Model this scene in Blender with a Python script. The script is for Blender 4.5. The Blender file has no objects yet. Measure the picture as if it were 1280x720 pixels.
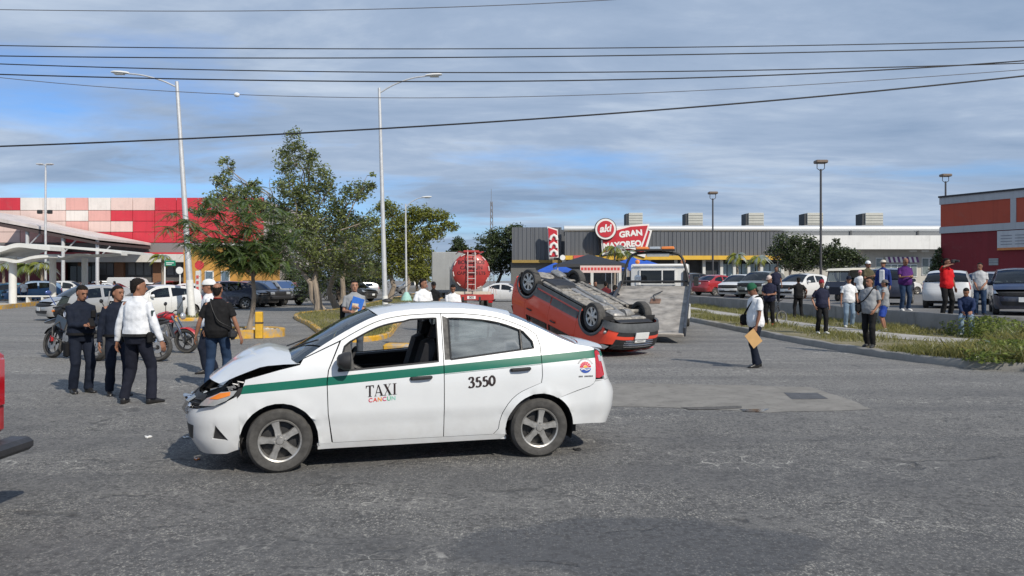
# ------------------------------------------------------------------ cars
def in_poly(pts, poly):
    x = pts[:, 0]; y = pts[:, 1]; c = np.zeros(len(pts), bool); n = len(poly); j = n - 1
    for i in range(n):
        xi, yi = poly[i]; xj, yj = poly[j]
        if yi != yj:
            c ^= ((yi > y) != (yj > y)) & (x < (xj - xi) * (y - yi) / (yj - yi) + xi)
        j = i
    return c
def resample(poly, step):
    out = []
    for i in range(len(poly)):
        a = np.array(poly[i], float); b = np.array(poly[(i + 1) % len(poly)], float)
        n = max(1, int(math.ceil(np.hypot(*(b - a)) / step)))
        for k in range(n): out.append(tuple(a + (b - a) * k / n))
    return out
def tri_poly(outer, holes=(), step=.05):
    loops = [resample(outer, step)] + [resample(h, step) for h in holes]
    vs = []; es = []
    for lp in loops:
        b = len(vs); vs += lp; es += [(b + i, b + (i + 1) % len(lp)) for i in range(len(lp))]
    A = np.array(outer); x0, z0 = A.min(0); x1, z1 = A.max(0)
    gx, gz = np.meshgrid(np.arange(x0 + step * .5, x1, step), np.arange(z0 + step * .5, z1, step))
    g = np.stack([gx.ravel(), gz.ravel()], 1)
    if len(g):
        k = in_poly(g, loops[0])
        for h in loops[1:]: k &= ~in_poly(g, h)
        g = g[k]; B = np.array(vs)
        if len(g):
            d = np.sqrt(((g[:, None, :] - B[None]) ** 2).sum(2)).min(1); g = g[d > step * .45]
    vs = vs + [tuple(p) for p in g]
    rv, re, rf = delaunay_2d_cdt([Vector(p) for p in vs], es, [], 0, 1e-6)[:3]
    rv = np.array([(p.x, p.y) for p in rv]); cen = np.array([rv[list(f)].mean(0) for f in rf])
    k = in_poly(cen, loops[0])
    for h in loops[1:]: k &= ~in_poly(cen, h)
    fs = [tuple(f) for f, q in zip(rf, k) if q]
    return rv, fs
def off_curve(pts, t, d):
    """height of a (t,z) curve lowered by d along its normal"""
    z = interp(pts, t); s = (interp(pts, t + .02) - interp(pts, t - .02)) / .04
    return z - d * math.sqrt(1 + min(s * s, 6))

class Car:
    """t runs back from the front axle, z up; P maps (s, z) of a side drawing onto the body skin"""
    def __init__(c, sp): c.sp = sp; c.W = sp['W'] / 2
    def wz(c, z):
        sp = c.sp; zb = sp['zb']; W = c.W
        if z <= zb:
            return W + interp([(.0, -.13), (.16, -.085), (.28, -.045), (.45, -.018), (.485, -.018), (.505, -.002), (.56, 0), (.8, 0), (.93, -.012), (1.0, -.03)], z / zb)
        return W - .03 - (z - zb) * sp['tum']
    def skin(c, t, z):
        sp = c.sp; y = c.wz(z); f = sp['sf'] + .45; r = sp['sr'] - .5
        if t < f: y -= .055 * (f - t) ** 2
        if t > r: y -= .05 * (t - r) ** 2
        for ax in (0, sp['wb']):
            d = math.hypot(t - ax, z - sp['rw']) - sp['ra']
            if 0 <= d < .12: y += .014 * (1 - d / .12) ** 2
        return y
    def P(c, s, z, side=-1, off=0.0):
        sp = c.sp
        def raw(s, z):
            if s < sp['sf']:
                tn = interp(sp['nose'], z); A = (sp['sf'] - interp(sp['nose'], sp['zb'] * .6)) + c.W * .85
                ph = min((sp['sf'] - s) / A, 1) * PI / 2; y = c.skin(sp['sf'], z)
                return Vector((sp['sf'] - (sp['sf'] - tn) * math.sin(ph), y * max(math.cos(ph), 0) ** .5, z))
            if s > sp['sr']:
                tn = interp(sp['tail'], z); A = (interp(sp['tail'], sp['zb'] * .6) - sp['sr']) + c.W * .85
                ph = min((s - sp['sr']) / A, 1) * PI / 2; y = c.skin(sp['sr'], z)
                return Vector((sp['sr'] + (tn - sp['sr']) * math.sin(ph), y * max(math.cos(ph), 0) ** .5, z))
            return Vector((s, c.skin(s, z), z))
        p = raw(s, z)
        if off:
            e = .01; a = raw(s + e, z) - raw(s - e, z); b = raw(s, z + e) - raw(s, z - e); n = b.cross(a)
            if n.length > 1e-9: p = p + n.normalized() * off
        return Vector((p.x, p.y * side, p.z))
    def front_end(c): return c.sp['sf'] - ((c.sp['sf'] - interp(c.sp['nose'], c.sp['zb'] * .6)) + c.W * .85)
    def rear_end(c): return c.sp['sr'] + ((interp(c.sp['tail'], c.sp['zb'] * .6) - c.sp['sr']) + c.W * .85)
    def panel(c, mb, outer, holes=(), step=.06, side=-1, off=0.0, skirt=.02, warp=None):
        rv, fs = tri_poly(outer, holes, step)
        pts = [c.P(s, z, side, off) for s, z in rv]; inn = None
        if warp: pts = [warp(p) for p in pts]
        # orient outwards
        tot = Vector((0, 0, 0))
        for f in fs:
            tot += (pts[f[1]] - pts[f[0]]).cross(pts[f[2]] - pts[f[0]])
        cen = sum(pts, Vector()) / len(pts)
        flip = tot.y * side < 0 if abs(cen.y) > .25 else tot.x * (cen.x - c.sp['wb'] / 2) < 0
        F = [f[::-1] if flip else f for f in fs]
        V = list(pts)
        if skirt:
            cnt = {}
            for f in F:
                for i in range(len(f)):
                    e = (f[i], f[(i + 1) % len(f)]); cnt[e] = cnt.get(e, 0) + 1
            idx = {}
            inner = lambda i: c.P(rv[i][0], rv[i][1], side, off - skirt)
            for (a, b) in list(cnt):
                if (b, a) in cnt: continue
                for q in (a, b):
                    if q not in idx:
                        idx[q] = len(V); p = inner(q); V.append(warp(p) if warp else p)
                F.append((b, a, idx[a], idx[b]))
        mb.add(V, F)
    def crown(c, mb, cen, side_pts, nu=8, nv=12, power=2.0, off=0.0, warp=None, span=1.0):
        """surface between a centre line and a side line, bowed across the car; both are lists of (t, z)"""
        n = nu; vs = []; fs = []
        def res(pts, k):
            d = [0]
            for a, b in zip(pts, pts[1:]): d.append(d[-1] + math.hypot(b[0] - a[0], b[1] - a[1]))
            out = []
            for i in range(k + 1):
                q = d[-1] * i / k
                out.append((float(np.interp(q, d, [p[0] for p in pts])), float(np.interp(q, d, [p[1] for p in pts]))))
            return out
        C = res(cen, n); S = res(side_pts, n)
        for (tc, zc), (ts, zs) in zip(C, S):
            ys = abs(c.P(ts, zs).y) * span
            for j in range(nv + 1):
                u = -1 + 2 * j / nv; k = abs(u) ** power
                p = Vector((tc + (ts - tc) * k, ys * u, zc + (zs - zc) * k + off)); vs.append(warp(p) if warp else p)
        for i in range(n):
            for j in range(nv):
                a = i * (nv + 1) + j; fs.append((a, a + nv + 1, a + nv + 2, a + 1))
        mb.add(vs, fs)

def wheel_meshes(rw, width, rim=.62, spokes=5, dark=False):
    """tyre, rim and brake disc, axle along y, outer face at -y"""
    k = ('wheel', rw, width, rim, spokes)
    if k in _FONT: return _FONT[k]
    h = width / 2; rr = rw * rim
    t = MB()
    prof = [(rr * .97, -h * .72), (rr * 1.03, -h * .86), (rr + (rw - rr) * .35, -h * 1.0), (rr + (rw - rr) * .75, -h * .98), (rw - .012, -h * .84), (rw, -h * .66)]
    for q in (-.36, -.33, -.05, -.02, .28, .31): prof += [(rw if prof[-1][0] < rw or True else rw, h * q)]
    prof += [(rw, h * .66), (rw - .012, h * .84), (rr + (rw - rr) * .75, h * .98), (rr + (rw - rr) * .35, h), (rr * .97, h * .72)]
    t.lathe(prof, 40, 'Y')
    g = MB()
    g.lathe([(rr * .97, -h * .74), (rr * 1.02, -h * .80), (rr * 1.0, -h * .84), (rr * .93, -h * .78), (rr * .90, -h * .5), (rr * .88, h * .7)], 40, 'Y')
    for s in range(spokes):
        a = 2 * PI * s / spokes + PI / 2
        M = Matrix.Rotation(a, 4, 'Y'); g.M = M
        w0, w1 = rr * .20, rr * .155
        r0 = [(rr * .1, -h * .60, -w0), (rr * .1, -h * .78, -w0 * .8), (rr * .1, -h * .78, w0 * .8), (rr * .1, -h * .60, w0)]
        r1 = [(rr * .55, -h * .52, -w1), (rr * .55, -h * .72, -w1 * .8), (rr * .55, -h * .72, w1 * .8), (rr * .55, -h * .52, w1)]
        r2 = [(rr * .95, -h * .52, -w0 * 1.05), (rr * .95, -h * .74, -w0 * .9), (rr * .95, -h * .74, w0 * .9), (rr * .95, -h * .52, w0 * 1.05)]
        g.loft([r0, r1, r2], True); g.M = None
    g.lathe([(.002, -h * .86), (rr * .16, -h * .86), (rr * .2, -h * .78), (rr * .24, -h * .55)], 20, 'Y')
    for s in range(4):
        a = 2 * PI * s / 4 + .6; x, z = math.cos(a) * rr * .26, math.sin(a) * rr * .26
        g.cyl((x, -h * .70, z), (x, -h * .84, z), rr * .055, rr * .05, 8)
    b = MB()
    b.lathe([(.002, -h * .1), (rr * .62, -h * .1), (rr * .62, 0), (rr * .9, h * .1), (rr * .9, h * .5), (.002, h * .5)], 24, 'Y')
    _FONT[k] = (t.mesh('tyre'), g.mesh('rim'), b.mesh('brake_disc'))
    return _FONT[k]
def add_wheel(parent, x, y, z, rw, width, side, rim=.62, spokes=5, steer=0.0, rim_mat=None, disc=True):
    t, g, b = wheel_meshes(rw, width, rim, spokes)
    if not t.materials: t.materials.append(M_RUBBER); g.materials.append(M_ALLOY); b.materials.append(M_BLACKPL)
    o = obj('wheel', t, parent); o.location = (x, y, z)
    o.rotation_euler = (0, random.uniform(0, 1.2), (0 if side < 0 else PI) + steer)
    r = obj('rim', g, o)
    if rim_mat: r.material_slots[0].link = 'OBJECT'; r.material_slots[0].material = rim_mat
    if disc: obj('brake_disc', b, o)
    return o

# side drawings, metres: t back from the front axle, z up
def spec(kind):
    S = dict(
        sedan=dict(W=1.68, wb=2.46, rw=.29, ra=.345, tw=.185, zb=.95, tum=.40, sf=-.36, sr=3.02, zs=.20,
            nose=[(.15, -.74), (.3, -.83), (.5, -.86), (.66, -.82), (.8, -.70), (.95, -.55)],
            tail=[(.2, 3.26), (.42, 3.36), (.62, 3.38), (.75, 3.30), (1.0, 3.23), (1.2, 3.16)],
            gh=[(.16, 1.00), (.40, 1.155), (.65, 1.30), (.88, 1.405), (1.1, 1.452), (1.35, 1.470), (1.65, 1.472), (1.95, 1.447), (2.18, 1.395), (2.45, 1.285), (2.70, 1.165), (2.86, 1.10)],
            belt=[(.4, .89), (1.0, .93), (1.5, .972), (2.0, 1.02), (2.45, 1.065)],
            hood=[(-.55, .79), (-.3, .865), (.0, .945), (.18, .985)], hoodc=[(-.72, .80), (-.5, .90), (-.2, .975), (.06, 1.02)],
            ws=(.16, .90), bl=(2.2, 2.86), deck=[(2.86, 1.085), (3.0, 1.08), (3.14, 1.06)], deckc=[(2.98, 1.125), (3.1, 1.12), (3.2, 1.09)],
            d0=.42, dm=1.505, d1=2.478, roofc=.05, hatch=False),
        hatch=dict(W=1.70, wb=2.50, rw=.30, ra=.355, tw=.19, zb=.97, tum=.36, sf=-.36, sr=2.92, zs=.21,
            nose=[(.15, -.70), (.3, -.79), (.5, -.82), (.66, -.79), (.82, -.68), (.97, -.5)],
            tail=[(.2, 3.10), (.45, 3.20), (.65, 3.21), (.8, 3.14), (1.0, 3.10), (1.3, 2.96), (1.5, 2.8)],
            gh=[(.10, 1.02), (.35, 1.19), (.6, 1.335), (.82, 1.43), (1.05, 1.475), (1.4, 1.495), (1.8, 1.485), (2.2, 1.455), (2.5, 1.41), (2.75, 1.34), (2.92, 1.23), (3.02, 1.09)],
            belt=[(.35, .92), (1.0, .95), (1.5, .985), (2.0, 1.03), (2.6, 1.10)],
            hood=[(-.55, .82), (-.3, .90), (-.05, .97), (.12, 1.005)], hoodc=[(-.70, .83), (-.5, .93), (-.2, 1.0), (.02, 1.04)],
            ws=(.10, .84), bl=(2.62, 3.02), deck=[(3.0, 1.09), (3.05, .95), (3.06, .80)], deckc=[(3.06, 1.06), (3.12, .95), (3.14, .80)],
            d0=.40, dm=1.46, d1=2.43, roofc=.05, hatch=True),
        suv=dict(W=1.76, wb=2.54, rw=.335, ra=.40, tw=.205, zb=1.06, tum=.30, sf=-.38, sr=3.0, zs=.28,
            nose=[(.2, -.70), (.35, -.80), (.55, -.84), (.75, -.82), (.95, -.72), (1.1, -.5)],
            tail=[(.25, 3.14), (.5, 3.24), (.75, 3.26), (.95, 3.20), (1.15, 3.15), (1.5, 3.0), (1.7, 2.85)],
            gh=[(.06, 1.10), (.32, 1.29), (.56, 1.46), (.78, 1.57), (1.0, 1.62), (1.4, 1.645), (1.9, 1.64), (2.3, 1.615), (2.65, 1.575), (2.88, 1.49), (3.0, 1.35), (3.08, 1.18)],
            belt=[(.35, 1.01), (1.0, 1.04), (1.5, 1.07), (2.0, 1.11), (2.6, 1.17)],
            hood=[(-.58, .93), (-.3, 1.0), (-.1, 1.05), (.08, 1.085)], hoodc=[(-.72, .94), (-.5, 1.03), (-.2, 1.09), (-.02, 1.12)],
            ws=(.06, .80), bl=(2.70, 3.08), deck=[(3.06, 1.18), (3.12, 1.0), (3.12, .85)], deckc=[(3.13, 1.14), (3.18, 1.0), (3.2, .85)],
            d0=.42, dm=1.47, d1=2.44, roofc=.05, hatch=True))
    return dict(S[kind])

def arch(ax, rw, ra, z_lo, n=18):
    """points over a wheel arch from the rear foot to the front foot"""
    a0 = math.asin(max(-1, min(1, (z_lo - rw) / ra)))
    return [(ax + ra * math.cos(a), rw + ra * math.sin(a)) for a in np.linspace(a0, PI - a0, n)]
def build_car(sp, paint_mat, detail=True, tint=None, warp_hood=None, lights=True, skip=()):
    """returns a list of (name, mesh-builder, material, sub-part parent index or None) plus wheel places"""
    c = Car(sp); st = .055 if detail else .13; g = .004 if detail else .003
    rw, ra, wb, zs = sp['rw'], sp['ra'], sp['wb'], sp['zs']
    gh = smooth_line(sp['gh'], 4); belt = sp['belt']; d0, dm, d1 = sp['d0'], sp['dm'], sp['d1']
    za = zs + .045                                   # top of the rocker
    fe, re_ = c.front_end(), c.rear_end(); tint = tint or M_TINT
    parts = []
    # --- fender, front door, rear door, body side
    fa = [p for p in arch(0, rw, ra, zs + .02)]
    fb = -ra * .985; jz = sp['hood'][0][1] - .10
    fender = [(d0 + .045 - g, za)] + [(ra + .01, za)] + fa[:-1] + [(fb, zs + .12), (fb - .005, .58 * sp['zb'] + .10), (fb - .02, jz + .0)] + [(sp['hood'][0][0] + .22, jz + .035), (sp['hood'][0][0] + .26, interp(sp['hood'], sp['hood'][0][0] + .26) - .012)]
    fender += [(t, interp(sp['hood'], t) - .012) for t in np.linspace(sp['hood'][0][0] + .3, sp['hood'][-1][0], 6)]
    ts = d0 + .13
    fender += [(gh[0][0] + .05, interp(gh, gh[0][0] + .05) - .008), (ts - .02, off_curve(gh, ts, .047) - .022), (d0 + .012 - g, belt[0][1] + .03), (d0 - g, belt[0][1] - .08), (d0 + .01 - g, za + .28)]
    fr_edge = [(d0 + .05 + g, za + g), (d0 + .01 + g, za + .28), (d0 + g, belt[0][1] - .08), (d0 + .014 + g, belt[0][1] + .03)]
    ts = d0 + .13
    fd = fr_edge + [(t, off_curve(gh, t, .055)) for t in np.linspace(ts, dm - g, 16)] + [(dm - g, za + g)]
    wb0 = lambda t: interp(belt, t)
    fw = [(d0 + .10, wb0(d0 + .1) + .01), (ts + .03, off_curve(gh, ts + .03, .115))] + [(t, off_curve(gh, t, .105 if t < 1.2 else .095)) for t in np.linspace(ts + .08, dm - .05, 14)] + [(dm - .05, wb0(dm))]
    # the rear door sweeps over the wheel
    ex = ra + .075
    ra_pts = [(wb + ex * math.cos(a), rw + ex * math.sin(a)) for a in np.linspace(math.asin(max(-1, (za + .06 - rw) / ex)) * -1 + PI, PI * .60, 9)]
    ra_pts = [p for p in ra_pts if p[0] < d1 - .03]
    ztop = off_curve(gh, d1 - .10, .055)
    rd = [(dm + g, za + g)] + [(dm + g, off_curve(gh, dm, .055))] + [(t, off_curve(gh, t, .055)) for t in np.linspace(dm + .08, d1 - .12, 10)] + [(d1 - .03, ztop - .05), (d1, wb0(d1) + .04), (d1, ra_pts[-1][1] + .12), (d1 - .012, ra_pts[-1][1] + .05)] + ra_pts[::-1] + [(ra_pts[0][0] - .05, za + g)]
    rwz = lambda t: off_curve(gh, t, .098)
    rw_ = [(dm + .07, wb0(dm + .07) + .008), (dm + .07, rwz(dm + .07))] + [(t, rwz(t)) for t in np.linspace(dm + .15, d1 - .16, 9)] + [(d1 - .075, wb0(d1) + .075), (d1 - .065, wb0(d1) + .012)]
    rra = arch(wb, rw, ra, zs + .06)
    dk = sp['deck']; tb = .60 * sp['zb'] + .17          # joint of the rear bumper
    tl_top = dk[-1][1] if not sp['hatch'] else sp['zb'] + .10
    # quarter panel, C pillar and roof rail in one piece
    q = [(t, z) for t, z in gh if t >= gh[0][0] + .05]
    q = [p for p in q if p[0] <= sp['bl'][1] + .001]
    if not sp['hatch']: q += [(t, z - .004) for t, z in dk[1:]]
    qe = sp['sr'] + .10
    q += [(qe, tl_top - .03), (qe - .05, tl_top - .30 if not sp['hatch'] else tl_top - .32), (qe - .06, tb + .0), (qe - .14, tb - .05), (qe - .28, tb - .09)]
    a_hi = R(58)
    a_lo = math.asin(max(-1, (za + .0 - rw) / ra))
    q += [(wb + ra * math.cos(a), rw + ra * math.sin(a)) for a in np.linspace(a_hi, PI - a_lo, 16)]
    q += [(ra_pts[0][0] - .05 + g * 2, za + .001)] + [(x + g * 1.6, z - g * .6) for x, z in ra_pts] + [(d1 - .012 + 2 * g, ra_pts[-1][1] + .05), (d1 + 2 * g, ra_pts[-1][1] + .12), (d1 + 2 * g, wb0(d1) + .04), (d1 - .03 + 2 * g, ztop - .05 + g)]
    q += [(t, off_curve(gh, t, .055 - 2 * g)) for t in np.linspace(d1 - .12, ts, 26)]
    rocker = [(ra * .96, zs + .04), (ra * 1.0, za - .002), (wb - ra * 1.0, za - .002), (wb - ra * .97, zs + .05), (wb - ra * .98, zs - .005), (ra * .98, zs - .01)]
    # --- bumpers, lights
    zb_ = sp['zb']; hz0 = sp['hood'][0][1]
    bt = jz - .015
    fbump = [(fb - g, zs + .03), (fb - g, .58 * zb_ + .10), (fb - .02, jz - g), (sp['hood'][0][0] + .18, jz + .02), (sp['hood'][0][0] - .05, jz - .05), (fe + .55, jz - .10), (fe, jz - .12), (fe, zs - .0), (fe + .6, zs - .02), (fb - .2, zs - .01)]
    gr_l = [(fe + .42, zs + .11), (fe + .5, zs + .24), (fe, zs + .24), (fe, zs + .11)]
    fog = [(sp['sf'] - .12, zs + .115), (sp['sf'] - .30, zs + .255), (sp['sf'] - .36, zs + .13)]
    head = [(sp['hood'][0][0] + .21, jz + .035), (sp['hood'][0][0] + .25, interp(sp['hood'], sp['hood'][0][0] + .25) - .02), (sp['hood'][0][0] + .02, hz0 - .005), (sp['hood'][0][0] - .22, hz0 - .035), (sp['hood'][0][0] - .33, jz - .02), (sp['hood'][0][0] - .05, jz - .035), (sp['hood'][0][0] + .15, jz + .02)]
    gx = sp['hood'][0][0] - .36
    grille = [(gx, jz - .04), (gx - .02, hz0 - .06), (fe, hz0 - .05), (fe, jz - .10), (gx - .1, jz - .08)]
    rbump = [(wb + (ra + g) * math.cos(a), rw + (ra + g) * math.sin(a)) for a in np.linspace(math.asin((zs + .11 - rw) / ra), a_hi - .015, 10)] + [(qe - .28, tb - .098), (qe - .14, tb - .057), (qe - .06, tb - .007), (qe + .2, tb + .0), (re_, tb + .0), (re_, zs + .10), (re_ - .5, zs + .09), (wb + ra + .25, zs + .11)]
    if not sp['hatch']:
        tail = [(qe - .045, tl_top - .29), (qe + .002, tl_top - .035), (qe + .10, tl_top - .02), (qe + .20, tl_top - .05), (qe + .24, tl_top - .27), (qe + .05, tl_top - .295)]
        back = [(qe + .245, tb + .004), (qe + .21, tl_top - .05), (re_, tl_top - .03), (re_, tb + .004)]
    else:
        tail = [(qe - .05, tl_top - .31), (qe + .002, tl_top - .035), (qe + .10, tl_top - .03), (qe + .15, tl_top - .30)]
        back = [(qe + .155, tb + .004), (qe + .11, tl_top - .03), (re_, tl_top - .02), (re_, tb + .004)]
    under_back = [(qe - .055, tb), (qe - .05, tl_top - .31), (qe + .2, tl_top - .31), (qe + .24, tb)]
    # --- crown surfaces
    def gside(t0, t1, n=12, d=0.0): return [(t, interp(gh, t) - d) for t in np.linspace(t0, t1, n)]
    rc = sp['roofc']; w0, w1 = sp['ws']; b0, b1 = sp['bl']
    wsS = gside(w0, w1, 8); wsC = [(w0 - .13, interp(gh, w0) + .03)] + [(t - .13 + .06 * (t - w0) / (w1 - w0), interp(gh, t) + .03 + (rc - .03) * (t - w0) / (w1 - w0)) for t in np.linspace(w0, w1, 8)[1:]]
    rfS = gside(w1, b0, 14); rfC = [(t - (.07 if i == 0 else .0) + (.06 if i == 13 else 0), z + rc) for i, (t, z) in enumerate(rfS)]
    blS = gside(b0, b1, 8); blC = [(t + .06 + .06 * i / 7, z + rc * (1 - i / 9)) for i, (t, z) in enumerate(blS)]
    nu, nv = (10, 16) if detail else (4, 6)
    def both(mbs, poly, holes=(), off=0.0, step=None, skirt=.018, warp=None):
        for s in (-1, 1): c.panel(mbs, poly, holes, step or st, s, off, skirt, warp)
    def P_(name, fn, m, par=None):
        b = MB(); fn(b); parts.append((name, b, m, par)); return len(parts) - 1
    pm = paint_mat
    def body(b):
        both(b, fender); both(b, q); both(b, rocker)
        c.crown(b, rfC, rfS, nu, nv, 3.0)
        if sp['hatch']: both(b, under_back); both(b, back)
        else: both(b, under_back); both(b, back); c.crown(b, sp['deckc'], dk, 4, nv, 4.0); c.crown(b, [(blC[-1][0] - .02, blC[-1][1] - .004), sp['deckc'][0]], [(blS[-1][0] - .01, blS[-1][1] - .004), (dk[0][0] + .004, dk[0][1])], 1, nv, 3.0)
    P_('body', body, pm)
    P_('bonnet', lambda b: c.crown(b, sp['hoodc'], sp['hood'], nu, nv, 2.4, 0, warp_hood), pm)
    P_('front_bumper', lambda b: both(b, fbump, [fog] if detail else []), pm)
    P_('rear_bumper', lambda b: both(b, rbump), pm)
    for s in (-1, 1):
        i = P_('front_door', lambda b: c.panel(b, fd, [fw], st, s), pm)
        if detail: P_('handle', lambda b: handle(b, c, dm - .22, wb0(dm - .2) - .132, s), M_BLACKPL, i)
        j = P_('rear_door', lambda b: c.panel(b, rd, [rw_], st, s), pm)
        if detail: P_('handle', lambda b: handle(b, c, d1 - .22, wb0(d1) - .19, s), M_BLACKPL, j)
        if 'front_window' not in skip: P_('front_window', lambda b: c.panel(b, fw, (), .12, s, -.014, 0), tint, i)
        P_('rear_window', lambda b: c.panel(b, rw_, (), .12, s, -.014, 0), tint, j)
        if detail:
            def trim(b):
                def frame(poly):
                    lp = [c.P(t, z, s, .002) for t, z in resample(poly, .05)]; b.tube(lp + [lp[0]], .009, 5)
                frame(rw_)
                frame(fw)
                dv = d1 - .19; b.tube([c.P(dv, wb0(dv) + .01, s, 0), c.P(dv, rwz(dv) + .01, s, 0)], .013, 6)
                sail = [(d0 + .095, wb0(d0 + .1) + .008), (d0 + .14, off_curve(gh, d0 + .16, .115)), (d0 + .21, off_curve(gh, d0 + .23, .125)), (d0 + .25, wb0(d0 + .2) + .01)]
                c.panel(b, sail, (), .1, s, -.004, .02)
                bp = [(dm + .012, wb0(dm) + .012), (dm + .012, off_curve(gh, dm, .075)), (dm + .068, off_curve(gh, dm + .05, .098)), (dm + .068, wb0(dm) + .014)]
                c.panel(b, bp, (), .1, s, .002, .01)
            P_('window_trim', trim, M_BLACKPL)
            def inner(b):
                for a0, a1 in ((d0 + .03, dm - .02), (dm + .03, d1 - .1)):
                    c.panel(b, [(a0, za + .02), (a0, wb0(a0) + .0), (a1, wb0(a1)), (a1 - .02, za + .15)], (), .15, s, -.055, .01)
            P_('door_lining', inner, M_DARK)
            for ax in (0, wb):
                def arches(b):
                    yo = c.W - .035; rings = []
                    for yy in (yo, .52):
                        rings.append([(ax + (ra + .004) * math.cos(a), yy * s, rw + (ra + .004) * math.sin(a)) for a in np.linspace(-.35, PI + .35, 16)])
                    b.loft(rings, False, False, flip=s > 0)
                    b.add([(ax, .52 * s, rw)] + rings[1], [(0, i, i + 1) for i in range(1, 16)])
                P_('wheel_arch', arches, M_BLACKPL)
        def mirror(b):
            p = c.P(d0 + .17, wb0(d0 + .15) + .07, s, .10)
            rot = Matrix.Rotation(R(-12 * s), 3, 'Z')
            rg = []
            for k, (dx, w, h) in enumerate(((-.085, .03, .03), (-.07, .075, .055), (-.02, .105, .078), (.03, .112, .082), (.042, .10, .073))):
                rg.append([(p.x + dx + .25 * abs(w * math.cos(a)) * 0, p.y + w * math.cos(a) * .95, p.z + h * max(-1, min(1, math.sin(a) * 1.15)) ) for a in np.linspace(0, 2 * PI, 16, endpoint=False)])
            b.loft(rg, True)
            a = c.P(d0 + .17, wb0(d0 + .15) + .04, s, -.01); b.tube([a, (p.x, p.y, p.z - .02)], [(.03, .05), (.03, .04)], 8)
        P_('wing_mirror', mirror, M_BLACKPL if detail else pm)
    P_('windscreen', lambda b: c.crown(b, wsC, wsS, 6, nv, 2.2, -.004), M_TINT if not detail else M_GLASS)
    P_('rear_screen', lambda b: c.crown(b, blC, blS, 6, nv, 2.2, -.002), tint)
    def gri(b):
        both(b, grille, (), -.012, skirt=0)
        both(b, gr_l, (), .004, skirt=.01)
        if detail: both(b, fog, (), -.02, skirt=0)
        for k in range(3):
            z = jz - .085 + .035 * k
            for s in (-1, 1): b.tube([c.P(x, z, s, .002) for x in np.linspace(gx - .03, fe, 8)], .008, 5)
    P_('grille', gri, M_BLACKPL)
    for s in (-1, 1):
        if lights: P_('headlight', lambda b: c.panel(b, head, (), st, s, .004, .05), M_LENS)
        P_('tail_light', lambda b: c.panel(b, tail, (), st, s, .006, .03), M_REDLENS)
    def pl(b):
        p = c.P(fe + .001, zs + .30, -1, .012); b.box((p.x - .006, 0, p.z), (.012, .34, .15))
    P_('front_number_plate', pl, M_PLATE)
    def pl2(b):
        p = c.P(re_ - .001, tb + .16, -1, .012); b.box((p.x + .006, 0, p.z), (.012, .34, .15))
    P_('rear_number_plate', pl2, M_PLATE)
    def chassis(b):  # near-black tub inside the shell, so panel gaps read as shade
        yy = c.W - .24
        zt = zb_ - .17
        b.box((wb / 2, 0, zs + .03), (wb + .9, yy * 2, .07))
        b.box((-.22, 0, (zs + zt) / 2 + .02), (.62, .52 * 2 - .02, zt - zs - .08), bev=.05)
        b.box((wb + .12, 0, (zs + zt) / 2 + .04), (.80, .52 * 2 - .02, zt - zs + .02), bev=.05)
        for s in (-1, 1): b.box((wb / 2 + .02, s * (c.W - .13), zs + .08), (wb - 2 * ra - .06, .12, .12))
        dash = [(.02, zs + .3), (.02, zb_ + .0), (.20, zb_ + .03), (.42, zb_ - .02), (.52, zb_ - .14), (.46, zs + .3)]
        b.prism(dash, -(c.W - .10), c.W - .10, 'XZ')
        if detail:
            b.box((wb / 2, c.W - .13, zs + .35), (1.7, .05, .5))
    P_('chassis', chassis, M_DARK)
    if detail:
        for s in (-1, 1): P_('front_seat', lambda b: seat(b, 1.05, s * .37, zs + .12, .50), mat('seat fabric', (.02, .02, .023), .85, var=.3))
        P_('rear_seat', lambda b: seat(b, 1.98, 0, zs + .14, 1.2), mat('seat fabric', (.02, .02, .023), .85, var=.3))
        def wheel_(b):
            M = Matrix.Translation((.62, -.37, zb_ - .02)) @ Matrix.Rotation(R(-62), 4, 'Y'); b.M = M
            b.tube([(.175 * math.cos(a), .175 * math.sin(a), 0) for a in np.linspace(0, 2 * PI, 25)], .016, 8)
            for a in (0, PI, -PI / 2): b.tube([(0, 0, -.03), (.17 * math.sin(a), .17 * math.cos(a) * -1, 0)], .018, 6)
            b.ball((0, 0, -.03), (.06, .06, .03)); b.tube([(0, 0, -.03), (0, 0, -.35)], .03, 8); b.M = None
        P_('steering_wheel', wheel_, M_BLACKPL)
    wy = c.W - sp['tw'] / 2 - .015
    return c, parts, [(0, -wy, -1), (0, wy, 1), (wb, -wy, -1), (wb, wy, 1)]
def handle(b, c, t, z, s):
    p = [c.P(t + x, z + .004 * x / .1, s, o) for x, o in ((-.10, .008), (-.085, .028), (0, .036), (.085, .028), (.10, .008))]
    b.tube(p, [(.016, .010), (.018, .011), (.018, .011), (.018, .011), (.014, .009)], 8, up=(0, 0, 1))
def seat(b, t, y, z, w):
    h = w / 2
    b.box((t, y, z + .13), (.50, w, .20), bev=.07)
    rot = Matrix.Rotation(R(17), 3, 'Y')
    b.box((t + .31, y, z + .50), (.17, w, .72), rot, bev=.07)
    n = 1 if w < .8 else 3
    for i in range(n):
        yy = y + (0 if n == 1 else (i - 1) * .38)
        b.box((t + .44, yy, z + .90), (.10, .27, .19), rot, bev=.045)
        for q in (-.06, .06): b.cyl((t + .43, yy + q, z + .78), (t + .44, yy + q, z + .88), .008, seg=6)
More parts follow.
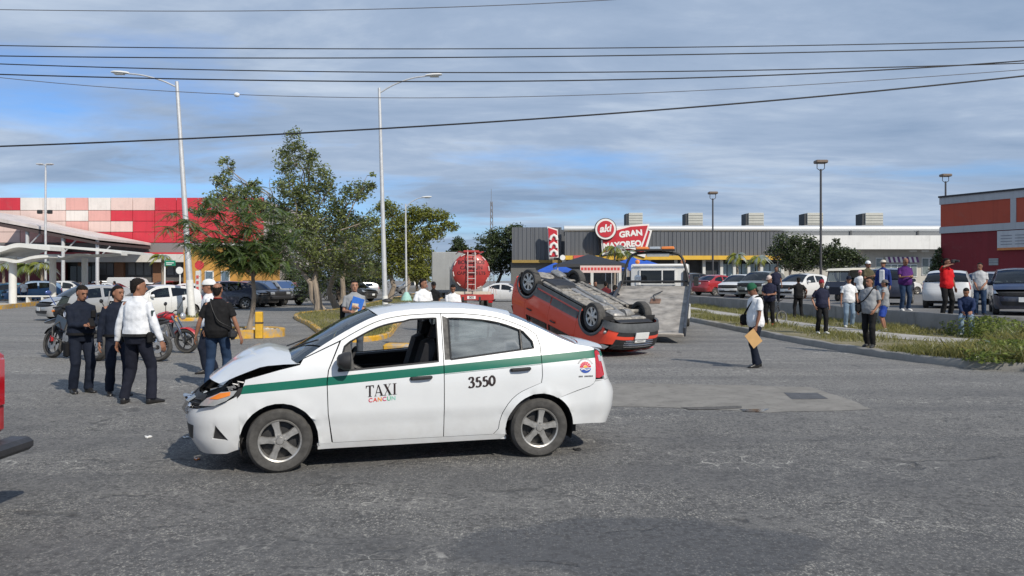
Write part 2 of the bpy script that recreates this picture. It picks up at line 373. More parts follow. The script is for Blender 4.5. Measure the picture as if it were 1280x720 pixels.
def finish_car(name, sp, parts, wheels, loc, rz, label, cat, group=None, rim_mat=None, disc=True, rim=.62, spokes=5, steer=0):
    root = empty(name, loc, rz, label, cat, group); objs = []
    for nm, b, m, par in parts:
        objs.append(b.build(nm, m, root if par is None else objs[par], 40))
    for i, (x, y, s) in enumerate(wheels):
        add_wheel(root, x, y, sp['rw'], sp['rw'], sp['tw'], s, rim, spokes, steer if x == 0 else 0, rim_mat, disc)
    return root, objs
import bpy, bmesh, math, random
import numpy as np
from mathutils import Vector, Matrix, noise
from mathutils.geometry import delaunay_2d_cdt
random.seed(7)
SC = bpy.context.scene
COL = SC.collection
R = math.radians
PI = math.pi

# ------------------------------------------------------------------ camera, world, sun, exposure
CAMH = 1.75; FPX = 950.0; HOR = 350.0
cam = bpy.data.objects.new('camera', bpy.data.cameras.new('camera'))
COL.objects.link(cam)
cam.location = (0, 0, CAMH); cam.rotation_euler = (R(90), 0, 0)
cam.data.sensor_width = 36.0; cam.data.lens = 36.0 * FPX / 1280.0
cam.data.shift_y = -(360.0 - HOR) / 1280.0
cam.data.clip_start = 0.1; cam.data.clip_end = 3000
SC.camera = cam

SUN_EL = R(40.0)
SUN_DIR = Vector((0.62, -0.785, 0)).normalized()          # horizontal direction towards the sun
sun = bpy.data.objects.new('sun', bpy.data.lights.new('sun', 'SUN'))
COL.objects.link(sun)
sun.data.energy = 3.8; sun.data.angle = R(0.6); sun.data.color = (1.0, 0.92, 0.80)
sv = Vector((SUN_DIR.x * math.cos(SUN_EL), SUN_DIR.y * math.cos(SUN_EL), math.sin(SUN_EL)))
sun.rotation_euler = (-sv).to_track_quat('-Z', 'Y').to_euler()
sun.location = (20, -25, 40)

SKY_STR = 0.1
world = bpy.data.worlds.new('World'); SC.world = world; world.use_nodes = True
def build_world():
    nt = world.node_tree; N = nt.nodes; L = nt.links
    for n in list(N): N.remove(n)
    def nd(t, **kw):
        n = N.new(t)
        for k, v in kw.items(): setattr(n, k, v)
        return n
    def math_(op, a, b=None, clamp=False):
        n = nd('ShaderNodeMath', operation=op, use_clamp=clamp)
        for i, v in enumerate((a, b)):
            if v is None: continue
            if isinstance(v, (int, float)): n.inputs[i].default_value = v
            else: L.new(v, n.inputs[i])
        return n.outputs[0]
    out = nd('ShaderNodeOutputWorld'); bg = nd('ShaderNodeBackground')
    bg.inputs['Strength'].default_value = SKY_STR
    sky = nd('ShaderNodeTexSky', sky_type='NISHITA', sun_disc=False)
    sky.sun_elevation = SUN_EL; sky.sun_rotation = math.atan2(SUN_DIR.x, SUN_DIR.y)
    sky.air_density = 1.0; sky.dust_density = 0.4; sky.ozone_density = 2.0
    tc = nd('ShaderNodeTexCoord'); sep = nd('ShaderNodeSeparateXYZ')
    L.new(tc.outputs['Generated'], sep.inputs[0])
    z = math_('MAXIMUM', sep.outputs['Z'], 0.0)
    zz = math_('ADD', z, 0.10)
    u = math_('DIVIDE', sep.outputs['X'], zz); v = math_('DIVIDE', sep.outputs['Y'], zz)
    comb = nd('ShaderNodeCombineXYZ'); L.new(u, comb.inputs[0]); L.new(v, comb.inputs[1])
    def noise_(scale, detail, rough, loc, sc=(1, 1, 1), dist=0.0):
        mp = nd('ShaderNodeMapping'); mp.inputs['Location'].default_value = loc; mp.inputs['Scale'].default_value = sc
        mp.inputs['Rotation'].default_value = (0, 0, R(-12))
        L.new(comb.outputs[0], mp.inputs[0])
        n = nd('ShaderNodeTexNoise'); n.inputs['Scale'].default_value = scale
        n.inputs['Detail'].default_value = detail; n.inputs['Roughness'].default_value = rough
        n.inputs['Distortion'].default_value = dist
        L.new(mp.outputs[0], n.inputs['Vector']); return n.outputs['Fac']
    big = noise_(0.42, 7, 0.55, (6.2, 3.1, 0), (0.7, 1.0, 1), 0.3)
    fine = noise_(1.7, 9, 0.62, (1.0, 4.0, 2.0), (0.6, 1.0, 1), 0.5)
    shade = noise_(0.95, 8, 0.60, (8.0, 2.0, 5.0), (0.6, 1.1, 1), 0.4)
    dens = math_('ADD', math_('MULTIPLY', big, 0.72), math_('MULTIPLY', fine, 0.28))
    ramp = nd('ShaderNodeValToRGB'); L.new(dens, ramp.inputs[0])
    e = ramp.color_ramp.elements; e[0].position = 0.37; e[0].color = (0, 0, 0, 1); e[1].position = 0.49; e[1].color = (1, 1, 1, 1)
    # thickness shades the cloud: thin bright rims, thick greyer undersides
    thick = math_('ADD', math_('MULTIPLY', shade, 0.65), math_('MULTIPLY', fine, 0.35))
    cr = nd('ShaderNodeValToRGB'); L.new(thick, cr.inputs[0])
    c = cr.color_ramp.elements
    k = 1.0 / SKY_STR
    c[0].position = 0.33; c[0].color = (0.57 * k, 0.645 * k, 0.74 * k, 1)
    c[1].position = 0.66; c[1].color = (0.215 * k, 0.30 * k, 0.435 * k, 1)
    mid = c.new(0.5); mid.color = (0.33 * k, 0.415 * k, 0.55 * k, 1)
    # the sky itself, a little deeper blue
    gm = nd('ShaderNodeMix', data_type='RGBA', blend_type='MULTIPLY'); gm.inputs[0].default_value = 1.0
    L.new(sky.outputs[0], gm.inputs[6]); gm.inputs[7].default_value = (0.60, 0.84, 1.18, 1)
    mx = nd('ShaderNodeMix', data_type='RGBA')
    cover = math_('MULTIPLY', ramp.outputs[0], 0.96)
    L.new(cover, mx.inputs[0]); L.new(gm.outputs[2], mx.inputs[6]); L.new(cr.outputs[0], mx.inputs[7])
    L.new(mx.outputs[2], bg.inputs['Color']); L.new(bg.outputs[0], out.inputs[0])
build_world()
vs = SC.view_settings
vs.view_transform = 'Standard'; vs.look = 'None'; vs.gamma = 1.0; vs.exposure = 0.22; vs.use_curve_mapping = False
SC.render.film_transparent = False

# ------------------------------------------------------------------ small helpers
def at(px, Y):                       # world x of a photo column at depth Y
    return (px - 640.0) / FPX * Y
def hz(py, Y):                       # world z of a photo row at depth Y
    return CAMH - (py - HOR) * Y / FPX
def gy(py, z=0.0):                   # depth of a photo row on ground of height z
    return FPX * (CAMH - z) / (py - HOR)

def tag(o, label=None, cat=None, group=None, kind=None):
    if label: o['label'] = label
    if cat: o['category'] = cat
    if group: o['group'] = group
    if kind: o['kind'] = kind
    return o
def empty(name, loc=(0, 0, 0), rz=0.0, label=None, cat=None, group=None):
    o = bpy.data.objects.new(name, None); COL.objects.link(o)
    o.empty_display_size = 0.2
    o.location = loc; o.rotation_euler = (0, 0, rz)
    return tag(o, label, cat, group)
def obj(name, me, parent=None, mats=None):
    o = bpy.data.objects.new(name, me); COL.objects.link(o)
    if parent is not None: o.parent = parent
    if mats is not None:
        for m in (mats if isinstance(mats, (list, tuple)) else [mats]): me.materials.append(m)
    return o
def copy_tree(o, parent=None):
    c = o.copy(); COL.objects.link(c)
    c.parent = parent
    for ch in o.children: copy_tree(ch, c)
    return c

class MB:
    """collects shapes, becomes one mesh"""
    def __init__(s): s.v = []; s.f = []; s.m = []; s.M = None; s.mi = 0
    def add(s, vs, fs, mi=None):
        b = len(s.v)
        if s.M is not None: vs = [s.M @ Vector(p) for p in vs]
        s.v.extend([tuple(p) for p in vs])
        s.f.extend([tuple(b + i for i in f) for f in fs])
        s.m.extend([s.mi if mi is None else mi] * len(fs))
        return s
    def box(s, c, d, rot=None, bev=0.0, taper=None):
        x, y, z = d[0] / 2, d[1] / 2, d[2] / 2
        if bev <= 0:
            vs = [(-x, -y, -z), (x, -y, -z), (x, y, -z), (-x, y, -z), (-x, -y, z), (x, -y, z), (x, y, z), (-x, y, z)]
            if taper: vs = [(p[0] * (taper if p[2] > 0 else 1), p[1] * (taper if p[2] > 0 else 1), p[2]) for p in vs]
            fs = [(0, 3, 2, 1), (4, 5, 6, 7), (0, 1, 5, 4), (1, 2, 6, 5), (2, 3, 7, 6), (3, 0, 4, 7)]
        else:
            b = min(bev, x * .95, y * .95, z * .95); vs = []; fs = []
            def ring(hx, hy, zz, k):
                return [(-hx + k, -hy, zz), (hx - k, -hy, zz), (hx, -hy + k, zz), (hx, hy - k, zz), (hx - k, hy, zz), (-hx + k, hy, zz), (-hx, hy - k, zz), (-hx, -hy + k, zz)]
            for (hx, hy, zz, k) in ((x - b, y - b, -z, b * .4), (x, y, -z + b, b), (x, y, z - b, b), (x - b, y - b, z, b * .4)): vs += ring(hx, hy, zz, k)
            fs.append(tuple(range(7, -1, -1)))
            for r in range(3):
                for i in range(8):
                    j = (i + 1) % 8; fs.append((r * 8 + i, r * 8 + j, r * 8 + 8 + j, r * 8 + 8 + i))
            fs.append(tuple(range(24, 32)))
        if rot is not None: vs = [rot @ Vector(p) for p in vs]
        vs = [(p[0] + c[0], p[1] + c[1], p[2] + c[2]) for p in vs]
        return s.add(vs, fs)
    def loft(s, rings, caps=True, closed=True, flip=False):
        n = len(rings[0]); vs = []; fs = []
        for r in rings: vs += list(r)
        for k in range(len(rings) - 1):
            for i in range(n if closed else n - 1):
                j = (i + 1) % n
                q = (k * n + i, k * n + j, (k + 1) * n + j, (k + 1) * n + i)
                fs.append(q[::-1] if flip else q)
        if caps and closed:
            a = tuple(range(n - 1, -1, -1)); b = tuple(range((len(rings) - 1) * n, len(rings) * n))
            if flip: a = a[::-1]; b = b[::-1]
            fs += [a, b]
        return s.add(vs, fs)
    def tube(s, pts, rad, seg=8, caps=True, up=None, round_=False):
        pts = [Vector(p) for p in pts]; n = len(pts)
        if not isinstance(rad, (list, tuple)): rad = [rad] * n
        rad = [r if isinstance(r, (list, tuple)) else (r, r) for r in rad]
        tang = []
        for i in range(n):
            t = (pts[min(i + 1, n - 1)] - pts[max(i - 1, 0)])
            tang.append(t.normalized() if t.length > 1e-9 else Vector((0, 0, 1)))
        if round_:
            p0 = pts[0] - tang[0] * min(rad[0]) * .55; p1 = pts[-1] + tang[-1] * min(rad[-1]) * .55
            pts = [p0] + pts + [p1]; tang = [tang[0]] + tang + [tang[-1]]
            rad = [(rad[0][0] * .6, rad[0][1] * .6)] + rad + [(rad[-1][0] * .6, rad[-1][1] * .6)]; n += 2
        ref = Vector(up) if up is not None else (Vector((0, 0, 1)) if abs(tang[0].z) < .9 else Vector((1, 0, 0)))
        rings = []
        for p, t, r in zip(pts, tang, rad):
            a = ref - t * ref.dot(t)
            if a.length < 1e-5: a = t.orthogonal()
            a.normalize(); b = t.cross(a)
            if up is None: ref = a
            rings.append([p + a * (r[0] * math.cos(2 * PI * k / seg)) + b * (r[1] * math.sin(2 * PI * k / seg)) for k in range(seg)])
        return s.loft(rings, caps)
    def cyl(s, p0, p1, r0, r1=None, seg=16): return s.tube([p0, p1], [r0, r0 if r1 is None else r1], seg)
    def lathe(s, prof, seg=24, axis='Z', caps=False, c=(0, 0, 0)):
        rings = []
        for r, h in prof:
            ring = []
            for k in range(seg):
                a = 2 * PI * k / seg; x, y = r * math.cos(a), r * math.sin(a)
                p = (x, y, h) if axis == 'Z' else ((h, x, y) if axis == 'X' else (y, h, x))
                ring.append((p[0] + c[0], p[1] + c[1], p[2] + c[2]))
            rings.append(ring)
        return s.loft(rings, caps)
    def ball(s, c, r, seg=12, rings=8, rot=None):
        rx, ry, rz = r if isinstance(r, (list, tuple)) else (r, r, r)
        rg = []
        for i in range(rings + 1):
            th = PI * i / rings; th = min(max(th, .03), PI - .03)
            ring = []
            for k in range(seg):
                a = 2 * PI * k / seg
                p = Vector((rx * math.sin(th) * math.cos(a), ry * math.sin(th) * math.sin(a), -rz * math.cos(th)))
                if rot is not None: p = rot @ p
                ring.append((p.x + c[0], p.y + c[1], p.z + c[2]))
            rg.append(ring)
        return s.loft(rg, True)
    def prism(s, poly, z0, z1, plane='XY'):
        def P(a, b, c): return (a, b, c) if plane == 'XY' else ((a, c, b) if plane == 'XZ' else (c, a, b))
        area = sum(poly[i][0] * poly[(i + 1) % len(poly)][1] - poly[(i + 1) % len(poly)][0] * poly[i][1] for i in range(len(poly)))
        if area < 0: poly = poly[::-1]
        r0 = [P(a, b, z0) for a, b in poly]; r1 = [P(a, b, z1) for a, b in poly]
        return s.loft([r0, r1], True, True, flip=(plane == 'XZ'))
    def quad(s, a, b, c, d): return s.add([a, b, c, d], [(0, 1, 2, 3)])
    def tri(s, a, b, c): return s.add([a, b, c], [(0, 1, 2)])
    def mesh(s, name, smooth=35):
        me = bpy.data.meshes.new(name)
        me.from_pydata(s.v, [], s.f)
        if len(set(s.m)) > 1: me.polygons.foreach_set('material_index', s.m)
        if smooth:
            me.polygons.foreach_set('use_smooth', [True] * len(me.polygons))
            me.set_sharp_from_angle(angle=R(smooth))
        me.update()
        return me
    def build(s, name, mats, parent=None, smooth=35):
        return obj(name, s.mesh(name, smooth), parent, mats)

# ------------------------------------------------------------------ materials
MATS = {}
class NT:
    def __init__(s, name):
        s.mat = bpy.data.materials.new(name); s.mat.use_nodes = True
        s.nt = s.mat.node_tree; s.N = s.nt.nodes; s.L = s.nt.links
        s.b = s.N['Principled BSDF']; s.out = s.N['Material Output']
    def nd(s, t, **kw):
        n = s.N.new(t)
        for k, v in kw.items(): setattr(n, k, v)
        return n
    def co(s, kind='Object'):
        return s.nd('ShaderNodeTexCoord').outputs[kind]
    def geo(s): return s.nd('ShaderNodeNewGeometry').outputs['Position']
    def map(s, src, scale=(1, 1, 1), loc=(0, 0, 0), rot=(0, 0, 0)):
        m = s.nd('ShaderNodeMapping'); m.inputs['Scale'].default_value = scale; m.inputs['Location'].default_value = loc; m.inputs['Rotation'].default_value = rot
        s.L.new(src, m.inputs[0]); return m.outputs[0]
    def noise(s, src, scale, detail=4, rough=.55, dist=0):
        n = s.nd('ShaderNodeTexNoise'); n.inputs['Scale'].default_value = scale; n.inputs['Detail'].default_value = detail
        n.inputs['Roughness'].default_value = rough; n.inputs['Distortion'].default_value = dist
        s.L.new(src, n.inputs['Vector']); return n.outputs['Fac']
    def vor(s, src, scale, feature='F1', out='Distance'):
        n = s.nd('ShaderNodeTexVoronoi', feature=feature); n.inputs['Scale'].default_value = scale
        s.L.new(src, n.inputs['Vector']); return n.outputs[out]
    def m(s, op, a, b=None, c=None, clamp=False):
        n = s.nd('ShaderNodeMath', operation=op, use_clamp=clamp)
        for i, v in enumerate((a, b, c)):
            if v is None: continue
            if isinstance(v, (int, float)): n.inputs[i].default_value = v
            else: s.L.new(v, n.inputs[i])
        return n.outputs[0]
    def ramp(s, src, stops):
        n = s.nd('ShaderNodeValToRGB'); s.L.new(src, n.inputs[0]); e = n.color_ramp.elements
        while len(e) < len(stops): e.new(.5)
        for el, (p, c) in zip(e, stops): el.position = p; el.color = (c, c, c, 1) if isinstance(c, (int, float)) else (*c, 1)
        return n.outputs[0]
    def mix(s, fac, a, b, blend='MIX'):
        n = s.nd('ShaderNodeMix', data_type='RGBA', blend_type=blend)
        for i, v in ((0, fac), (6, a), (7, b)):
            if isinstance(v, (int, float)): n.inputs[i].default_value = v if i == 0 else (v, v, v, 1)
            elif isinstance(v, (tuple, list)): n.inputs[i].default_value = (*v, 1)
            else: s.L.new(v, n.inputs[i])
        return n.outputs[2]
    def sep(s, src):
        n = s.nd('ShaderNodeSeparateXYZ'); s.L.new(src, n.inputs[0]); return n.outputs
    def set(s, **kw):
        for k, v in kw.items():
            k = k.replace('_', ' ')
            if isinstance(v, (int, float)): s.b.inputs[k].default_value = v
            elif isinstance(v, (tuple, list)): s.b.inputs[k].default_value = (*v, 1) if len(v) == 3 else v
            else: s.L.new(v, s.b.inputs[k])
        return s
    def bump(s, h, strength=.3, dist=.02):
        n = s.nd('ShaderNodeBump'); n.inputs['Strength'].default_value = strength; n.inputs['Distance'].default_value = dist
        s.L.new(h, n.inputs['Height']); s.L.new(n.outputs[0], s.b.inputs['Normal']); return s

def mat(name, col, rough=.6, metal=0.0, var=.15, scale=8.0, bump=0.0, bscale=60.0, coat=0.0, spec=.5):
    """plain surface with mottled colour, uneven roughness and fine relief"""
    if name in MATS: return MATS[name]
    n = NT(name); co = n.co()
    f = n.noise(co, scale, 5, .6)
    lo = tuple(c * (1 - var) for c in col); hi = tuple(min(1, c * (1 + var)) for c in col)
    cl = n.ramp(f, [(.3, lo), (.7, hi)])
    if scale <= 1.0:            # building surfaces: rain streaks and grime
        st = n.ramp(n.noise(n.map(co, (1.6, 1.6, .10)), 2.4, 6, .7), [(.50, 0.0), (.75, 1.0)])
        cl = n.mix(n.m('MULTIPLY', st, .30), cl, tuple(c * .45 for c in col))
        cl = n.mix(n.m('MULTIPLY', n.ramp(n.noise(co, .9, 6, .7), [(.55, 0.0), (.75, 1.0)]), .22), cl, (.20, .19, .17))
    n.set(Base_Color=cl, Roughness=n.ramp(n.noise(co, scale * 2.3, 3), [(.3, max(0, rough - .07)), (.7, min(1, rough + .07))]), Metallic=metal)
    n.b.inputs['Specular IOR Level'].default_value = spec
    if coat: n.set(Coat_Weight=coat, Coat_Roughness=.05)
    if bump: n.bump(n.noise(co, bscale, 4), bump, .01)
    MATS[name] = n.mat
    return n.mat
def paint(name, col, rough=.28, dirt=.5, flake=0.0):
    """car paint: clear coat over colour, dust low on the panels"""
    if name in MATS: return MATS[name]
    n = NT(name); co = n.co()
    z = n.sep(co)[2]
    d = n.m('MULTIPLY', n.m('MULTIPLY_ADD', n.noise(co, 5, 6, .65), 1.6, -.45, clamp=True), n.ramp(z, [(.15, 1.0), (.75, .18)]))
    c = n.mix(n.m('MULTIPLY', d, dirt), col, (.33, .30, .26))
    n.set(Base_Color=c, Roughness=n.m('MULTIPLY_ADD', d, .4, rough), Metallic=flake, Coat_Weight=.7, Coat_Roughness=.06)
    MATS[name] = n.mat
    return n.mat
def glass(name, tint=.35, col=(.75, .9, .85), rough=.02):
    if name in MATS: return MATS[name]
    n = NT(name); n.N.remove(n.b)
    tr = n.nd('ShaderNodeBsdfTransparent'); tr.inputs[0].default_value = (col[0] * tint, col[1] * tint, col[2] * tint, 1)
    gl = n.nd('ShaderNodeBsdfGlossy'); gl.inputs['Roughness'].default_value = rough
    fr = n.nd('ShaderNodeFresnel'); fr.inputs[0].default_value = 1.55
    mx = n.nd('ShaderNodeMixShader'); n.L.new(n.m('MULTIPLY_ADD', fr.outputs[0], 1.25, .02, clamp=True), mx.inputs[0])
    n.L.new(tr.outputs[0], mx.inputs[1]); n.L.new(gl.outputs[0], mx.inputs[2]); n.L.new(mx.outputs[0], n.out.inputs[0])
    MATS[name] = n.mat
    return n.mat
M_RUBBER = mat('tyre rubber', (.058, .056, .053), .85, var=.35, scale=14, bump=.3, bscale=90)
M_BLACKPL = mat('black plastic', (.022, .022, .023), .55, var=.25, scale=12)
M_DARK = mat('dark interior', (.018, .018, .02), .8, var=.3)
M_ALLOY = mat('dusty alloy', (.42, .41, .39), .42, metal=.75, var=.2, scale=22)
M_CHROME = mat('chrome', (.65, .65, .66), .18, metal=1.0, var=.08)
M_STEEL = mat('grey steel', (.30, .30, .30), .5, metal=.6, var=.25, scale=20)
M_GALV = mat('galvanised pole', (.55, .56, .57), .5, metal=.35, var=.12, scale=6)
M_WHITEPAINT = mat('white paint', (.76, .76, .74), .55, var=.06, scale=3)
M_GLASS = glass('clear car glass', .62)
M_TINT = glass('tinted car glass', .20)
M_DGLASS = glass('dark window glass', .06)
M_REDLENS = mat('red lens', (.42, .012, .02), .12, var=.12, scale=25, coat=1.0)
M_ORANGE = mat('orange lens', (.75, .22, .03), .2, var=.1, coat=1.0)
M_LENS = mat('clear lens', (.55, .57, .58), .12, metal=.5, var=.15, scale=30, coat=1.0)
M_PLATE = mat('number plate', (.72, .73, .72), .45, var=.05)

_FONT = {}
def text_polys(txt, size=1.0, bold=0.0, shear=0.0):
    """flat triangulated glyph shapes of the built-in font, baseline at 0, centred on x: (verts2d, faces, width)"""
    cu = bpy.data.curves.new('glyphs', 'FONT'); cu.body = txt; cu.size = size; cu.align_x = 'CENTER'; cu.offset = bold; cu.shear = shear
    o = bpy.data.objects.new('glyphs', cu); COL.objects.link(o)
    dg = bpy.context.evaluated_depsgraph_get(); me = bpy.data.meshes.new_from_object(o.evaluated_get(dg))
    vs = [(v.co.x, v.co.y) for v in me.vertices]; fs = [tuple(p.vertices) for p in me.polygons]
    bpy.data.objects.remove(o); bpy.data.curves.remove(cu); bpy.data.meshes.remove(me)
    return vs, fs
def add_text(mb, txt, size, fn, bold=0.0, shear=0.0, squash=1.0):
    """maps text onto fn(u, v) -> 3d point"""
    vs, fs = text_polys(txt, size, bold, shear)
    mb.add([fn(u * squash, v) for u, v in vs], fs)
def interp(pts, x):
    return float(np.interp(x, [p[0] for p in pts], [p[1] for p in pts]))
def smooth_line(pts, n=6):
    """Catmull-Rom through the points"""
    P = [np.array(p, float) for p in pts]; P = [2 * P[0] - P[1]] + P + [2 * P[-1] - P[-2]]; out = []
    for i in range(1, len(P) - 2):
        for k in range(n):
            t = k / n; a, b, c, d = P[i - 1:i + 3]
            out.append(tuple(.5 * ((2 * b) + (c - a) * t + (2 * a - 5 * b + 4 * c - d) * t * t + (3 * b - a - 3 * c + d) * t ** 3)))
    out.append(tuple(P[-2])); return out
# ------------------------------------------------------------------ ground, kerbs, terraces
def asphalt_mat():
    n = NT('worn asphalt'); P = n.geo(); x, y, z = n.sep(P)
    agg = n.vor(P, 46, 'F1', 'Color'); aggv = n.sep(agg)[0]
    fine = n.noise(P, 150, 3, .7)
    big = n.noise(P, .32, 5, .6); mid = n.noise(P, 1.7, 5, .6); strk = n.noise(n.map(P, (.25, 2.2, 1)), 1.2, 5, .62)
    base = n.ramp(big, [(.30, (.118, .119, .121)), (.70, (.190, .188, .183))])
    base = n.mix(n.m('MULTIPLY', n.ramp(strk, [(.35, 0.0), (.7, 1.0)]), .4), base, (.235, .230, .220))
    base = n.mix(n.ramp(n.noise(P, 2.6, 6, .7), [(.38, .38), (.56, 0.0)]), base, (.075, .076, .080))
    # asphalt paler with distance: dust and grazing sheen put into the colour
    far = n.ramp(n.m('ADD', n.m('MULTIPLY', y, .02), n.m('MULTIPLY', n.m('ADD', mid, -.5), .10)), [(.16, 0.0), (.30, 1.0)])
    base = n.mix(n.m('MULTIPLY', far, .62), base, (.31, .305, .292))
    # older dark sealed patch
    dx = n.m('DIVIDE', n.m('SUBTRACT', x, .85), 1.25); dy = n.m('DIVIDE', n.m('SUBTRACT', y, 5.0), .62)
    rr = n.m('ADD', n.m('ADD', n.m('MULTIPLY', dx, dx), n.m('MULTIPLY', dy, dy)), n.m('MULTIPLY', n.m('ADD', mid, -.5), 1.6))
    dp = n.ramp(rr, [(.75, 1.0), (1.15, 0.0)])
    base = n.mix(n.m('MULTIPLY', dp, .8), base, (.090, .096, .107))
    # exposed pale stones, sharp grains of two sizes
    pat = n.ramp(n.noise(P, .9, 4, .65), [(.38, .25), (.62, 1.0)]); gr = None
    for sc, thr, rnd_ in ((27, .27, .66), (46, .32, .60), (80, .34, .55)):
        vn = n.nd('ShaderNodeTexVoronoi', feature='F1'); vn.inputs['Scale'].default_value = sc; n.L.new(P, vn.inputs['Vector'])
        v = n.m('MULTIPLY', n.m('LESS_THAN', vn.outputs['Distance'], thr), n.m('GREATER_THAN', n.sep(vn.outputs['Color'])[0], rnd_))
        gr = v if gr is None else n.m('MAXIMUM', gr, v)
    st = n.m('MULTIPLY', n.m('MULTIPLY', gr, pat), n.m('MULTIPLY_ADD', dp, -.6, 1.0))
    base = n.mix(n.m('MULTIPLY', st, .72), base, (.56, .54, .48))
    dk_ = n.sep(n.vor(P, 30, 'F1', 'Color'))[2]
    base = n.mix(n.ramp(dk_, [(.12, .45), (.20, 0.0)]), base, (.045, .045, .047))
    base = n.mix(n.ramp(aggv, [(.0, .55), (.30, 0.0)]), base, (.040, .040, .042))
    base = n.mix(n.m('MULTIPLY', fine, .45), base, (.05, .05, .05))
    # cracks, the finer ones gritted pale
    wob = n.nd('ShaderNodeVectorMath', operation='ADD'); n.L.new(P, wob.inputs[0])
    nv = n.nd('ShaderNodeTexNoise'); nv.inputs['Scale'].default_value = 3.5; nv.inputs['Detail'].default_value = 6; n.L.new(P, nv.inputs['Vector'])
    sc_ = n.nd('ShaderNodeVectorMath', operation='SCALE'); sc_.inputs['Scale'].default_value = .45; n.L.new(nv.outputs['Color'], sc_.inputs[0]); n.L.new(sc_.outputs[0], wob.inputs[1])
    ck = n.vor(n.map(wob.outputs[0], (1, 1, 0)), 4.2, 'DISTANCE_TO_EDGE'); ck2 = n.vor(n.map(wob.outputs[0], (.30, .8, 0)), .75, 'DISTANCE_TO_EDGE')
    zone = n.ramp(n.noise(n.map(P, (.5, 1.3, 1)), .6, 3, .5), [(.50, 0.0), (.62, 1.0)])
    c1 = n.m('MULTIPLY', n.m('MULTIPLY', n.ramp(ck, [(.010, 1.0), (.034, 0.0)]), zone), n.m('MULTIPLY', n.ramp(n.noise(P, 5, 3), [(.45, 0.0), (.6, 1.0)]), n.m('MULTIPLY_ADD', dp, -1.0, 1.0)))
    c2 = n.m('MULTIPLY', n.ramp(ck2, [(.003, 1.0), (.011, 0.0)]), n.ramp(mid, [(.50, 0.0), (.58, 1.0)]))
    base = n.mix(n.m('MULTIPLY', c1, .75), base, (.50, .49, .45))
    base = n.mix(n.m('MULTIPLY', c2, .45), base, (.035, .035, .036))
    # worn wheel tracks running across the junction
    tr_ = n.ramp(n.noise(n.map(P, (.05, .9, 1), (0, 3.3, 0)), 1.0, 3, .5), [(.50, 0.0), (.60, 1.0)])
    base = n.mix(n.m('MULTIPLY', tr_, .30), base, (.085, .087, .092))
    # oil and tyre stains
    ol = n.ramp(n.noise(n.map(P, (.5, 1.6, 1), (4, 2, 0)), 1.1, 6, .62), [(.62, 0.0), (.72, 1.0)])
    base = n.mix(n.m('MULTIPLY', ol, .35), base, (.055, .056, .060))
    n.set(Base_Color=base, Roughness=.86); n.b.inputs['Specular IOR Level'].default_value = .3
    h = n.m('ADD', n.m('MULTIPLY', aggv, .6), n.m('ADD', n.m('MULTIPLY', fine, .5), n.m('MULTIPLY', c2, -1.2)))
    n.bump(h, .8, .014)
    return n.mat
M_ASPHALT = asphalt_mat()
def concrete(name, col, scale=1.0, stain=.35):
    if name in MATS: return MATS[name]
    n = NT(name); P = n.geo()
    b = n.ramp(n.noise(P, 1.1 * scale, 6, .62), [(.3, tuple(c * .78 for c in col)), (.7, tuple(c * 1.12 for c in col))])
    b = n.mix(n.m('MULTIPLY', n.ramp(n.noise(n.map(P, (1, 1, .35)), 2.6 * scale, 6, .7), [(.52, 0.0), (.72, 1.0)]), stain), b, tuple(c * .35 for c in col))
    b = n.mix(n.m('MULTIPLY', n.noise(P, 110, 3, .7), .3), b, tuple(c * .5 for c in col))
    n.set(Base_Color=b, Roughness=.9); n.b.inputs['Specular IOR Level'].default_value = .25; n.bump(n.noise(P, 60, 4), .3, .01)
    MATS[name] = n.mat; return n.mat
M_CONC = concrete('weathered concrete', (.30, .29, .27))
M_PATCH = concrete('patched paving', (.235, .226, .208), 2.2, .6)
M_WALLC = concrete('retaining wall concrete', (.27, .265, .255), 1.2, .6)
M_PAVE = concrete('pale pavement', (.40, .385, .36), .8, .35)
def worn_yellow():
    n = NT('worn yellow kerb paint'); P = n.geo()
    f = n.ramp(n.noise(P, 3.2, 6, .7), [(.44, 1.0), (.62, 0.0)])
    n.set(Base_Color=n.mix(f, (.30, .28, .25), n.ramp(n.noise(P, 9, 4), [(.3, (.50, .27, .015)), (.7, (.66, .37, .03))])), Roughness=.8); n.bump(n.noise(P, 40, 4), .3, .01)
    return n.mat
M_YKERB = worn_yellow()
def soil_mat():
    n = NT('dry soil and thatch'); P = n.geo()
    b = n.ramp(n.noise(P, 2.2, 7, .68), [(.30, (.10, .105, .035)), (.48, (.19, .165, .085)), (.66, (.30, .26, .18))])
    b = n.mix(n.m('MULTIPLY', n.noise(P, 70, 3, .7), .5), b, (.06, .06, .03))
    n.set(Base_Color=b, Roughness=.95); n.bump(n.noise(P, 30, 5, .7), .6, .03); return n.mat
M_SOIL = soil_mat()

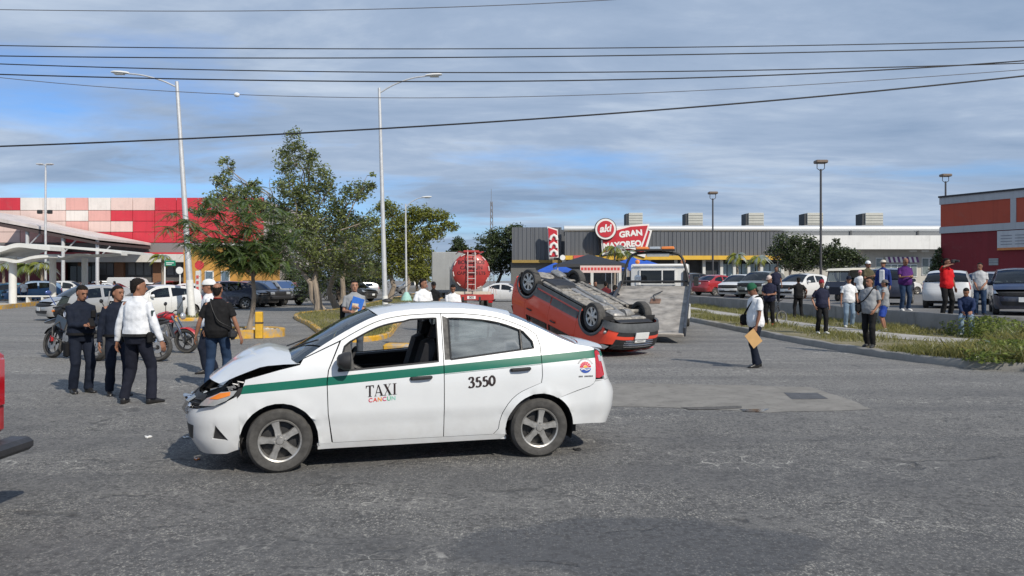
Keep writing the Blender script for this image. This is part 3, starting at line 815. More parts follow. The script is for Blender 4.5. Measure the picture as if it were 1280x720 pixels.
g = MB(); S_ = 1400
xs = [-S_, -60, -25, 25, 60, S_]; ys = [-40, -5, 20, 60, 200, S_]
g.add([(x, y, 0) for y in ys for x in xs], [(j * 6 + i, j * 6 + i + 1, (j + 1) * 6 + i + 1, (j + 1) * 6 + i) for j in range(5) for i in range(5)])
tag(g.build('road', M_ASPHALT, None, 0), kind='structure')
def sheet(name, poly, z, m, parent=None):
    b = MB(); b.add([(x, y, z) for x, y in poly], [tuple(range(len(poly)))])
    o = b.build(name, m, parent, 0)
    if parent is None: tag(o, kind='structure')
    return o
def wob(poly, amp, step, seed):
    out = []
    for i in range(len(poly)):
        a = Vector((*poly[i], 0)); b = Vector((*poly[(i + 1) % len(poly)], 0)); n = max(1, int((b - a).length / step))
        for k in range(n):
            p = a.lerp(b, k / n); out.append((p.x + amp * noise.noise(Vector((p.x * 1.7, p.y * 1.7, seed))), p.y + amp * noise.noise(Vector((p.x * 1.7, p.y * 1.7, seed + 9)))))
    return out
def gp(px, py, z=0.0): Y = gy(py, z); return (at(px, Y), Y)
sheet('concrete_patch', wob([gp(700, 482), gp(800, 479), gp(1014, 484), gp(1092, 512), gp(955, 516), gp(860, 511), gp(700, 505)], .09, .2, 3), .004, M_PATCH)
sheet('tar_patch', wob([gp(980, 491), gp(1022, 491.5), gp(1036, 499), gp(990, 499.5)], .05, .12, 5), .008, mat('tar', (.075, .078, .084), .8, var=.25, bump=.4))
sheet('puddle', wob([gp(925, 512), gp(962, 511.5), gp(955, 515.5), gp(932, 515)], .05, .1, 8), .008, mat('wet mud', (.045, .038, .030), .12, var=.4))
sheet('broken_edge', wob([gp(846, 509), gp(880, 508), gp(925, 511), gp(922, 513), gp(890, 513.5), gp(862, 511.5)], .22, .05, 12), .008, mat('broken asphalt', (.085, .082, .078), .95, var=.5, scale=25, bump=.8, bscale=25))

def sweep(line, prof, z=0.0, closed=False):
    """prof is (offset to the left of travel, height) pairs"""
    b = MB(); rings = []; n = len(line)
    for i, p in enumerate(line):
        a = Vector(line[(i - 1) % n] if closed else line[max(i - 1, 0)]).to_2d() if True else None
        c = Vector(line[(i + 1) % n] if closed else line[min(i + 1, n - 1)]).to_2d()
        d = (c - a).normalized(); nl = Vector((-d.y, d.x))
        rings.append([(p[0] + nl.x * o, p[1] + nl.y * o, z + h) for o, h in prof])
    if closed: rings.append(rings[0])
    b.loft(rings, not closed); return b
KERB_R = smooth_line([(6.6, 110), (7.1, 60), (7.5, 34), (7.72, 25), (7.9, 20.8), (8.15, 18.2), (8.45, 16.6), (9.0, 15.35), (9.85, 14.6), (11.4, 14.15), (15, 13.9), (26, 13.6)], 5)
WALL_R = smooth_line([(8.6, 110), (10.6, 60), (11.55, 48), (12.3, 39), (12.8, 31), (12.95, 26), (13.1, 23.6), (13.7, 21.7), (15.5, 20.7), (19, 20.3), (30, 19.9)], 5)
TERR = .62
# travelling from far to near along the kerb, the verge lies to the left
kp = [(0.0, 0), (.02, .13), (.045, .155), (.19, .158), (.20, .10), (.20, 0)]
def rough(b, amp, sc, seed, zonly=False):
    b.v = [(x + (0 if zonly else amp * noise.noise(Vector((x * sc, y * sc, z * 9 + seed)))), y + (0 if zonly else amp * noise.noise(Vector((x * sc, y * sc, z * 9 + seed + 7)))), z + (amp * noise.noise(Vector((x * sc, y * sc, seed + 3))) if z > .02 else 0)) for x, y, z in b.v]
    return b
kl = []
for a, b_ in zip(KERB_R, KERB_R[1:]):
    n = max(1, int(math.hypot(b_[0] - a[0], b_[1] - a[1]) / .35)); kl += [(a[0] + (b_[0] - a[0]) * k / n, a[1] + (b_[1] - a[1]) * k / n) for k in range(n)]
tag(rough(sweep(kl, kp), .035, 2.6, 4).build('kerb', M_CONC, None, 50), kind='structure')
def strip_between(name, L0, L1, z, m, off0=.2):
    b = MB(); b.add([(x, y, z) for x, y in L0] + [(x, y, z) for x, y in L1], [])
    b = MB()
    N = 40
    def rs(L):
        d = [0]
        for a, c in zip(L, L[1:]): d.append(d[-1] + math.hypot(c[0] - a[0], c[1] - a[1]))
        return [(float(np.interp(d[-1] * i / N, d, [p[0] for p in L])), float(np.interp(d[-1] * i / N, d, [p[1] for p in L]))) for i in range(N + 1)]
    A = rs(L0); B = rs(L1); M_ = 6; vs = []
    for a, c in zip(A, B):
        for j in range(M_ + 1): vs.append((a[0] + (c[0] - a[0]) * j / M_, a[1] + (c[1] - a[1]) * j / M_, z))
    b.add(vs, [(i * (M_ + 1) + j, i * (M_ + 1) + j + 1, (i + 1) * (M_ + 1) + j + 1, (i + 1) * (M_ + 1) + j) for i in range(N) for j in range(M_)])
    return tag(b.build(name, m, None, 0), kind='structure')
KIN = [(x + .12, y + .0) for x, y in KERB_R if y > 20] + [(x + .10, y + .12) for x, y in KERB_R if y <= 20]
strip_between('verge', KIN, WALL_R, .145, M_SOIL)
PATH0 = smooth_line([(9.2, 60), (9.55, 36), (9.75, 27), (10.0, 23), (10.5, 20.6), (11.6, 19.2), (14, 18.4), (28, 17.8)], 5)
PATH1 = smooth_line([(10.3, 60), (10.6, 38), (10.9, 29), (11.2, 25), (11.7, 22.0), (12.8, 20.3), (15.2, 19.4), (28, 18.9)], 5)
strip_between('pavement', PATH0, PATH1, .153, M_PAVE)
# retaining wall and the raised car park behind it
wp = [(-.22, 0), (-.22, TERR + .06), (-.20, TERR + .10), (.02, TERR + .10), (.04, TERR + .06), (.04, 0)]
wl = sweep(WALL_R, [(-o, h) for o, h in wp[::-1]], .0)
wo = rough(wl, .012, 1.7, 8).build('retaining_wall', M_WALLC, None, 40)
tag(wo, 'low weathered concrete retaining wall along the edge of the raised car park', 'wall')
tb_ = MB(); WT = [(x + .1, y) for x, y in WALL_R]
tb_.add([(x, y, TERR) for x, y in WT] + [(200, 20, TERR), (200, 400, TERR), (9, 400, TERR)], [tuple(range(len(WT) + 3))[::-1]])
if True:
    me = tb_.build('car_park', concrete('car park asphalt', (.17, .168, .165), .6, .4), None, 0); tag(me, kind='structure')
# central median: grass island with kerb, paved turning behind
MED = smooth_line([(-6.5, 130), (-6.6, 80), (-6.4, 52), (-5.4, 40), (-4.1, 27), (-3.75, 22.6), (-4.6, 21.3), (-5.9, 23.6), (-7.8, 29), (-9.9, 34.5), (-10.6, 38), (-10.2, 41), (-9.8, 46), (-10.5, 60), (-11.5, 80), (-13, 130)], 4)
b = MB(); b.add([(x, y, .10) for x, y in MED], [tuple(range(len(MED)))[::-1]])
mo = b.build('median', M_SOIL, None, 0); tag(mo, kind='structure')
if mo.data.polygons[0].normal.z < 0: mo.data.flip_normals()
b = sweep(MED, [(-.0, .0), (-.0, .12), (-.03, .145), (-.15, .145), (-.17, .10), (-.17, 0)][::-1], 0)
tag(rough(b, .015, 2, 6).build('median_kerb', M_YKERB, None, 50), kind='structure')
# strip with the left lamp post, and the round planter with the feathery tree
LST = [(-14.6, 36.5), (-13.0, 34.2), (-13.2, 32.6), (-15.2, 32.2), (-18.6, 33.2), (-21, 34.8), (-19, 36.6)]
LST = smooth_line(LST + [LST[0]], 5)[:-1]
b = MB(); b.add([(x, y, .12) for x, y in LST], [tuple(range(len(LST)))]); o = b.build('grass_strip', M_SOIL, None, 0); tag(o, kind='structure')
if o.data.polygons[0].normal.z < 0: o.data.flip_normals()
tag(sweep(LST, [(-.0, .0), (-.0, .12), (-.03, .145), (-.15, .145), (-.17, .10), (-.17, 0)], 0, True).build('strip_kerb', M_YKERB, None, 50), kind='structure')
PLC = (-8.35, 23.6)
ring = [(PLC[0] + 1.25 * math.cos(a), PLC[1] + .95 * math.sin(a)) for a in np.linspace(0, 2 * PI, 36, endpoint=False)]
po = empty('planter', (PLC[0], PLC[1], 0), 0, 'rounded yellow-painted kerb planter filled with pale stones round the small tree', 'planter')
b = sweep([(x - PLC[0], y - PLC[1]) for x, y in ring], [(.16, 0), (.16, .24), (.02, .26), (-.03, .24), (-.03, 0)][::-1], 0, True); b.build('kerb_ring', M_YKERB, po, 50)
b = MB(); b.add([(x - PLC[0], y - PLC[1], .16) for x, y in ring], [tuple(range(36))]); b.build('soil', mat('chalky soil', (.42, .39, .34), .95, var=.3, scale=12, bump=.6), po, 0)
b = MB(); rnd = random.Random(3)
for k in range(150):
    a = rnd.uniform(0, 2 * PI); r = math.sqrt(rnd.random()) * .98; s = rnd.uniform(.03, .075)
    b.ball((1.15 * r * math.cos(a), .85 * r * math.sin(a), .17 + s * .3), (s, s * rnd.uniform(.6, 1), s * .6), 6, 4, Matrix.Rotation(rnd.uniform(0, 3), 3, 'Z'))
tag(b.build('stones', mat('pale stones', (.50, .47, .42), .9, var=.25, scale=5), po, 0), kind='stuff')
# yellow bollard on the planter's edge
o = empty('bollard', (at(326, 22.9), 22.75, 0), R(8), 'square yellow concrete bollard with dark band beside the planter', 'bollard')
b = MB(); b.box((0, 0, .40), (.21, .21, .80), bev=.02); b.build('post', mat('yellow bollard paint', (.62, .36, .03), .7, var=.2, scale=6), o)
b = MB(); b.box((0, 0, .47), (.216, .216, .05)); b.build('band', mat('dark band', (.05, .04, .03), .8), o)
# second bollard seen through the taxi window, with a red plastic thing at its foot
o = empty('bollard', (at(498, 13.8), 13.8, 0), R(-10), 'wide worn yellow traffic block seen through the taxi driver window', 'bollard')
b = MB(); b.box((0, 0, .30), (.50, .35, .60), bev=.04); b.build('post', M_YKERB, o); b = MB(); b.box((-.55, .25, .20), (.75, .35, .40), bev=.05); b.build('base_block', M_YKERB, o)
# left pavement island with yellow kerb, under the shelter
LIS = smooth_line([(-60, 37), (-38, 40.5), (-31, 44), (-31.5, 48), (-33.5, 54), (-35.5, 60)], 6)
b = MB(); P_ = LIS + [(-60, 62)]
b.add([(x, y, .15) for x, y in P_], [tuple(range(len(P_)))]); o = b.build('shelter_pavement', M_PAVE, None, 0); tag(o, kind='structure')
if o.data.polygons[0].normal.z < 0: o.data.flip_normals()
tag(rough(sweep(LIS, [(0, 0), (0, .24), (-.03, .26), (-.22, .26), (-.22, 0)][::-1], 0), .01, 1, 2).build('shelter_kerb', M_YKERB, None, 50), kind='structure')
# second planter kerb on the far side of the left turning (brown-yellow, beside the lamp post)

# ------------------------------------------------------------------ buildings
def wall_quad(b, p0, p1, z0, z1, th=.3):
    d = (Vector(p1) - Vector(p0)).normalized(); n = Vector((d.y, -d.x))      # outward face to the right of travel p0->p1
    q = [(p0[0], p0[1]), (p1[0], p1[1]), (p1[0] - n.x * th, p1[1] - n.y * th), (p0[0] - n.x * th, p0[1] - n.y * th)]
    b.prism(q, z0, z1)
# grey warehouse store
YG = 95.0
def gx_(px): return at(px, YG)
def gz_(py): return hz(py, YG)
st = empty('warehouse_store', (30, YG, TERR), 0, 'long dark grey warehouse store with yellow band and pale rounded roof edge', 'building')
def child(b, name, m, parent, smooth=35):
    """build in world coordinates, parent keeping place"""
    T = parent.matrix_world if False else Matrix.Translation(parent.location) @ Matrix.Rotation(parent.rotation_euler.z, 4, 'Z')
    Ti = T.inverted(); b.v = [tuple(Ti @ Vector(p)) for p in b.v]
    return b.build(name, m, parent, smooth)
def clad_mat():
    n = NT('grey ribbed cladding'); P = n.geo()
    n.set(Base_Color=n.ramp(n.noise(n.map(P, (1.2, 1, .06)), 1.4, 5, .6), [(.3, (.095, .103, .116)), (.7, (.135, .143, .157))]), Roughness=.55, Metallic=.2); return n.mat
M_CLAD = clad_mat(); M_OFFW = mat('off white render', (.60, .60, .57), .8, var=.08, scale=.6); M_YELB = mat('yellow band', (.66, .40, .04), .6, var=.12, scale=.5)
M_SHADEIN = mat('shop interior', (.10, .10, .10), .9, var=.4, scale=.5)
b = MB()                    # ribbed cladding, left return and main front
def ribs(b, x0, x1, y, z0, z1, pitch=.5, d=.07):
    n = int((x1 - x0) / pitch); pts = []
    for i in range(n):
        x = x0 + (x1 - x0) * i / n; w = (x1 - x0) / n
        pts += [(x, y), (x + w * .45, y), (x + w * .55, y - d), (x + w * .9, y - d)]
    pts.append((x1, y)); vs = [(x, yy, z0) for x, yy in pts] + [(x, yy, z1) for x, yy in pts]; m = len(pts)
    b.add(vs, [(i, i + 1, m + i + 1, m + i) for i in range(m - 1)])
ribs(b, gx_(640), gx_(703), YG + 1.6, gz_(327), gz_(283)); child(b, 'side_cladding', M_CLAD, st, 0)
b = MB(); ribs(b, gx_(706), gx_(980), YG, gz_(320), gz_(290)); child(b, 'front_cladding', M_CLAD, st, 0)
b = MB(); b.box(((gx_(640) + gx_(1230)) / 2, YG + 12.1, (gz_(284) + TERR) / 2 + 1.5), (gx_(1230) - gx_(640) - .4, 19.6, gz_(285) - TERR - 3.2)); child(b, 'hall', M_CLAD, st)
b = MB(); b.tube([(gx_(705), YG + .3, gz_(286)), (gx_(1230), YG + .3, gz_(286))], [(.42, .55)] * 2, 14); child(b, 'roof_edge', mat('pale roof edge', (.55, .57, .58), .45, metal=.2, var=.06), st)
b = MB(); b.box(((gx_(705) + gx_(1230)) / 2, YG + .35, gz_(292)), (gx_(1230) - gx_(705), .5, .5)); child(b, 'roof_gap_shade', mat('dark gap and joint', (.06, .065, .07), .6), st)  # dark strip standing in for shade in the gap under the roof edge
b = MB(); b.box(((gx_(706) + gx_(980)) / 2, YG - .45, gz_(322.3)), (gx_(980) - gx_(706), .9, .5)); child(b, 'yellow_band', M_YELB, st)
b = MB(); b.box(((gx_(640) + gx_(703)) / 2, YG + 1.3, gz_(326.5)), (gx_(703) - gx_(640), .5, .35)); child(b, 'side_band', mat('ochre band', (.28, .19, .05), .7), st)
b = MB(); b.box(((gx_(640) + gx_(703)) / 2, YG + 1.9, (gz_(327) + TERR) / 2), (gx_(703) - gx_(640) + .3, .5, gz_(327) - TERR)); child(b, 'side_wall', mat('grey plinth', (.13, .13, .125), .9), st)
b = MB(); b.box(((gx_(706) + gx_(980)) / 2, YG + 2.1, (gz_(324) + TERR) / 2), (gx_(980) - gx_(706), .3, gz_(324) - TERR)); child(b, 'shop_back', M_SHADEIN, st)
for px in (706, 740, 775, 812, 845, 880, 902, 918, 936, 952, 978):
    b = MB(); b.box((gx_(px), YG + .1, (gz_(324) + TERR) / 2), (.35, .35, gz_(324) - TERR)); child(b, 'column', M_OFFW, st)
M_SHOPG = mat('pale shop window', (.36, .46, .50), .12, var=.3, scale=.7)
for i, px in enumerate(range(893, 976, 9)):
    b = MB(); b.box((gx_(px + 4.5), YG + .8, (gz_(327) + TERR) / 2 - .1), (.78, .06, gz_(328) - TERR - .25)); child(b, 'window_pane', M_SHOPG, st)
b = MB(); b.box((gx_(893), YG + .6, (gz_(325) + TERR) / 2), (2.1, .3, gz_(324) - TERR)); child(b, 'grey_panel', mat('grey panel', (.33, .34, .36), .7), st)
b = MB(); b.box((gx_(887.5), YG + .4, gz_(335)), (2.2, .1, 1.5)); child(b, 'dark_board', mat('dark board', (.03, .035, .04), .6), st)
# white shop wing on the right of it
wg = empty('shop_wing', (45, YG - 1, TERR), 0, 'white-fronted row of small shops beside the red building', 'building')
b = MB(); b.box(((gx_(980) + gx_(1230)) / 2, YG - .6, gz_(303.5)), (gx_(1230) - gx_(980), 1.5, gz_(295) - gz_(312))); child(b, 'fascia', mat('white fascia', (.70, .70, .68), .7, var=.05, scale=.4), wg)
b = MB(); b.box(((gx_(980) + gx_(1230)) / 2, YG + .15, gz_(291)), (gx_(1230) - gx_(980), .3, gz_(287) - gz_(295.2))); child(b, 'upper_wall', mat('mid grey wall', (.16, .17, .18), .7), wg)
for px in (1063, 1147):
    b = MB(); b.box((gx_(px), YG - .05, gz_(291)), (.22, .2, gz_(287.5) - gz_(295))); child(b, 'joint', mat('dark gap and joint', (.06, .065, .07), .6), wg)
b = MB(); b.box(((gx_(980) + gx_(1230)) / 2, YG + .9, (gz_(312) + TERR) / 2), (gx_(1230) - gx_(980), .3, gz_(312) - TERR)); child(b, 'wall', mat('cream wall', (.47, .45, .40), .85, var=.1, scale=.5), wg)
for px in (1065, 1140, 1155):
    b = MB(); b.box((gx_(px), YG - .2, gz_(314)), (.9, .25, .22)); child(b, 'lamp', M_OFFW, wg)
for (a0, a1, t0, t1) in ((1098, 1107, 322, 343), (1109, 1150, 330, 346), (1156, 1174, 322, 344)):
    b = MB(); b.box((gx_((a0 + a1) / 2), YG + .72, gz_((t0 + t1) / 2)), (gx_(a1) - gx_(a0), .1, gz_(t0) - gz_(t1))); f = child(b, 'window', M_WHITEPAINT, wg)
    n_ = max(1, int((a1 - a0) / 8))
    for i in range(n_):
        q0 = a0 + (a1 - a0) * (i + .08) / n_; q1 = a0 + (a1 - a0) * (i + .92) / n_
        b = MB(); b.box((gx_((q0 + q1) / 2), YG + .66, gz_((t0 + t1) / 2)), (gx_(q1) - gx_(q0), .06, gz_(t0 + 1) - gz_(t1 - 1)))
        b.build('pane', mat('shop glass', (.16, .19, .19), .1, var=.5, scale=.8), None); o = bpy.context.scene.objects[-1] if False else COL.objects[-1]; o.parent = f; o.location = (-wg.location.x, -wg.location.y, -wg.location.z)
for i in range(14):                     # purple and white striped sign board
    b = MB(); x0 = 1109 + i * 41 / 14
    vs = [(gx_(x0 + 2), YG + .5, gz_(328)), (gx_(x0 + 2 + 41 / 14), YG + .5, gz_(328)), (gx_(x0 + 41 / 14), YG + .5, gz_(321)), (gx_(x0), YG + .5, gz_(321))]
    b.add(vs + [(x, y + .08, z) for x, y, z in vs], [(0, 1, 2, 3), (7, 6, 5, 4), (0, 4, 5, 1), (1, 5, 6, 2), (2, 6, 7, 3), (3, 7, 4, 0)]); child(b, 'sign_stripe', mat('sign purple', (.16, .06, .20), .6) if i % 2 else M_WHITEPAINT, wg)
# rooftop air units, each its own thing
for i, (px, w) in enumerate(((791, 22), (865, 23), (940, 24), (1013, 25), (1086, 28))):
    o = empty('rooftop_unit', (gx_(px) * 99 / 95, YG + 4, hz(282.5, 99) - .1), 0, 'pale boxy air unit on the warehouse roof ' + ('just behind the big shop sign', 'between the shop sign and the slim mast', 'between the slim mast and the taller mast', 'touching the taller mast', 'above the white row of shops')[i], 'air unit', 'air units on the warehouse roof')
    ww = w * YG / FPX
    b = MB(); b.box((.2, 0, .95), (ww * .82, 2.2, 1.55), bev=.04); bo = b.build('casing', mat('pale metal casing', (.50, .50, .45), .5, var=.08, scale=1), o)
    b = MB(); b.box((-ww * .30, 0, .93), (ww * .32, 1.9, 1.4)); b.build('intake', mat('dark louvre', (.05, .055, .06), .7), o)
    b = MB(); b.box((0, 0, .05), (ww, 2.3, .22)); b.build('curb_frame', M_STEEL, o)
    for k in range(4):
        b = MB(); b.box((.2, -1.13, .4 + k * .33), (ww * .8, .03, .025)); b.build('seam', mat('seam', (.3, .3, .27), .6), o)
# big roof sign
sg = empty('store_sign', (gx_(778), YG - 1.2, gz_(320)), 0, 'large red and white fan-shaped shop sign with round emblem on the warehouse front', 'sign')
ZS = 4.74
def zp(u, v): return (gx_(630 + u / ZS), gz_(220 + v / ZS))
M_SRED = mat('sign red', (.50, .022, .035), .45, var=.08, scale=.5); M_SWHITE = mat('sign white', (.74, .73, .70), .5, var=.04); M_SDARK = mat('sign back', (.04, .03, .03), .7)
def plate(poly, y0, y1, m, name, par=sg):
    b = MB(); b.prism(poly, y0, y1, 'XZ'); return child(b, name, m, par, 0)
body_ = [zp(*p) for p in ((568, 372), (600, 330), (650, 318), (740, 296), (850, 288), (838, 340), (808, 425), (800, 445), (730, 432), (650, 440), (575, 470))]
red_ = [zp(*p) for p in ((576, 378), (610, 340), (655, 328), (740, 305), (840, 298), (826, 345), (797, 424), (730, 420), (650, 428), (584, 455))]
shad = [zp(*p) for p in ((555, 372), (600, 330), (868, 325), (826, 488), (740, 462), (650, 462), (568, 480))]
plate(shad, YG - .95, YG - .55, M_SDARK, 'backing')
plate([zp(*p) for p in ((840, 320), (868, 325), (826, 484), (740, 458), (650, 458), (575, 474), (578, 460), (650, 446), (740, 444), (815, 462), (835, 400), (856, 332))], YG - 1.1, YG - .9, M_SWHITE, 'lower_edge')
plate([zp(*p) for p in ((842, 330), (853, 332), (818, 458), (735, 440), (650, 443), (640, 436), (730, 430), (804, 446))], YG - 1.2, YG - 1.08, M_SRED, 'lower_stripe')
plate(body_, YG - 1.35, YG - 1.0, M_SWHITE, 'border'); plate(red_, YG - 1.45, YG - 1.3, M_SRED, 'face')
cc = zp(592, 320)
circ = lambda r: [(cc[0] + r * math.cos(a), cc[1] + r * math.sin(a)) for a in np.linspace(0, 2 * PI, 40, endpoint=False)]
plate(circ(1.36), YG - 1.7, YG - 1.3, M_SDARK, 'emblem_rim'); plate(circ(1.27), YG - 1.8, YG - 1.4, M_SWHITE, 'emblem_ring'); plate(circ(1.02), YG - 1.86, YG - 1.6, M_SRED, 'emblem_disc')
def sign_text(txt, u, v, size, rot, y, bold, shear, sq, name, par=sg, m=None, arc=0.0):
    b = MB(); c0 = zp(u, v)
    def fn(a, h):
        aa = a * math.cos(rot) - h * math.sin(rot); hh = a * math.sin(rot) + h * math.cos(rot) + arc * a * a
        return (c0[0] + aa, y, c0[1] + hh)
    add_text(b, txt, size, fn, bold, shear, sq); b.f = [f[::-1] if False else f for f in b.f]
    return child(b, name, m or M_SWHITE, par, 0)
sign_text('aki', 590, 336, 1.25, R(6), YG - 1.88, .045, .25, 1.0, 'lettering')
sign_text('GRAN', 742, 360, .98, R(6), YG - 1.47, .05, 0, 1.05, 'lettering', arc=-.012)
sign_text('MAYOREO', 692, 425, .98, R(5), YG - 1.47, .05, 0, 1.0, 'lettering', arc=-.006)
# upright red sign on the left return
vs_ = empty('upright_sign', (gx_(690), YG - .5, gz_(322)), 0, 'narrow upright red sign with curved white marks on the left end of the warehouse', 'sign')
plate([(gx_(684), gz_(283)), (gx_(697), gz_(287)), (gx_(698), gz_(322)), (gx_(686), gz_(323))], YG - .3, YG + .2, M_SWHITE, 'board', vs_)
plate([(gx_(685), gz_(285)), (gx_(696), gz_(288.5)), (gx_(697), gz_(320.5)), (gx_(687), gz_(321))], YG - .42, YG - .25, M_SRED, 'face', vs_)
for q in (296, 306, 315):
    b = MB(); b.tube([(gx_(687.5), YG - .45, gz_(q + 4)), (gx_(689), YG - .45, gz_(q)), (gx_(692), YG - .45, gz_(q - 2)), (gx_(695), YG - .45, gz_(q)), (gx_(696), YG - .45, gz_(q + 4))], .18, 6); child(b, 'white_mark', M_SWHITE, vs_)
o = empty('round_sign', (gx_(702), YG - 2, TERR), 0, 'round white disc sign on a post before the warehouse corner', 'sign')
b = MB(); b.cyl((gx_(702), YG - 2, gz_(322.5)), (gx_(702), YG - 1.85, gz_(322.5)), .33, seg=20); child(b, 'disc', M_WHITEPAINT, o)
b = MB(); b.cyl((gx_(702), YG - 1.9, TERR), (gx_(702), YG - 1.9, gz_(326)), .06, seg=8); child(b, 'post', M_STEEL, o)
o = empty('shop_board', (gx_(726), YG - 1.2, gz_(323)), 0, 'small red lettered board above the warehouse yellow band', 'sign')
b = MB(); b.box((gx_(725.5), YG - .95, gz_(321.5)), (1.9, .1, .38)); child(b, 'board', mat('sign coral', (.55, .09, .08), .5), o)

# red building on the right
A0 = (at(1176, 60), 60.0); A1 = (at(1176, 60) + 2.9 * 5, 60 - 5.4 * 5)
rb = empty('red_building', (A0[0], A0[1], TERR), 0, 'dark red commercial building with orange panels and grey bands', 'building')
ZT = hz(247.5, 60)
n_ = Vector((A1[0] - A0[0], A1[1] - A0[1])).normalized(); off_ = Vector((n_.y * -1, n_.x)); off_ = Vector((-n_.y, n_.x)) if Vector((-n_.y, n_.x)).x < 0 else Vector((n_.y, -n_.x))   # towards the camera side (left)
def rp(px):      # point of the wall line seen at a photo column
    k = (px - 640) / FPX; t = (k * A0[1] - A0[0]) / (n_.x - k * n_.y); return (A0[0] + n_.x * t, A0[1] + n_.y * t), t
def slab(b, t0, t1, z0, z1, o0, o1):
    q = [(A0[0] + n_.x * t + off_.x * o, A0[1] + n_.y * t + off_.y * o) for t, o in ((t0, o0), (t1, o0), (t1, o1), (t0, o1))]
    b.prism(q, z0, z1)
def zat(py, px): Y = rp(px)[0][1]; return hz(py, Y)
b = MB(); slab(b, 0, 40, TERR, ZT - .3, -8, 0); child(b, 'wall', mat('dark red wall', (.20, .017, .024), .75, var=.1, scale=.4), rb)
z1 = zat(247.5, 1176); z2 = zat(256, 1176); z3 = zat(284, 1176); z4 = zat(292, 1176)
GB = mat('light grey band', (.42, .44, .46), .7, var=.05, scale=.4)
b = MB(); slab(b, -.05, 40, z2, z1, -8.02, .12); child(b, 'top_band', GB, rb)
b = MB(); slab(b, -.05, 40, z4, z3, -.5, .12); child(b, 'lower_band', GB, rb)
t_a = rp(1264)[1]; t_b = rp(1271)[1]
OR = mat('orange red panel', (.42, .07, .035), .7, var=.08, scale=.4)
b = MB(); slab(b, .02, t_a, z3, z2, -.4, .06); child(b, 'panel', OR, rb)
b = MB(); slab(b, t_a, t_b, z3 - .01, z2 + .01, -.4, .11); child(b, 'band_post', GB, rb)
b = MB(); slab(b, t_b, t_b + 14, z3, z2, -.4, .06); child(b, 'panel', OR, rb)
b = MB(); slab(b, -.1, 40, z1, z1 + .14, -8.1, .2); child(b, 'roof_coping', mat('dark coping', (.03, .03, .035), .6), rb)
t0 = rp(1248)[1]
bn = empty('banner', (rp(1248)[0][0], rp(1248)[0][1], zat(313, 1250)), 0, 'pale printed banner hung on the dark red wall', 'banner')
b = MB(); slab(b, t0, t0 + 6, zat(313, 1250), zat(289, 1250), .13, .16); child(b, 'cloth', mat('banner cloth', (.50, .52, .54), .7, var=.08, scale=.8), bn)
b = MB(); slab(b, t0, t0 + 6, zat(313, 1250), zat(310, 1250), .165, .175); child(b, 'orange_edge', mat('banner orange', (.55, .20, .06), .6), bn)
for r_ in range(4):
    for k in range(3):
        b = MB(); slab(b, t0 + .25 + k * 1.0, t0 + .25 + k * 1.0 + .8, zat(295 + r_ * 3.6, 1250) - .03, zat(295 + r_ * 3.6, 1250) + .03, .165, .172); child(b, 'print_line', mat('banner print', (.24, .25, .28), .7), bn)
b = MB(); t0 = rp(1236.5)[1]; t1 = rp(1248)[1]; slab(b, t0, t1, zat(331.5, 1243), zat(323, 1243), -.1, .05); child(b, 'window', mat('grey vent', (.34, .36, .37), .5), rb)
for q in (325, 328):
    b = MB(); slab(b, t0, t1, zat(q, 1243) - .03, zat(q, 1243) + .03, .05, .08); child(b, 'slat', mat('slat grey', (.22, .23, .24), .5), rb)

# red and white chequered store on the left
YL = 82.0
def lx(px): return at(px, YL)
def lz(py): return hz(py, YL)
ls = empty('supermarket', (lx(120), YL, 0), 0, 'supermarket with chequered red, pink and white panel facade', 'building')
CW = [-86, -58, -30, -2, 26, 54.5, 83, 111, 139, 166.5, 194, 221, 248, 275, 302, 330]; RH = [247, 263, 276.5, 290, 303.5]
pal = {'R': (.56, .035, .055), 'W': (.70, .66, .62), 'P': (.66, .36, .32), 'L': (.68, .52, .47)}
rows = ['RPLRWWPWLLRRRRR', 'LWPLLLWPRRRRRRR', 'PLPLPLPLLRRRRRR', 'RRLLPLLRRRRRRRR']
rows = ['RPLR' + 'WWPWLLRRRRR', 'LWPL' + 'LLWPRRRRRRR', 'PLPL' + 'PLPLLRRRRRR', 'RRLL' + 'PPRRRRRRRRR']
for r in range(4):
    for c_ in range(15):
        ch = rows[r][c_]
        x0, x1, z0, z1 = lx(CW[c_]) + .03, lx(CW[c_ + 1]) - .03, lz(RH[r + 1]) + .025, lz(RH[r]) - .025
        b = MB(); b.box(((x0 + x1) / 2, YL - .06, (z0 + z1) / 2), (x1 - x0, .10, z1 - z0)); child(b, 'panel', mat('panel ' + ch, pal[ch], .5, var=.05, scale=.5), ls, 0)
X0, X1 = lx(-86), lx(330)
b = MB(); b.box(((X0 + X1) / 2, YL + 12, lz(250) / 2), (X1 - X0, 23.6, lz(250))); child(b, 'hall', mat('panel joint', (.45, .40, .38), .8), ls)
b = MB(); b.box(((X0 + X1) / 2, YL - .1, (lz(304) + lz(318)) / 2), (X1 - X0, .3, lz(304) - lz(318))); child(b, 'grey_band', mat('store grey', (.20, .20, .20), .7, var=.1), ls)
b = MB(); b.box(((X0 + X1) / 2, YL - .75, lz(317)), (X1 - X0, 1.2, .16)); child(b, 'red_line', M_SRED, ls)
b = MB(); b.box(((X0 + X1) / 2, YL - .9, (lz(318.2) + lz(328)) / 2), (X1 - X0, 1.6, lz(318.2) - lz(328))); child(b, 'fascia', mat('store fascia', (.62, .60, .56), .7, var=.06, scale=.4), ls)
b = MB(); b.box(((X0 + X1) / 2, YL - .08, lz(328) / 2), (X1 - X0, .2, lz(328))); child(b, 'shop_front', mat('shutter grey', (.10, .10, .10), .7, var=.3, scale=.6), ls)
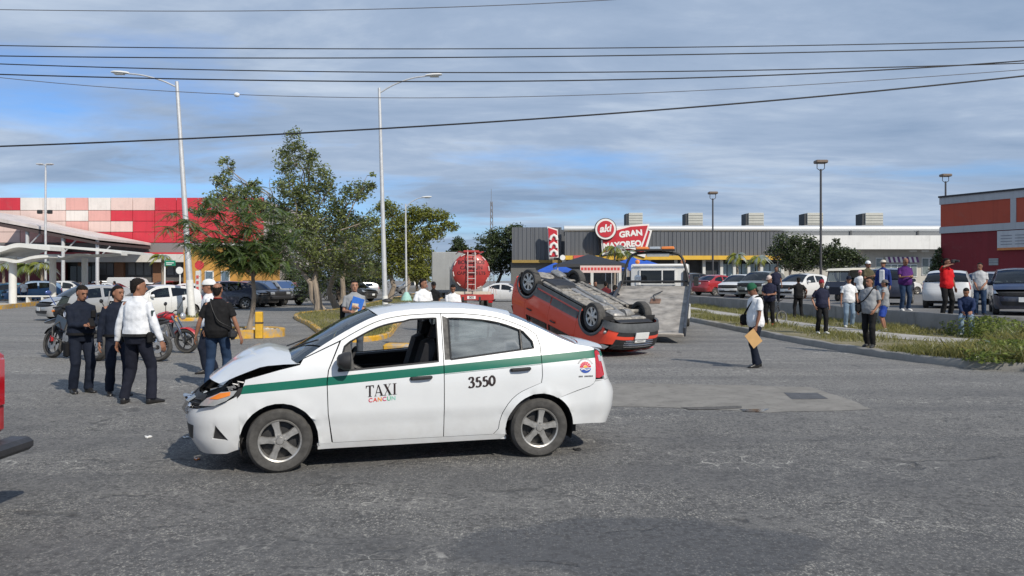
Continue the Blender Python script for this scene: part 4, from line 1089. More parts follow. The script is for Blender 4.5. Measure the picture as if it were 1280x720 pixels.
for px in (107, 152, 200, 245, 290):
    b = MB(); b.box((lx(px), YL - .35, lz(328) / 2), (1.0, .5, lz(328))); child(b, 'pillar', mat('brown pillar', (.22, .11, .06), .8, var=.15), ls)
for px in (121, 130, 139, 166, 176, 186, 214, 224, 234):
    b = MB(); b.box((lx(px), YL - .22, lz(336)), (.70, .08, 1.3)); child(b, 'roller_panel', mat('roller grey', (.16, .165, .17), .6, var=.15), ls)
# sloping porch roof of the store
cp = empty('porch_roof', (lx(20), 72, 0), 0, 'sloping dark porch roof on struts before the supermarket entrance', 'porch')
YC = 71
b = MB(); pr = [(at(-60, YC), hz(258, YC)), (at(0, YC), hz(273, YC)), (at(122, YC), hz(297, YC)), (at(122, YC), hz(300, YC)), (at(0, YC), hz(277.5, YC)), (at(-60, YC), hz(263, YC))]
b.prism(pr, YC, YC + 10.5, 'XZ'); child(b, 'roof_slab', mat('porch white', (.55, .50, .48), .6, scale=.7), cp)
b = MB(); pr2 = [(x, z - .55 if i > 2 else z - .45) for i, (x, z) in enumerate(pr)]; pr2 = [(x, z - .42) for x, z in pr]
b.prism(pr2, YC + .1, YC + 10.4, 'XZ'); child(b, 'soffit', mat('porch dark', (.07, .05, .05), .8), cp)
for px in (30, 75, 118):
    b = MB(); zt = float(np.interp(px, [0, 122], [hz(279, YC), hz(301, YC)])); b.tube([(at(px, YC), YC + .5, 0), (at(px, YC), YC + .5, zt)], .16, 8); child(b, 'post', M_GALV, cp)
    b = MB(); b.tube([(at(px, YC), YC + .5, zt - 1.8), (at(px + 16, YC), YC + .5, zt - .55)], .07, 6); child(b, 'strut', M_GALV, cp)
b = MB(); b.box((at(20, 80), 81, 3.2), (9.5, .4, 4.6)); child(b, 'entrance_wall', mat('entrance red', (.13, .02, .025), .7), cp)
for k in range(4):
    b = MB(); b.box((at(88 + k * 9, 80), 80.6, 1.9), (.66, .1, 2.6)); child(b, 'door_pane', mat('dark door glass', (.03, .035, .04), .1), cp)
# yellow house behind the trees
yh = empty('yellow_house', (at(265, 66), 66, 0), 0, 'mustard yellow shop building half hidden behind the feathery tree', 'building')
b = MB(); b.box((at(272, 66), 70, 2.35), (5.9, 8, 4.7)); child(b, 'wall', mat('mustard wall', (.52, .27, .06), .85, var=.15, scale=.7), yh)
b = MB(); b.box((at(272, 66), 70, 4.8), (6.3, 8.4, .22)); child(b, 'roof', M_OFFW, yh)
for px in (262, 282):
    b = MB(); b.box((at(px, 66), 65.96, 1.9), (.75, .1, 1.3)); f = child(b, 'window', M_WHITEPAINT, yh)
    b = MB(); b.box((at(px, 66), 65.9, 1.9), (.6, .06, 1.15)); o = child(b, 'pane', mat('blue shop glass', (.12, .17, .22), .12), yh); o.parent = f

# ------------------------------------------------------------------ shelter on the left
sh_ = empty('shelter', (at(60, 52), 52, .15), 0, 'white open shelter with wavy roof and round columns at the car park entrance', 'shelter')
YS = 52
def sx(px): return at(px, YS)
def sz(py): return hz(py, YS)
M_SHEL = mat('shelter white', (.66, .66, .63), .6, var=.07, scale=1)
for px, Yq, r in ((16, YS, .24), (66, YS + 3, .22), (106, YS + 6, .22)):
    b = MB(); b.cyl((at(px, Yq), Yq, .15), (at(px, Yq), Yq, hz(321 if px < 100 else 323, Yq)), r, seg=16); child(b, 'column', M_SHEL, sh_)
def wave(b, px0, px1, top, th, Y0, Y1):
    n = len(top); P0 = [(at(px, Y0), Y0, hz(py, Y0)) for px, py in top]; P1 = [(at(px, Y0), Y0, hz(py, Y0) - th) for px, py in top]
    rg = []
    for yy in (Y0, Y1):
        rg.append([(x, yy, z) for x, _, z in P0] + [(x, yy, z) for x, _, z in P1[::-1]])
    b.loft(rg, True, True)
b = MB(); wave(b, 0, 0, smooth_line([(-45, 303), (-20, 316), (0, 310), (20, 304), (40, 305.5), (62, 308)], 5), .28, YS - 1.2, YS + .4); child(b, 'roof_beam', M_SHEL, sh_)
b = MB(); wave(b, 0, 0, smooth_line([(-45, 318), (-20, 327), (0, 322), (20, 325), (40, 320), (60, 318)], 5), .20, YS - .9, YS + .2); child(b, 'lower_beam', M_SHEL, sh_)
b = MB(); wave(b, 0, 0, smooth_line([(-45, 304), (-20, 316.5), (0, 311), (20, 305), (62, 306), (110, 310), (152, 314)], 5), .16, YS + .5, YS + 5); child(b, 'roof_sheet', M_SHEL, sh_)
b = MB(); wave(b, 0, 0, smooth_line([(60, 318), (75, 322), (95, 317), (115, 318), (150, 316)], 5), .18, YS + 5.1, YS + 6.2); child(b, 'rear_beam', M_SHEL, sh_)
b = MB(); b.box((sx(42), YS + .6, .62), (2.9, .45, .1), bev=.02)
child(b, 'bench_seat', M_SHEL, sh_)
for px in (29, 48):
    b = MB(); b.box((sx(px), YS + .6, .36), (.14, .4, .42)); child(b, 'bench_leg', M_SHEL, sh_)
# ------------------------------------------------------------------ people
def remesh(mb, voxel, it=3, fac=.5):
    me = bpy.data.meshes.new('tmp'); me.from_pydata(mb.v, [], mb.f); me.update()
    o = bpy.data.objects.new('tmp', me); COL.objects.link(o)
    r = o.modifiers.new('r', 'REMESH'); r.mode = 'VOXEL'; r.voxel_size = voxel
    s = o.modifiers.new('s', 'SMOOTH'); s.factor = fac; s.iterations = it
    dg = bpy.context.evaluated_depsgraph_get(); out = bpy.data.meshes.new_from_object(o.evaluated_get(dg))
    bpy.data.objects.remove(o); bpy.data.meshes.remove(me)
    return out
def skin_mat(tone=0):
    cols = [(.36, .185, .12), (.27, .130, .08), (.20, .095, .06), (.42, .24, .165)]
    return mat('skin tone %d' % tone, cols[tone], .55, var=.10, scale=14, spec=.35)
def cloth(name, col, rough=.85, bump=.25): return mat(name, col, rough, var=.13, scale=9, bump=bump, bscale=55, spec=.2)
def denim(name, col):
    if name in MATS: return MATS[name]
    n = NT(name); co = n.co()
    f = n.noise(co, 5, 5, .6); g = n.noise(n.map(co, (90, 90, 25)), 6, 2)
    c = n.mix(n.m('MULTIPLY', f, .6), tuple(x * .75 for x in col), tuple(min(1, x * 1.6) for x in col))
    c = n.mix(n.m('MULTIPLY', g, .25), c, tuple(min(1, x * 2) for x in col))
    n.set(Base_Color=c, Roughness=.85); n.b.inputs['Specular IOR Level'].default_value = .2; n.bump(g, .2, .004)
    MATS[name] = n.mat; return n.mat
def ik(S, T, a, b, pole):
    S = Vector(S); T = Vector(T); d = T - S; L = d.length
    if L > (a + b) * .995: T = S + d * ((a + b) * .995 / L); d = T - S; L = d.length
    x = (a * a - b * b + L * L) / (2 * L); h = math.sqrt(max(a * a - x * x, 0)); u = d / L
    p = Vector(pole); p = p - u * p.dot(u); p = p.normalized() if p.length > 1e-5 else u.orthogonal()
    return S + u * x + p * h, T
def hand(mb, W, d, n, side, curl=.5):
    """palm and five fingers: W wrist, d along the forearm, n back-of-hand normal"""
    d = d.normalized(); n = (n - d * n.dot(d)).normalized(); s = d.cross(n) * side           # s points to the thumb side
    mb.tube([W - d * .03, W, W + d * .03, W + d * .075, W + d * .09], [(.021, .026), (.019, .027), (.016, .036), (.014, .040), (.010, .036)], 8, up=n, round_=True)
    for i, (o, L) in enumerate(((.030, .070), (.010, .078), (-.010, .072), (-.029, .056))):
        p = W + d * (.086 - abs(i - 1) * .004) + s * o; pts = [p - d * .015]; dd = d.copy(); pts.append(p)
        for k in range(3):
            dd = (dd * math.cos(curl * (.6 + .2 * i * .3)) - n * math.sin(curl * (.6 + .2 * i * .3))).normalized(); pts.append(pts[-1] + dd * L * (.42, .33, .25)[k])
        mb.tube(pts, [.0095, .0095, .009, .0085, .006], 6, round_=True)
    p = W + d * .025 + s * .028; td = (d * .75 + s * .55 - n * .35).normalized(); td2 = (d * .9 + s * .1 - n * .45).normalized()
    mb.tube([p - s * .012, p, p + td * .035, p + td * .035 + td2 * .03, p + td * .035 + td2 * .052], [.013, .0125, .011, .0095, .006], 6, round_=True)
TORSO = [(.84, .135, .105), (.90, .165, .118), (.97, .166, .120), (1.06, .152, .112), (1.17, .162, .116), (1.29, .178, .120), (1.37, .178, .108), (1.425, .150, .088), (1.462, .090, .068)]
HEAD = [(0, .026, .028, -.052), (.018, .045, .05, -.042), (.05, .060, .074, -.020), (.09, .068, .088, -.008), (.13, .074, .096, 0), (.17, .075, .097, .004), (.205, .062, .082, .006), (.226, .036, .05, .006), (.235, .010, .014, .006)]
HAIR = [(.030, .038, .030, .058), (.07, .058, .050, .050), (.11, .0715, .064, .040), (.15, .0780, .080, .024), (.178, .0785, .089, .013), (.207, .0680, .089, .004), (.231, .046, .062, .006), (.245, .014, .02, .008)]
def ell(cx, cy, z, rx, ry, n=16, sq=1.0):
    out = []
    for k in range(n):
        a = 2 * PI * k / n; c, s = math.cos(a), math.sin(a)
        out.append(Vector((cx + rx * math.copysign(abs(c) ** sq, c), cy + ry * math.copysign(abs(s) ** sq, s), z)))
    return out
def wrinkle(me, amp, sc, seed, stretch=(1, 1, .45)):
    me.update(); nr = [v.normal.copy() for v in me.vertices]
    for v, n in zip(me.vertices, nr):
        p = Vector((v.co.x * sc * stretch[0] + seed, v.co.y * sc * stretch[1], v.co.z * sc * stretch[2] * 2 + seed))
        v.co += n * amp * (noise.noise(p) + .5 * noise.noise(p * 2.1))
def person(label, loc, face, H=1.72, shirt=None, sleeve='short', trousers=None, shorts=False, shoes=None, skin=1, hair='short', hat=None, hatm=None,
           fat=0.0, lh=None, rh=None, lf=(.11, .0), rf=(-.11, .0), head=(0, 0, 0), lean=0.0, pelvis=(0, 0, 0), vox=.012, tucked=False, group=None, untuck=.0,
           lpole=None, rpole=None, curl=(.45, .45), face_detail=True, hairc=(.012, .010, .009), cat='person', feet_z=(0, 0), foot_yaw=(8, -8), toes=None, collar=True):
    """faces -y before turning by face; lh and rh are wrist targets, lf and rf feet on the ground"""
    shoes = shoes or mat('black shoes', (.018, .017, .017), .35, var=.2); shirt = shirt or cloth('white shirt', (.68, .70, .72)); trousers = trousers or cloth('navy trousers', (.012, .014, .022))
    root = empty('person', loc, face, label, cat, group); k = H / 1.75; root.scale = (k, k, k)
    sm = skin_mat(skin); seed = (hash(label) % 97) * 1.37 if False else sum(map(ord, label)) % 97 * 1.37
    pv = Vector((0, 0, .93)); TM = Matrix.Translation(Vector(pelvis)) @ Matrix.Translation(pv) @ Matrix.Rotation(lean, 4, 'X') @ Matrix.Translation(-pv)
    fatw = lambda z: fat * math.exp(-((z - 1.06) / .17) ** 2)
    def torso(mb, inf, zmin=0, zmax=9, flare=0):
        mb.M = TM; rg = []
        for z, rx, ry in TORSO:
            if z < zmin - 1e-6 or z > zmax: continue
            f = fatw(z); rg.append(ell(0, -.03 * f * 1.6, z, rx + inf + .055 * f, ry + inf + .085 * f, 20, .86))
        mb.loft(rg); mb.M = None
    # joints
    sh = {}; J = {}
    for s, tgt, pole in ((1, lh, lpole), (-1, rh, rpole)):
        S = TM @ Vector((s * .178, .005, 1.388)); T = Vector(tgt) if tgt else TM @ Vector((s * (.245 + .07 * fat), -.03, .845))
        E, T = ik(S, T, .295, .255, pole or (s * .5, .8, -.35)); J[s] = (S, E, T)
    Lg = {}
    for s, ft, fz in ((1, lf, feet_z[0]), (-1, rf, feet_z[1])):
        Hp = Vector((s * .088, 0, .90)) + Vector(pelvis); A = Vector((ft[0], ft[1] + .01, .085 + fz))
        K, A = ik(Hp, A, .425, .415, (s * .12, -1, 0)); Lg[s] = (Hp, K, A)
    # body ---------------------------------------------------------------
    b = MB(); torso(b, -.014)
    nk0 = TM @ Vector((0, .008, 1.42)); HM = TM @ Matrix.Translation((0, -.002, 1.515)) @ Matrix.Rotation(head[0], 4, 'Z') @ Matrix.Rotation(head[1], 4, 'X') @ Matrix.Rotation(head[2], 4, 'Y')
    b.tube([nk0, TM @ Vector((0, .008, 1.48)), HM @ Vector((0, .012, .07))], [.062, .056, .055], 12)
    b.M = HM
    b.loft([ell(0, yo, z, rx, ry, 16, .92) for z, rx, ry, yo in HEAD])
    b.tube([(0, -.090, .128), (0, -.105, .105), (0, -.115, .086), (0, -.098, .078)], [.010, .013, .017, .012], 8, round_=True)
    b.tube([(-.03, -.088, .145), (0, -.096, .146), (.03, -.088, .145)], .011, 6, round_=True)
    b.tube([(-.022, -.088, .052), (0, -.094, .054), (.022, -.088, .052)], .011, 6, round_=True)
    for s in (1, -1): b.ball((s * .076, .008, .108), (.011, .020, .031), 8, 6)
    b.M = None
    for s in (1, -1):
        S, E, T = J[s]; S0 = TM @ Vector((s * .11, .005, 1.39))
        m1 = S.lerp(E, .4); m2 = E.lerp(T, .3)
        b.tube([S0, S, m1, E, m2, E.lerp(T, .8), T], [.050, .052, .046, .036, .039, .028, .024], 10, round_=True)
        Hp, K, A = Lg[s]; b.tube([Hp, Hp.lerp(K, .5), K, K.lerp(A, .35), K.lerp(A, .8), A], [.075, .065, .050, .050, .036, .034], 10, round_=True)
    bm_ = remesh(b, vox, 2, .4)
    fb = MB(); fb.add([v.co for v in bm_.vertices], [tuple(p.vertices) for p in bm_.polygons]); bpy.data.meshes.remove(bm_)
    for s, cu in ((1, curl[0]), (-1, curl[1])):
        S, E, T = J[s]; d = (T - E).normalized(); nrm = Vector((s * 1.0, .25, .1)) if d.z < -.5 else Vector((s * .5, -.2, .9))
        hand(fb, T, d, nrm, s, cu)
    fb.build('body', sm, root, 60)
    # clothes ------------------------------------------------------------
    t = MB(); hem = .855 if not tucked else .95
    t.M = TM; rg = []
    for z, rx, ry in TORSO:
        if z < hem - .03: continue
        f = fatw(z); e = .014 + (.012 if (not tucked and z < 1.0) else 0) + (.012 if tucked and z < 1.1 else 0)
        rg.append(ell(0, -.03 * f * 1.6, z, rx + e + .055 * f, ry + e + .085 * f, 22, .86))
    rg.append(ell(0, .004, 1.49, .066, .062, 22, 1))
    t.loft(rg); t.M = None
    if collar: t.tube([nk0 + Vector((0, 0, .02)), TM @ Vector((0, .006, 1.505))], [.070, .064], 14)
    for s in (1, -1):
        S, E, T = J[s]; S0 = TM @ Vector((s * .10, .005, 1.385))
        if sleeve == 'short': pts = [S0, S, S.lerp(E, .45), S.lerp(E, .72)]; rr = [.050, .058, .064, .068]
        elif sleeve == 'long': pts = [S0, S, S.lerp(E, .5), E, E.lerp(T, .5), E.lerp(T, .97)]; rr = [.050, .057, .059, .053, .047, .038]
        else: pts = [S0, S, S.lerp(E, .2)]; rr = [.06, .064, .06]
        t.tube(pts, rr, 12)
    sm_ = remesh(t, vox, 3, .5); wrinkle(sm_, .011, 9, seed)
    sm_.polygons.foreach_set('use_smooth', [True] * len(sm_.polygons)); so = obj('shirt', sm_, root, shirt)
    p = MB(); p.M = TM
    rg = []
    for z, rx, ry in TORSO[:4]:
        if z > (1.0 if tucked else .98): continue
        f = fatw(z); rg.append(ell(0, -.03 * f * 1.2, z, rx + .013 + .05 * f * (.6 if z < .95 else .9), ry + .013 + .075 * f * (.4 if z < .95 else .8), 20, .86))
    p.loft(rg); p.M = None
    for s in (1, -1):
        Hp, K, A = Lg[s]
        q = Hp + Vector((0, 0, .02)) + (TM @ pv - pv) * 0
        if shorts: p.tube([q, Hp.lerp(K, .5), Hp.lerp(K, .95)], [.098, .096, .092], 14)
        else: p.tube([q, Hp.lerp(K, .45), K, K.lerp(A, .4), A + Vector((0, 0, -.02))], [.098, .092, .076, .072, .069], 14)
    pm_ = remesh(p, vox, 3, .5); wrinkle(pm_, .012, 7, seed + 5)
    pm_.polygons.foreach_set('use_smooth', [True] * len(pm_.polygons)); obj('trousers', pm_, root, trousers)
    for i, s in enumerate((1, -1)):
        Hp, K, A = Lg[s]; q = MB(); yaw = R(foot_yaw[i]); pitch = (toes or (0, 0))[i]
        q.M = Matrix.Translation((A.x, A.y - .01, A.z - .085)) @ Matrix.Rotation(yaw, 4, 'Z') @ Matrix.Rotation(pitch, 4, 'X')
        rg = []
        for y, w, h in ((.075, .022, .07), (.065, .036, .092), (.03, .041, .105), (-.03, .042, .095), (-.09, .046, .066), (-.14, .046, .050), (-.175, .036, .042), (-.192, .018, .030)):
            rg.append([(w * math.copysign(abs(math.cos(a)) ** .6, math.cos(a)), y, max(0.004, h * .5 + h * .5 * math.copysign(abs(math.sin(a)) ** .7, math.sin(a)))) for a in np.linspace(0, 2 * PI, 12, endpoint=False)])
        q.loft(rg, flip=True); q.M = None; q.build('shoe', shoes, root, 50)
    # head dress ---------------------------------------------------------
    if hair:
        h = MB(); h.M = HM; hs = HAIR if hair == 'short' else [(z, rx * .95, ry * .96, yo) for z, rx, ry, yo in HAIR if z < .2]
        h.loft([ell(0, yo, z, rx, ry, 18, .95) for z, rx, ry, yo in hs]); h.M = None
        hm = remesh(h, max(vox * .7, .008), 1); wrinkle(hm, .006, 45, seed, (1, 1, 1)); hm.polygons.foreach_set('use_smooth', [True] * len(hm.polygons))
        obj('hair', hm, root, mat('hair %.3f' % hairc[0], hairc, .75, var=.3, scale=40, bump=.5, bscale=120, spec=.15))
    if hat: headwear(root, HM, hat, hatm)
    if face_detail:
        dk = mat('eye', (.02, .012, .01), .3); em = mat('brow', (.015, .012, .010), .8)
        for s in (1, -1):
            q = MB(); q.M = HM; q.ball((s * .031, -.0905, .125), (.014, .006, .0065), 10, 6); q.M = None; q.build('eye', dk, root)
            q = MB(); q.M = HM; q.tube([(s * .012, -.101, .144), (s * .032, -.099, .150), (s * .05, -.086, .143)], [(.0035, .004)] * 3, 6); q.M = None; q.build('eyebrow', em, root)
        q = MB(); q.M = HM; q.tube([(-.022, -.095, .051), (0, -.103, .053), (.022, -.095, .051)], [.003, .006, .003], 6); q.M = None; q.build('mouth', mat('lips', (.16, .06, .05), .5), root)
    return dict(root=root, HM=HM, TM=TM, J=J, L=Lg, seed=seed)
def headwear(root, HM, kind, m):
    q = MB(); q.M = HM
    if kind == 'cap' or kind == 'backcap':
        q.loft([ell(0, .006, z, rx, ry, 18) for z, rx, ry in ((.150, .084, .104), (.19, .084, .104), (.225, .070, .088), (.25, .040, .05), (.258, .008, .01))])
        br = []
        sg = -1 if kind == 'cap' else 1
        for u in np.linspace(-1, 1, 9): br.append((u * .07, sg * (.088 + .075 * math.sqrt(max(0, 1 - u * u)))))
        top = [(x, y, .156 - .012 * abs(x) / .07) for x, y in br]; bot = [(x, y, z - .006) for x, y, z in top]
        n = len(top); q.add(top + bot + [(-.075, sg * .05, .158), (.075, sg * .05, .158), (-.075, sg * .05, .150), (.075, sg * .05, .150)], [tuple(list(range(n)) + [2 * n + 1, 2 * n]), tuple(list(range(n, 2 * n))[::-1] + [2 * n + 2, 2 * n + 3])] + [(i, n + i, n + i + 1, i + 1) for i in range(n - 1)])
        nm = 'cap'
    elif kind == 'beanie':
        q.loft([ell(0, .006, z, rx, ry, 18) for z, rx, ry in ((.125, .084, .104), (.135, .088, .108), (.165, .088, .108), (.17, .084, .104), (.22, .070, .086), (.25, .040, .05), (.262, .008, .01))]); nm = 'beanie'
    elif kind == 'helmet':
        q.loft([ell(0, .006, z, rx, ry, 20) for z, rx, ry in ((.150, .098, .122), (.158, .106, .130), (.19, .104, .126), (.235, .086, .104), (.262, .05, .06), (.272, .01, .012))]); nm = 'helmet'
    elif kind == 'straw':
        q.loft([ell(0, .006, z, rx, ry, 20) for z, rx, ry in ((.163, .15, .165), (.170, .155, .17), (.176, .09, .108), (.215, .084, .102), (.245, .060, .07), (.255, .01, .012))]); nm = 'hat'
    q.M = None
    return q.build(nm, m, root, 45)
def belt(P, m, z=.965, inf=.028, fat=0):
    q = MB(); q.M = P['TM']; rx, ry = .166 + inf + .04 * fat, .120 + inf + .06 * fat
    q.loft([ell(0, -.03 * fat, zz, rx + e, ry + e, 24, .86) for zz, e in ((z - .02, -.004), (z - .019, .003), (z + .019, .003), (z + .02, -.004))]); q.M = None
    return q.build('belt', m, P['root'], 40)
# ------------------------------------------------------------------ the people in the photograph
NAVY = cloth('navy uniform', (.010, .014, .026)); WSH = cloth('white shirt', (.66, .68, .71)); BLK = cloth('black cloth', (.011, .011, .012)); NTR = cloth('navy trousers', (.012, .014, .024))
GRT = cloth('grey tee', (.27, .28, .29)); WT = cloth('white tee', (.70, .71, .72)); NVT = cloth('navy tee', (.018, .020, .042)); JN = denim('blue jeans', (.018, .036, .075)); JL = denim('pale jeans', (.16, .22, .29)); JG = denim('grey jeans', (.06, .07, .085))
RDT = cloth('red tee', (.50, .012, .016)); PUR = cloth('purple shirt', (.075, .020, .13)); OLV = cloth('olive shirt', (.075, .068, .04)); BLJ = cloth('blue jacket', (.018, .035, .16)); MRN = cloth('maroon shirt', (.10, .015, .02))
WSHOE = mat('white trainers', (.62, .62, .60), .6); RSHOE = mat('red trainers', (.50, .03, .03), .6)
def W(P):
    r = P['root']; return Matrix.Translation(r.location) @ r.rotation_euler.to_matrix().to_4x4() @ Matrix.Diagonal((*r.scale, 1))
def held(P, name, m, label, cat, fn, smooth=35):
    """something carried: a thing of its own, placed in the person's frame"""
    b = MB(); fn(b); M_ = W(P); c = sum((Vector(v) for v in b.v), Vector()) / len(b.v); org = M_ @ c
    b.v = [tuple(M_ @ Vector(v) - org) for v in b.v]; o = b.build(name, m, None, smooth); o.location = org; return tag(o, label, cat)
def strap_pts(s, fat=0.0, hip=.98):
    k = 1 + .45 * fat
    return smooth_line([(-s * .215 * k, -.02, hip), (-s * .17 * k, -.135 * k, hip + .07), (-s * .06, -.165 * k, 1.17), (s * .05, -.150, 1.32), (s * .105, -.07, 1.452), (s * .11, .02, 1.475), (s * .085, .10, 1.42), (s * .03, .145, 1.28), (-s * .07, .155 * k, 1.13), (-s * .17 * k, .11 * k, hip + .05), (-s * .215 * k, .02, hip)], 4)
def sling(P, s, m, label, bagc, size, fat=0.0, hip=.98):
    def fn(b):
        b.tube([Vector(p) for p in strap_pts(s, fat, hip)], [(.006, .02)] * len(strap_pts(s, fat, hip)), 6); b.box(bagc, size, bev=.055)
    return held(P, 'shoulder_bag', m, label, 'bag', fn)
def gpos(px, Y, z=0.0): return (at(px, Y), Y, z)
# --- by the motorcycles
P = person('policeman in dark navy uniform looking down at a phone in his hands', gpos(101, 11.8), R(52), 1.67, NAVY, 'long', NAVY, skin=1, fat=.45, lh=(.05, -.31, 1.13), rh=(-.06, -.30, 1.11), lf=(.10, -.05), rf=(-.10, .05), head=(.1, .32, 0), vox=.0095, tucked=True, curl=(.9, .9))
belt(P, BLK, fat=.45)
held(P, 'phone', BLK, 'dark phone held by the policeman in navy uniform', 'phone', lambda b: b.box((0, -.40, 1.16), (.075, .012, .15), Matrix.Rotation(R(-35), 3, 'X'), bev=.004))
b = MB(); b.box((.13, -.155, 1.28), (.07, .05, .13), bev=.015); b.build('radio', BLK, P['root'])
b = MB(); b.lathe([(.001, 0), (.042, 0), (.045, -.006)], 18, 'X', False, (-.248, -.02, 1.285)); b.build('arm_badge', mat('pale badge', (.45, .48, .55), .6), P['root'])
b = MB(); b.box((-.22, .0, .72), (.06, .13, .24), bev=.02); b.build('thigh_holster', BLK, P['root'])
P = person('officer in dark vest half hidden behind the man in white shirt', gpos(147, 11.55), R(38), 1.66, NAVY, 'long', NAVY, skin=1, fat=.3, lf=(.12, -.05), rf=(-.10, .08), head=(.5, .05, 0), vox=.010, tucked=True); belt(P, BLK, fat=.3)
P = person('officer in long-sleeved white shirt and dark trousers standing with his back turned', gpos(172, 10.75), R(168), 1.77, WSH, 'long', NTR, skin=1, fat=.45, lf=(.20, .02), rf=(-.18, -.06), lh=(.33, .0, .86), rh=(-.34, -.05, .87), head=(-.75, .05, 0), vox=.009, tucked=True, foot_yaw=(25, -20))
belt(P, mat('black leather', (.014, .013, .012), .4, var=.2), fat=.45)
b = MB(); b.box((-.235, .05, .93), (.06, .10, .16), bev=.02); b.build('radio_pouch', BLK, P['root'])
b = MB(); b.box((.236, -.01, .95), (.045, .07, .18), bev=.015); b.build('holster', BLK, P['root'])
b = MB(); b.box((-.268, .03, 1.27), (.012, .07, .08), Matrix.Rotation(R(6), 3, 'Y'), bev=.004); b.build('shoulder_patch', mat('dark patch', (.03, .05, .05), .7), P['root'])
P = person('man in black polo shirt and blue jeans seen from behind', gpos(272, 12.3), R(186), 1.70, BLK, 'short', JN, skin=1, fat=.75, lf=(.14, .05), rf=(-.12, -.05), lh=(.36, -.02, .86), rh=(-.36, -.03, .86), head=(0, 0, 0), vox=.010, hair='crop')
sling(P, 1, mat('grey black nylon', (.022, .022, .024), .6, var=.25), 'small black shoulder bag on the hip of the man in black polo', (-.27, .10, .90), (.12, .24, .17), .75, .98)
b = MB(); b.M = P['TM']; b.loft([ell(0, .008, z, r_, r_, 18) for z, r_ in ((1.495, .072), (1.50, .075), (1.508, .070))]); b.M = None; b.build('collar_trim', cloth('red trim', (.30, .03, .03)), P['root'])
person('man in white shirt and white helmet behind the man in black polo', gpos(261, 14.3), R(-70), 1.74, WSH, 'long', NAVY, skin=1, vox=.012, hat='helmet', hatm=mat('white helmet', (.70, .70, .68), .25, coat=.6), lf=(.1, -.05), rf=(-.1, .1))
# --- behind the taxi
P = person('man in grey tee shirt carrying a blue folder on the grass', gpos(443, 16.2), R(14), 1.74, GRT, 'short', JG, skin=0, fat=.3, lh=(.05, -.27, 1.18), rh=(-.10, -.25, 1.10), head=(.1, 0, 0), vox=.011)
held(P, 'folder', mat('blue folder', (.02, .13, .50), .5), 'blue folder held against the chest of the man in grey', 'folder', lambda b: b.box((.04, -.235, 1.24), (.25, .02, .30), Matrix.Rotation(R(18), 3, 'Y'), bev=.004))
held(P, 'papers', mat('buff paper', (.55, .48, .36), .8), 'buff papers under the blue folder', 'papers', lambda b: b.box((.0, -.262, 1.17), (.13, .015, .19), Matrix.Rotation(R(8), 3, 'Y'), bev=.002))
held(P, 'backpack', BLK, 'dark backpack hanging behind the man in grey', 'bag', lambda b: b.box((-.16, .20, 1.05), (.28, .16, .42), bev=.05))
person('man in white tee shirt standing beside the tank truck', gpos(529, 20), R(35), 1.77, WT, 'short', JG, skin=1, fat=.45, head=(.5, 0, 0), vox=.012)
person('man in white polo looking down before the tank truck bumper', gpos(566, 21.6), R(8), 1.63, WT, 'short', NTR, skin=1, fat=.2, lh=(.12, -.28, 1.02), rh=(-.06, -.28, 1.02), head=(0, .45, 0), vox=.012)
person('man in dark clothes behind the man in white tee shirt', gpos(542, 26), R(30), 1.68, BLK, 'short', NTR, skin=2, vox=.018, hat='cap', hatm=BLK)
# --- the man with the envelope
P = person('man in green cap and white shirt standing in the road, looking down', gpos(945, 15.25), R(-78), 1.69, WT, 'short', NAVY, skin=2, fat=.3, lh=(.24, -.14, .80), rh=(-.20, -.16, .95), lf=(.10, -.06), rf=(-.09, .10), head=(0, .42, 0), vox=.010, hat='beanie', hatm=cloth('green knit', (.015, .085, .045)), lean=.05, curl=(.8, .5))
held(P, 'envelope', mat('brown envelope', (.48, .29, .12), .8, var=.1), 'brown paper envelope in the hand of the man in green cap', 'envelope', lambda b: b.box((.27, -.21, .62), (.008, .25, .33), Matrix.Rotation(R(38), 3, 'X'), bev=.002))
sling(P, 1, BLK, 'black shoulder bag of the man in green cap', (-.17, -.17, .98), (.10, .20, .23), .3, 1.0)
# --- on the right verge
V = .15
P = person('man in navy tee and pale cap leaning on a bicycle', gpos(962, 26.7, V), R(-32), 1.75, NVT, 'short', BLK, skin=1, fat=.3, lh=(.10, -.30, 1.10), rh=(-.12, -.30, 1.10), head=(-.2, .25, 0), vox=.014, hat='cap', hatm=cloth('pale cap', (.55, .45, .40)), shoes=RSHOE)
person('man in dark vest with white sleeves standing on the wall', gpos(970, 39.5, TERR), R(0), 1.82, NVT, 'short', NTR, skin=1, fat=.3, vox=.018)
person('man in black with red print on his back before the white hatchback', gpos(998, 32, V), R(178), 1.71, BLK, 'short', BLK, skin=2, fat=.4, lh=(.30, -.24, 1.30), rh=(-.31, -.02, .95), lf=(.17, .02), rf=(-.15, 0), vox=.016)
P = person('man in navy polo and dark red cap walking on the verge', gpos(1027, 22.7, V), R(3), 1.60, NVT, 'short', BLK, skin=0, fat=.35, lh=(.24, -.02, .90), rh=(-.24, -.02, .90), lf=(.07, -.14), rf=(-.08, .12), vox=.013, hat='beanie', hatm=cloth('dark red knit', (.22, .02, .03)), hair=None, shoes=WSHOE)
person('man in white polo, dark cap and pale jeans on the verge', gpos(1061, 25.7, V), R(-6), 1.72, WT, 'short', JL, skin=1, fat=.3, head=(-.3, .1, 0), lh=(.27, -.06, .90), vox=.014, hat='cap', hatm=NAVY, shoes=WSHOE)
P = person('man in grey tee and black jeans standing at the kerb edge', gpos(1087, 18.0, V + .01), R(-48), 1.66, GRT, 'short', BLK, skin=1, fat=.45, lh=(.19, -.17, .92), rh=(-.24, -.10, .92), lf=(.12, -.10), rf=(-.10, .10), head=(-.25, .05, 0), vox=.010, shoes=mat('dark trainers', (.03, .03, .032), .6))
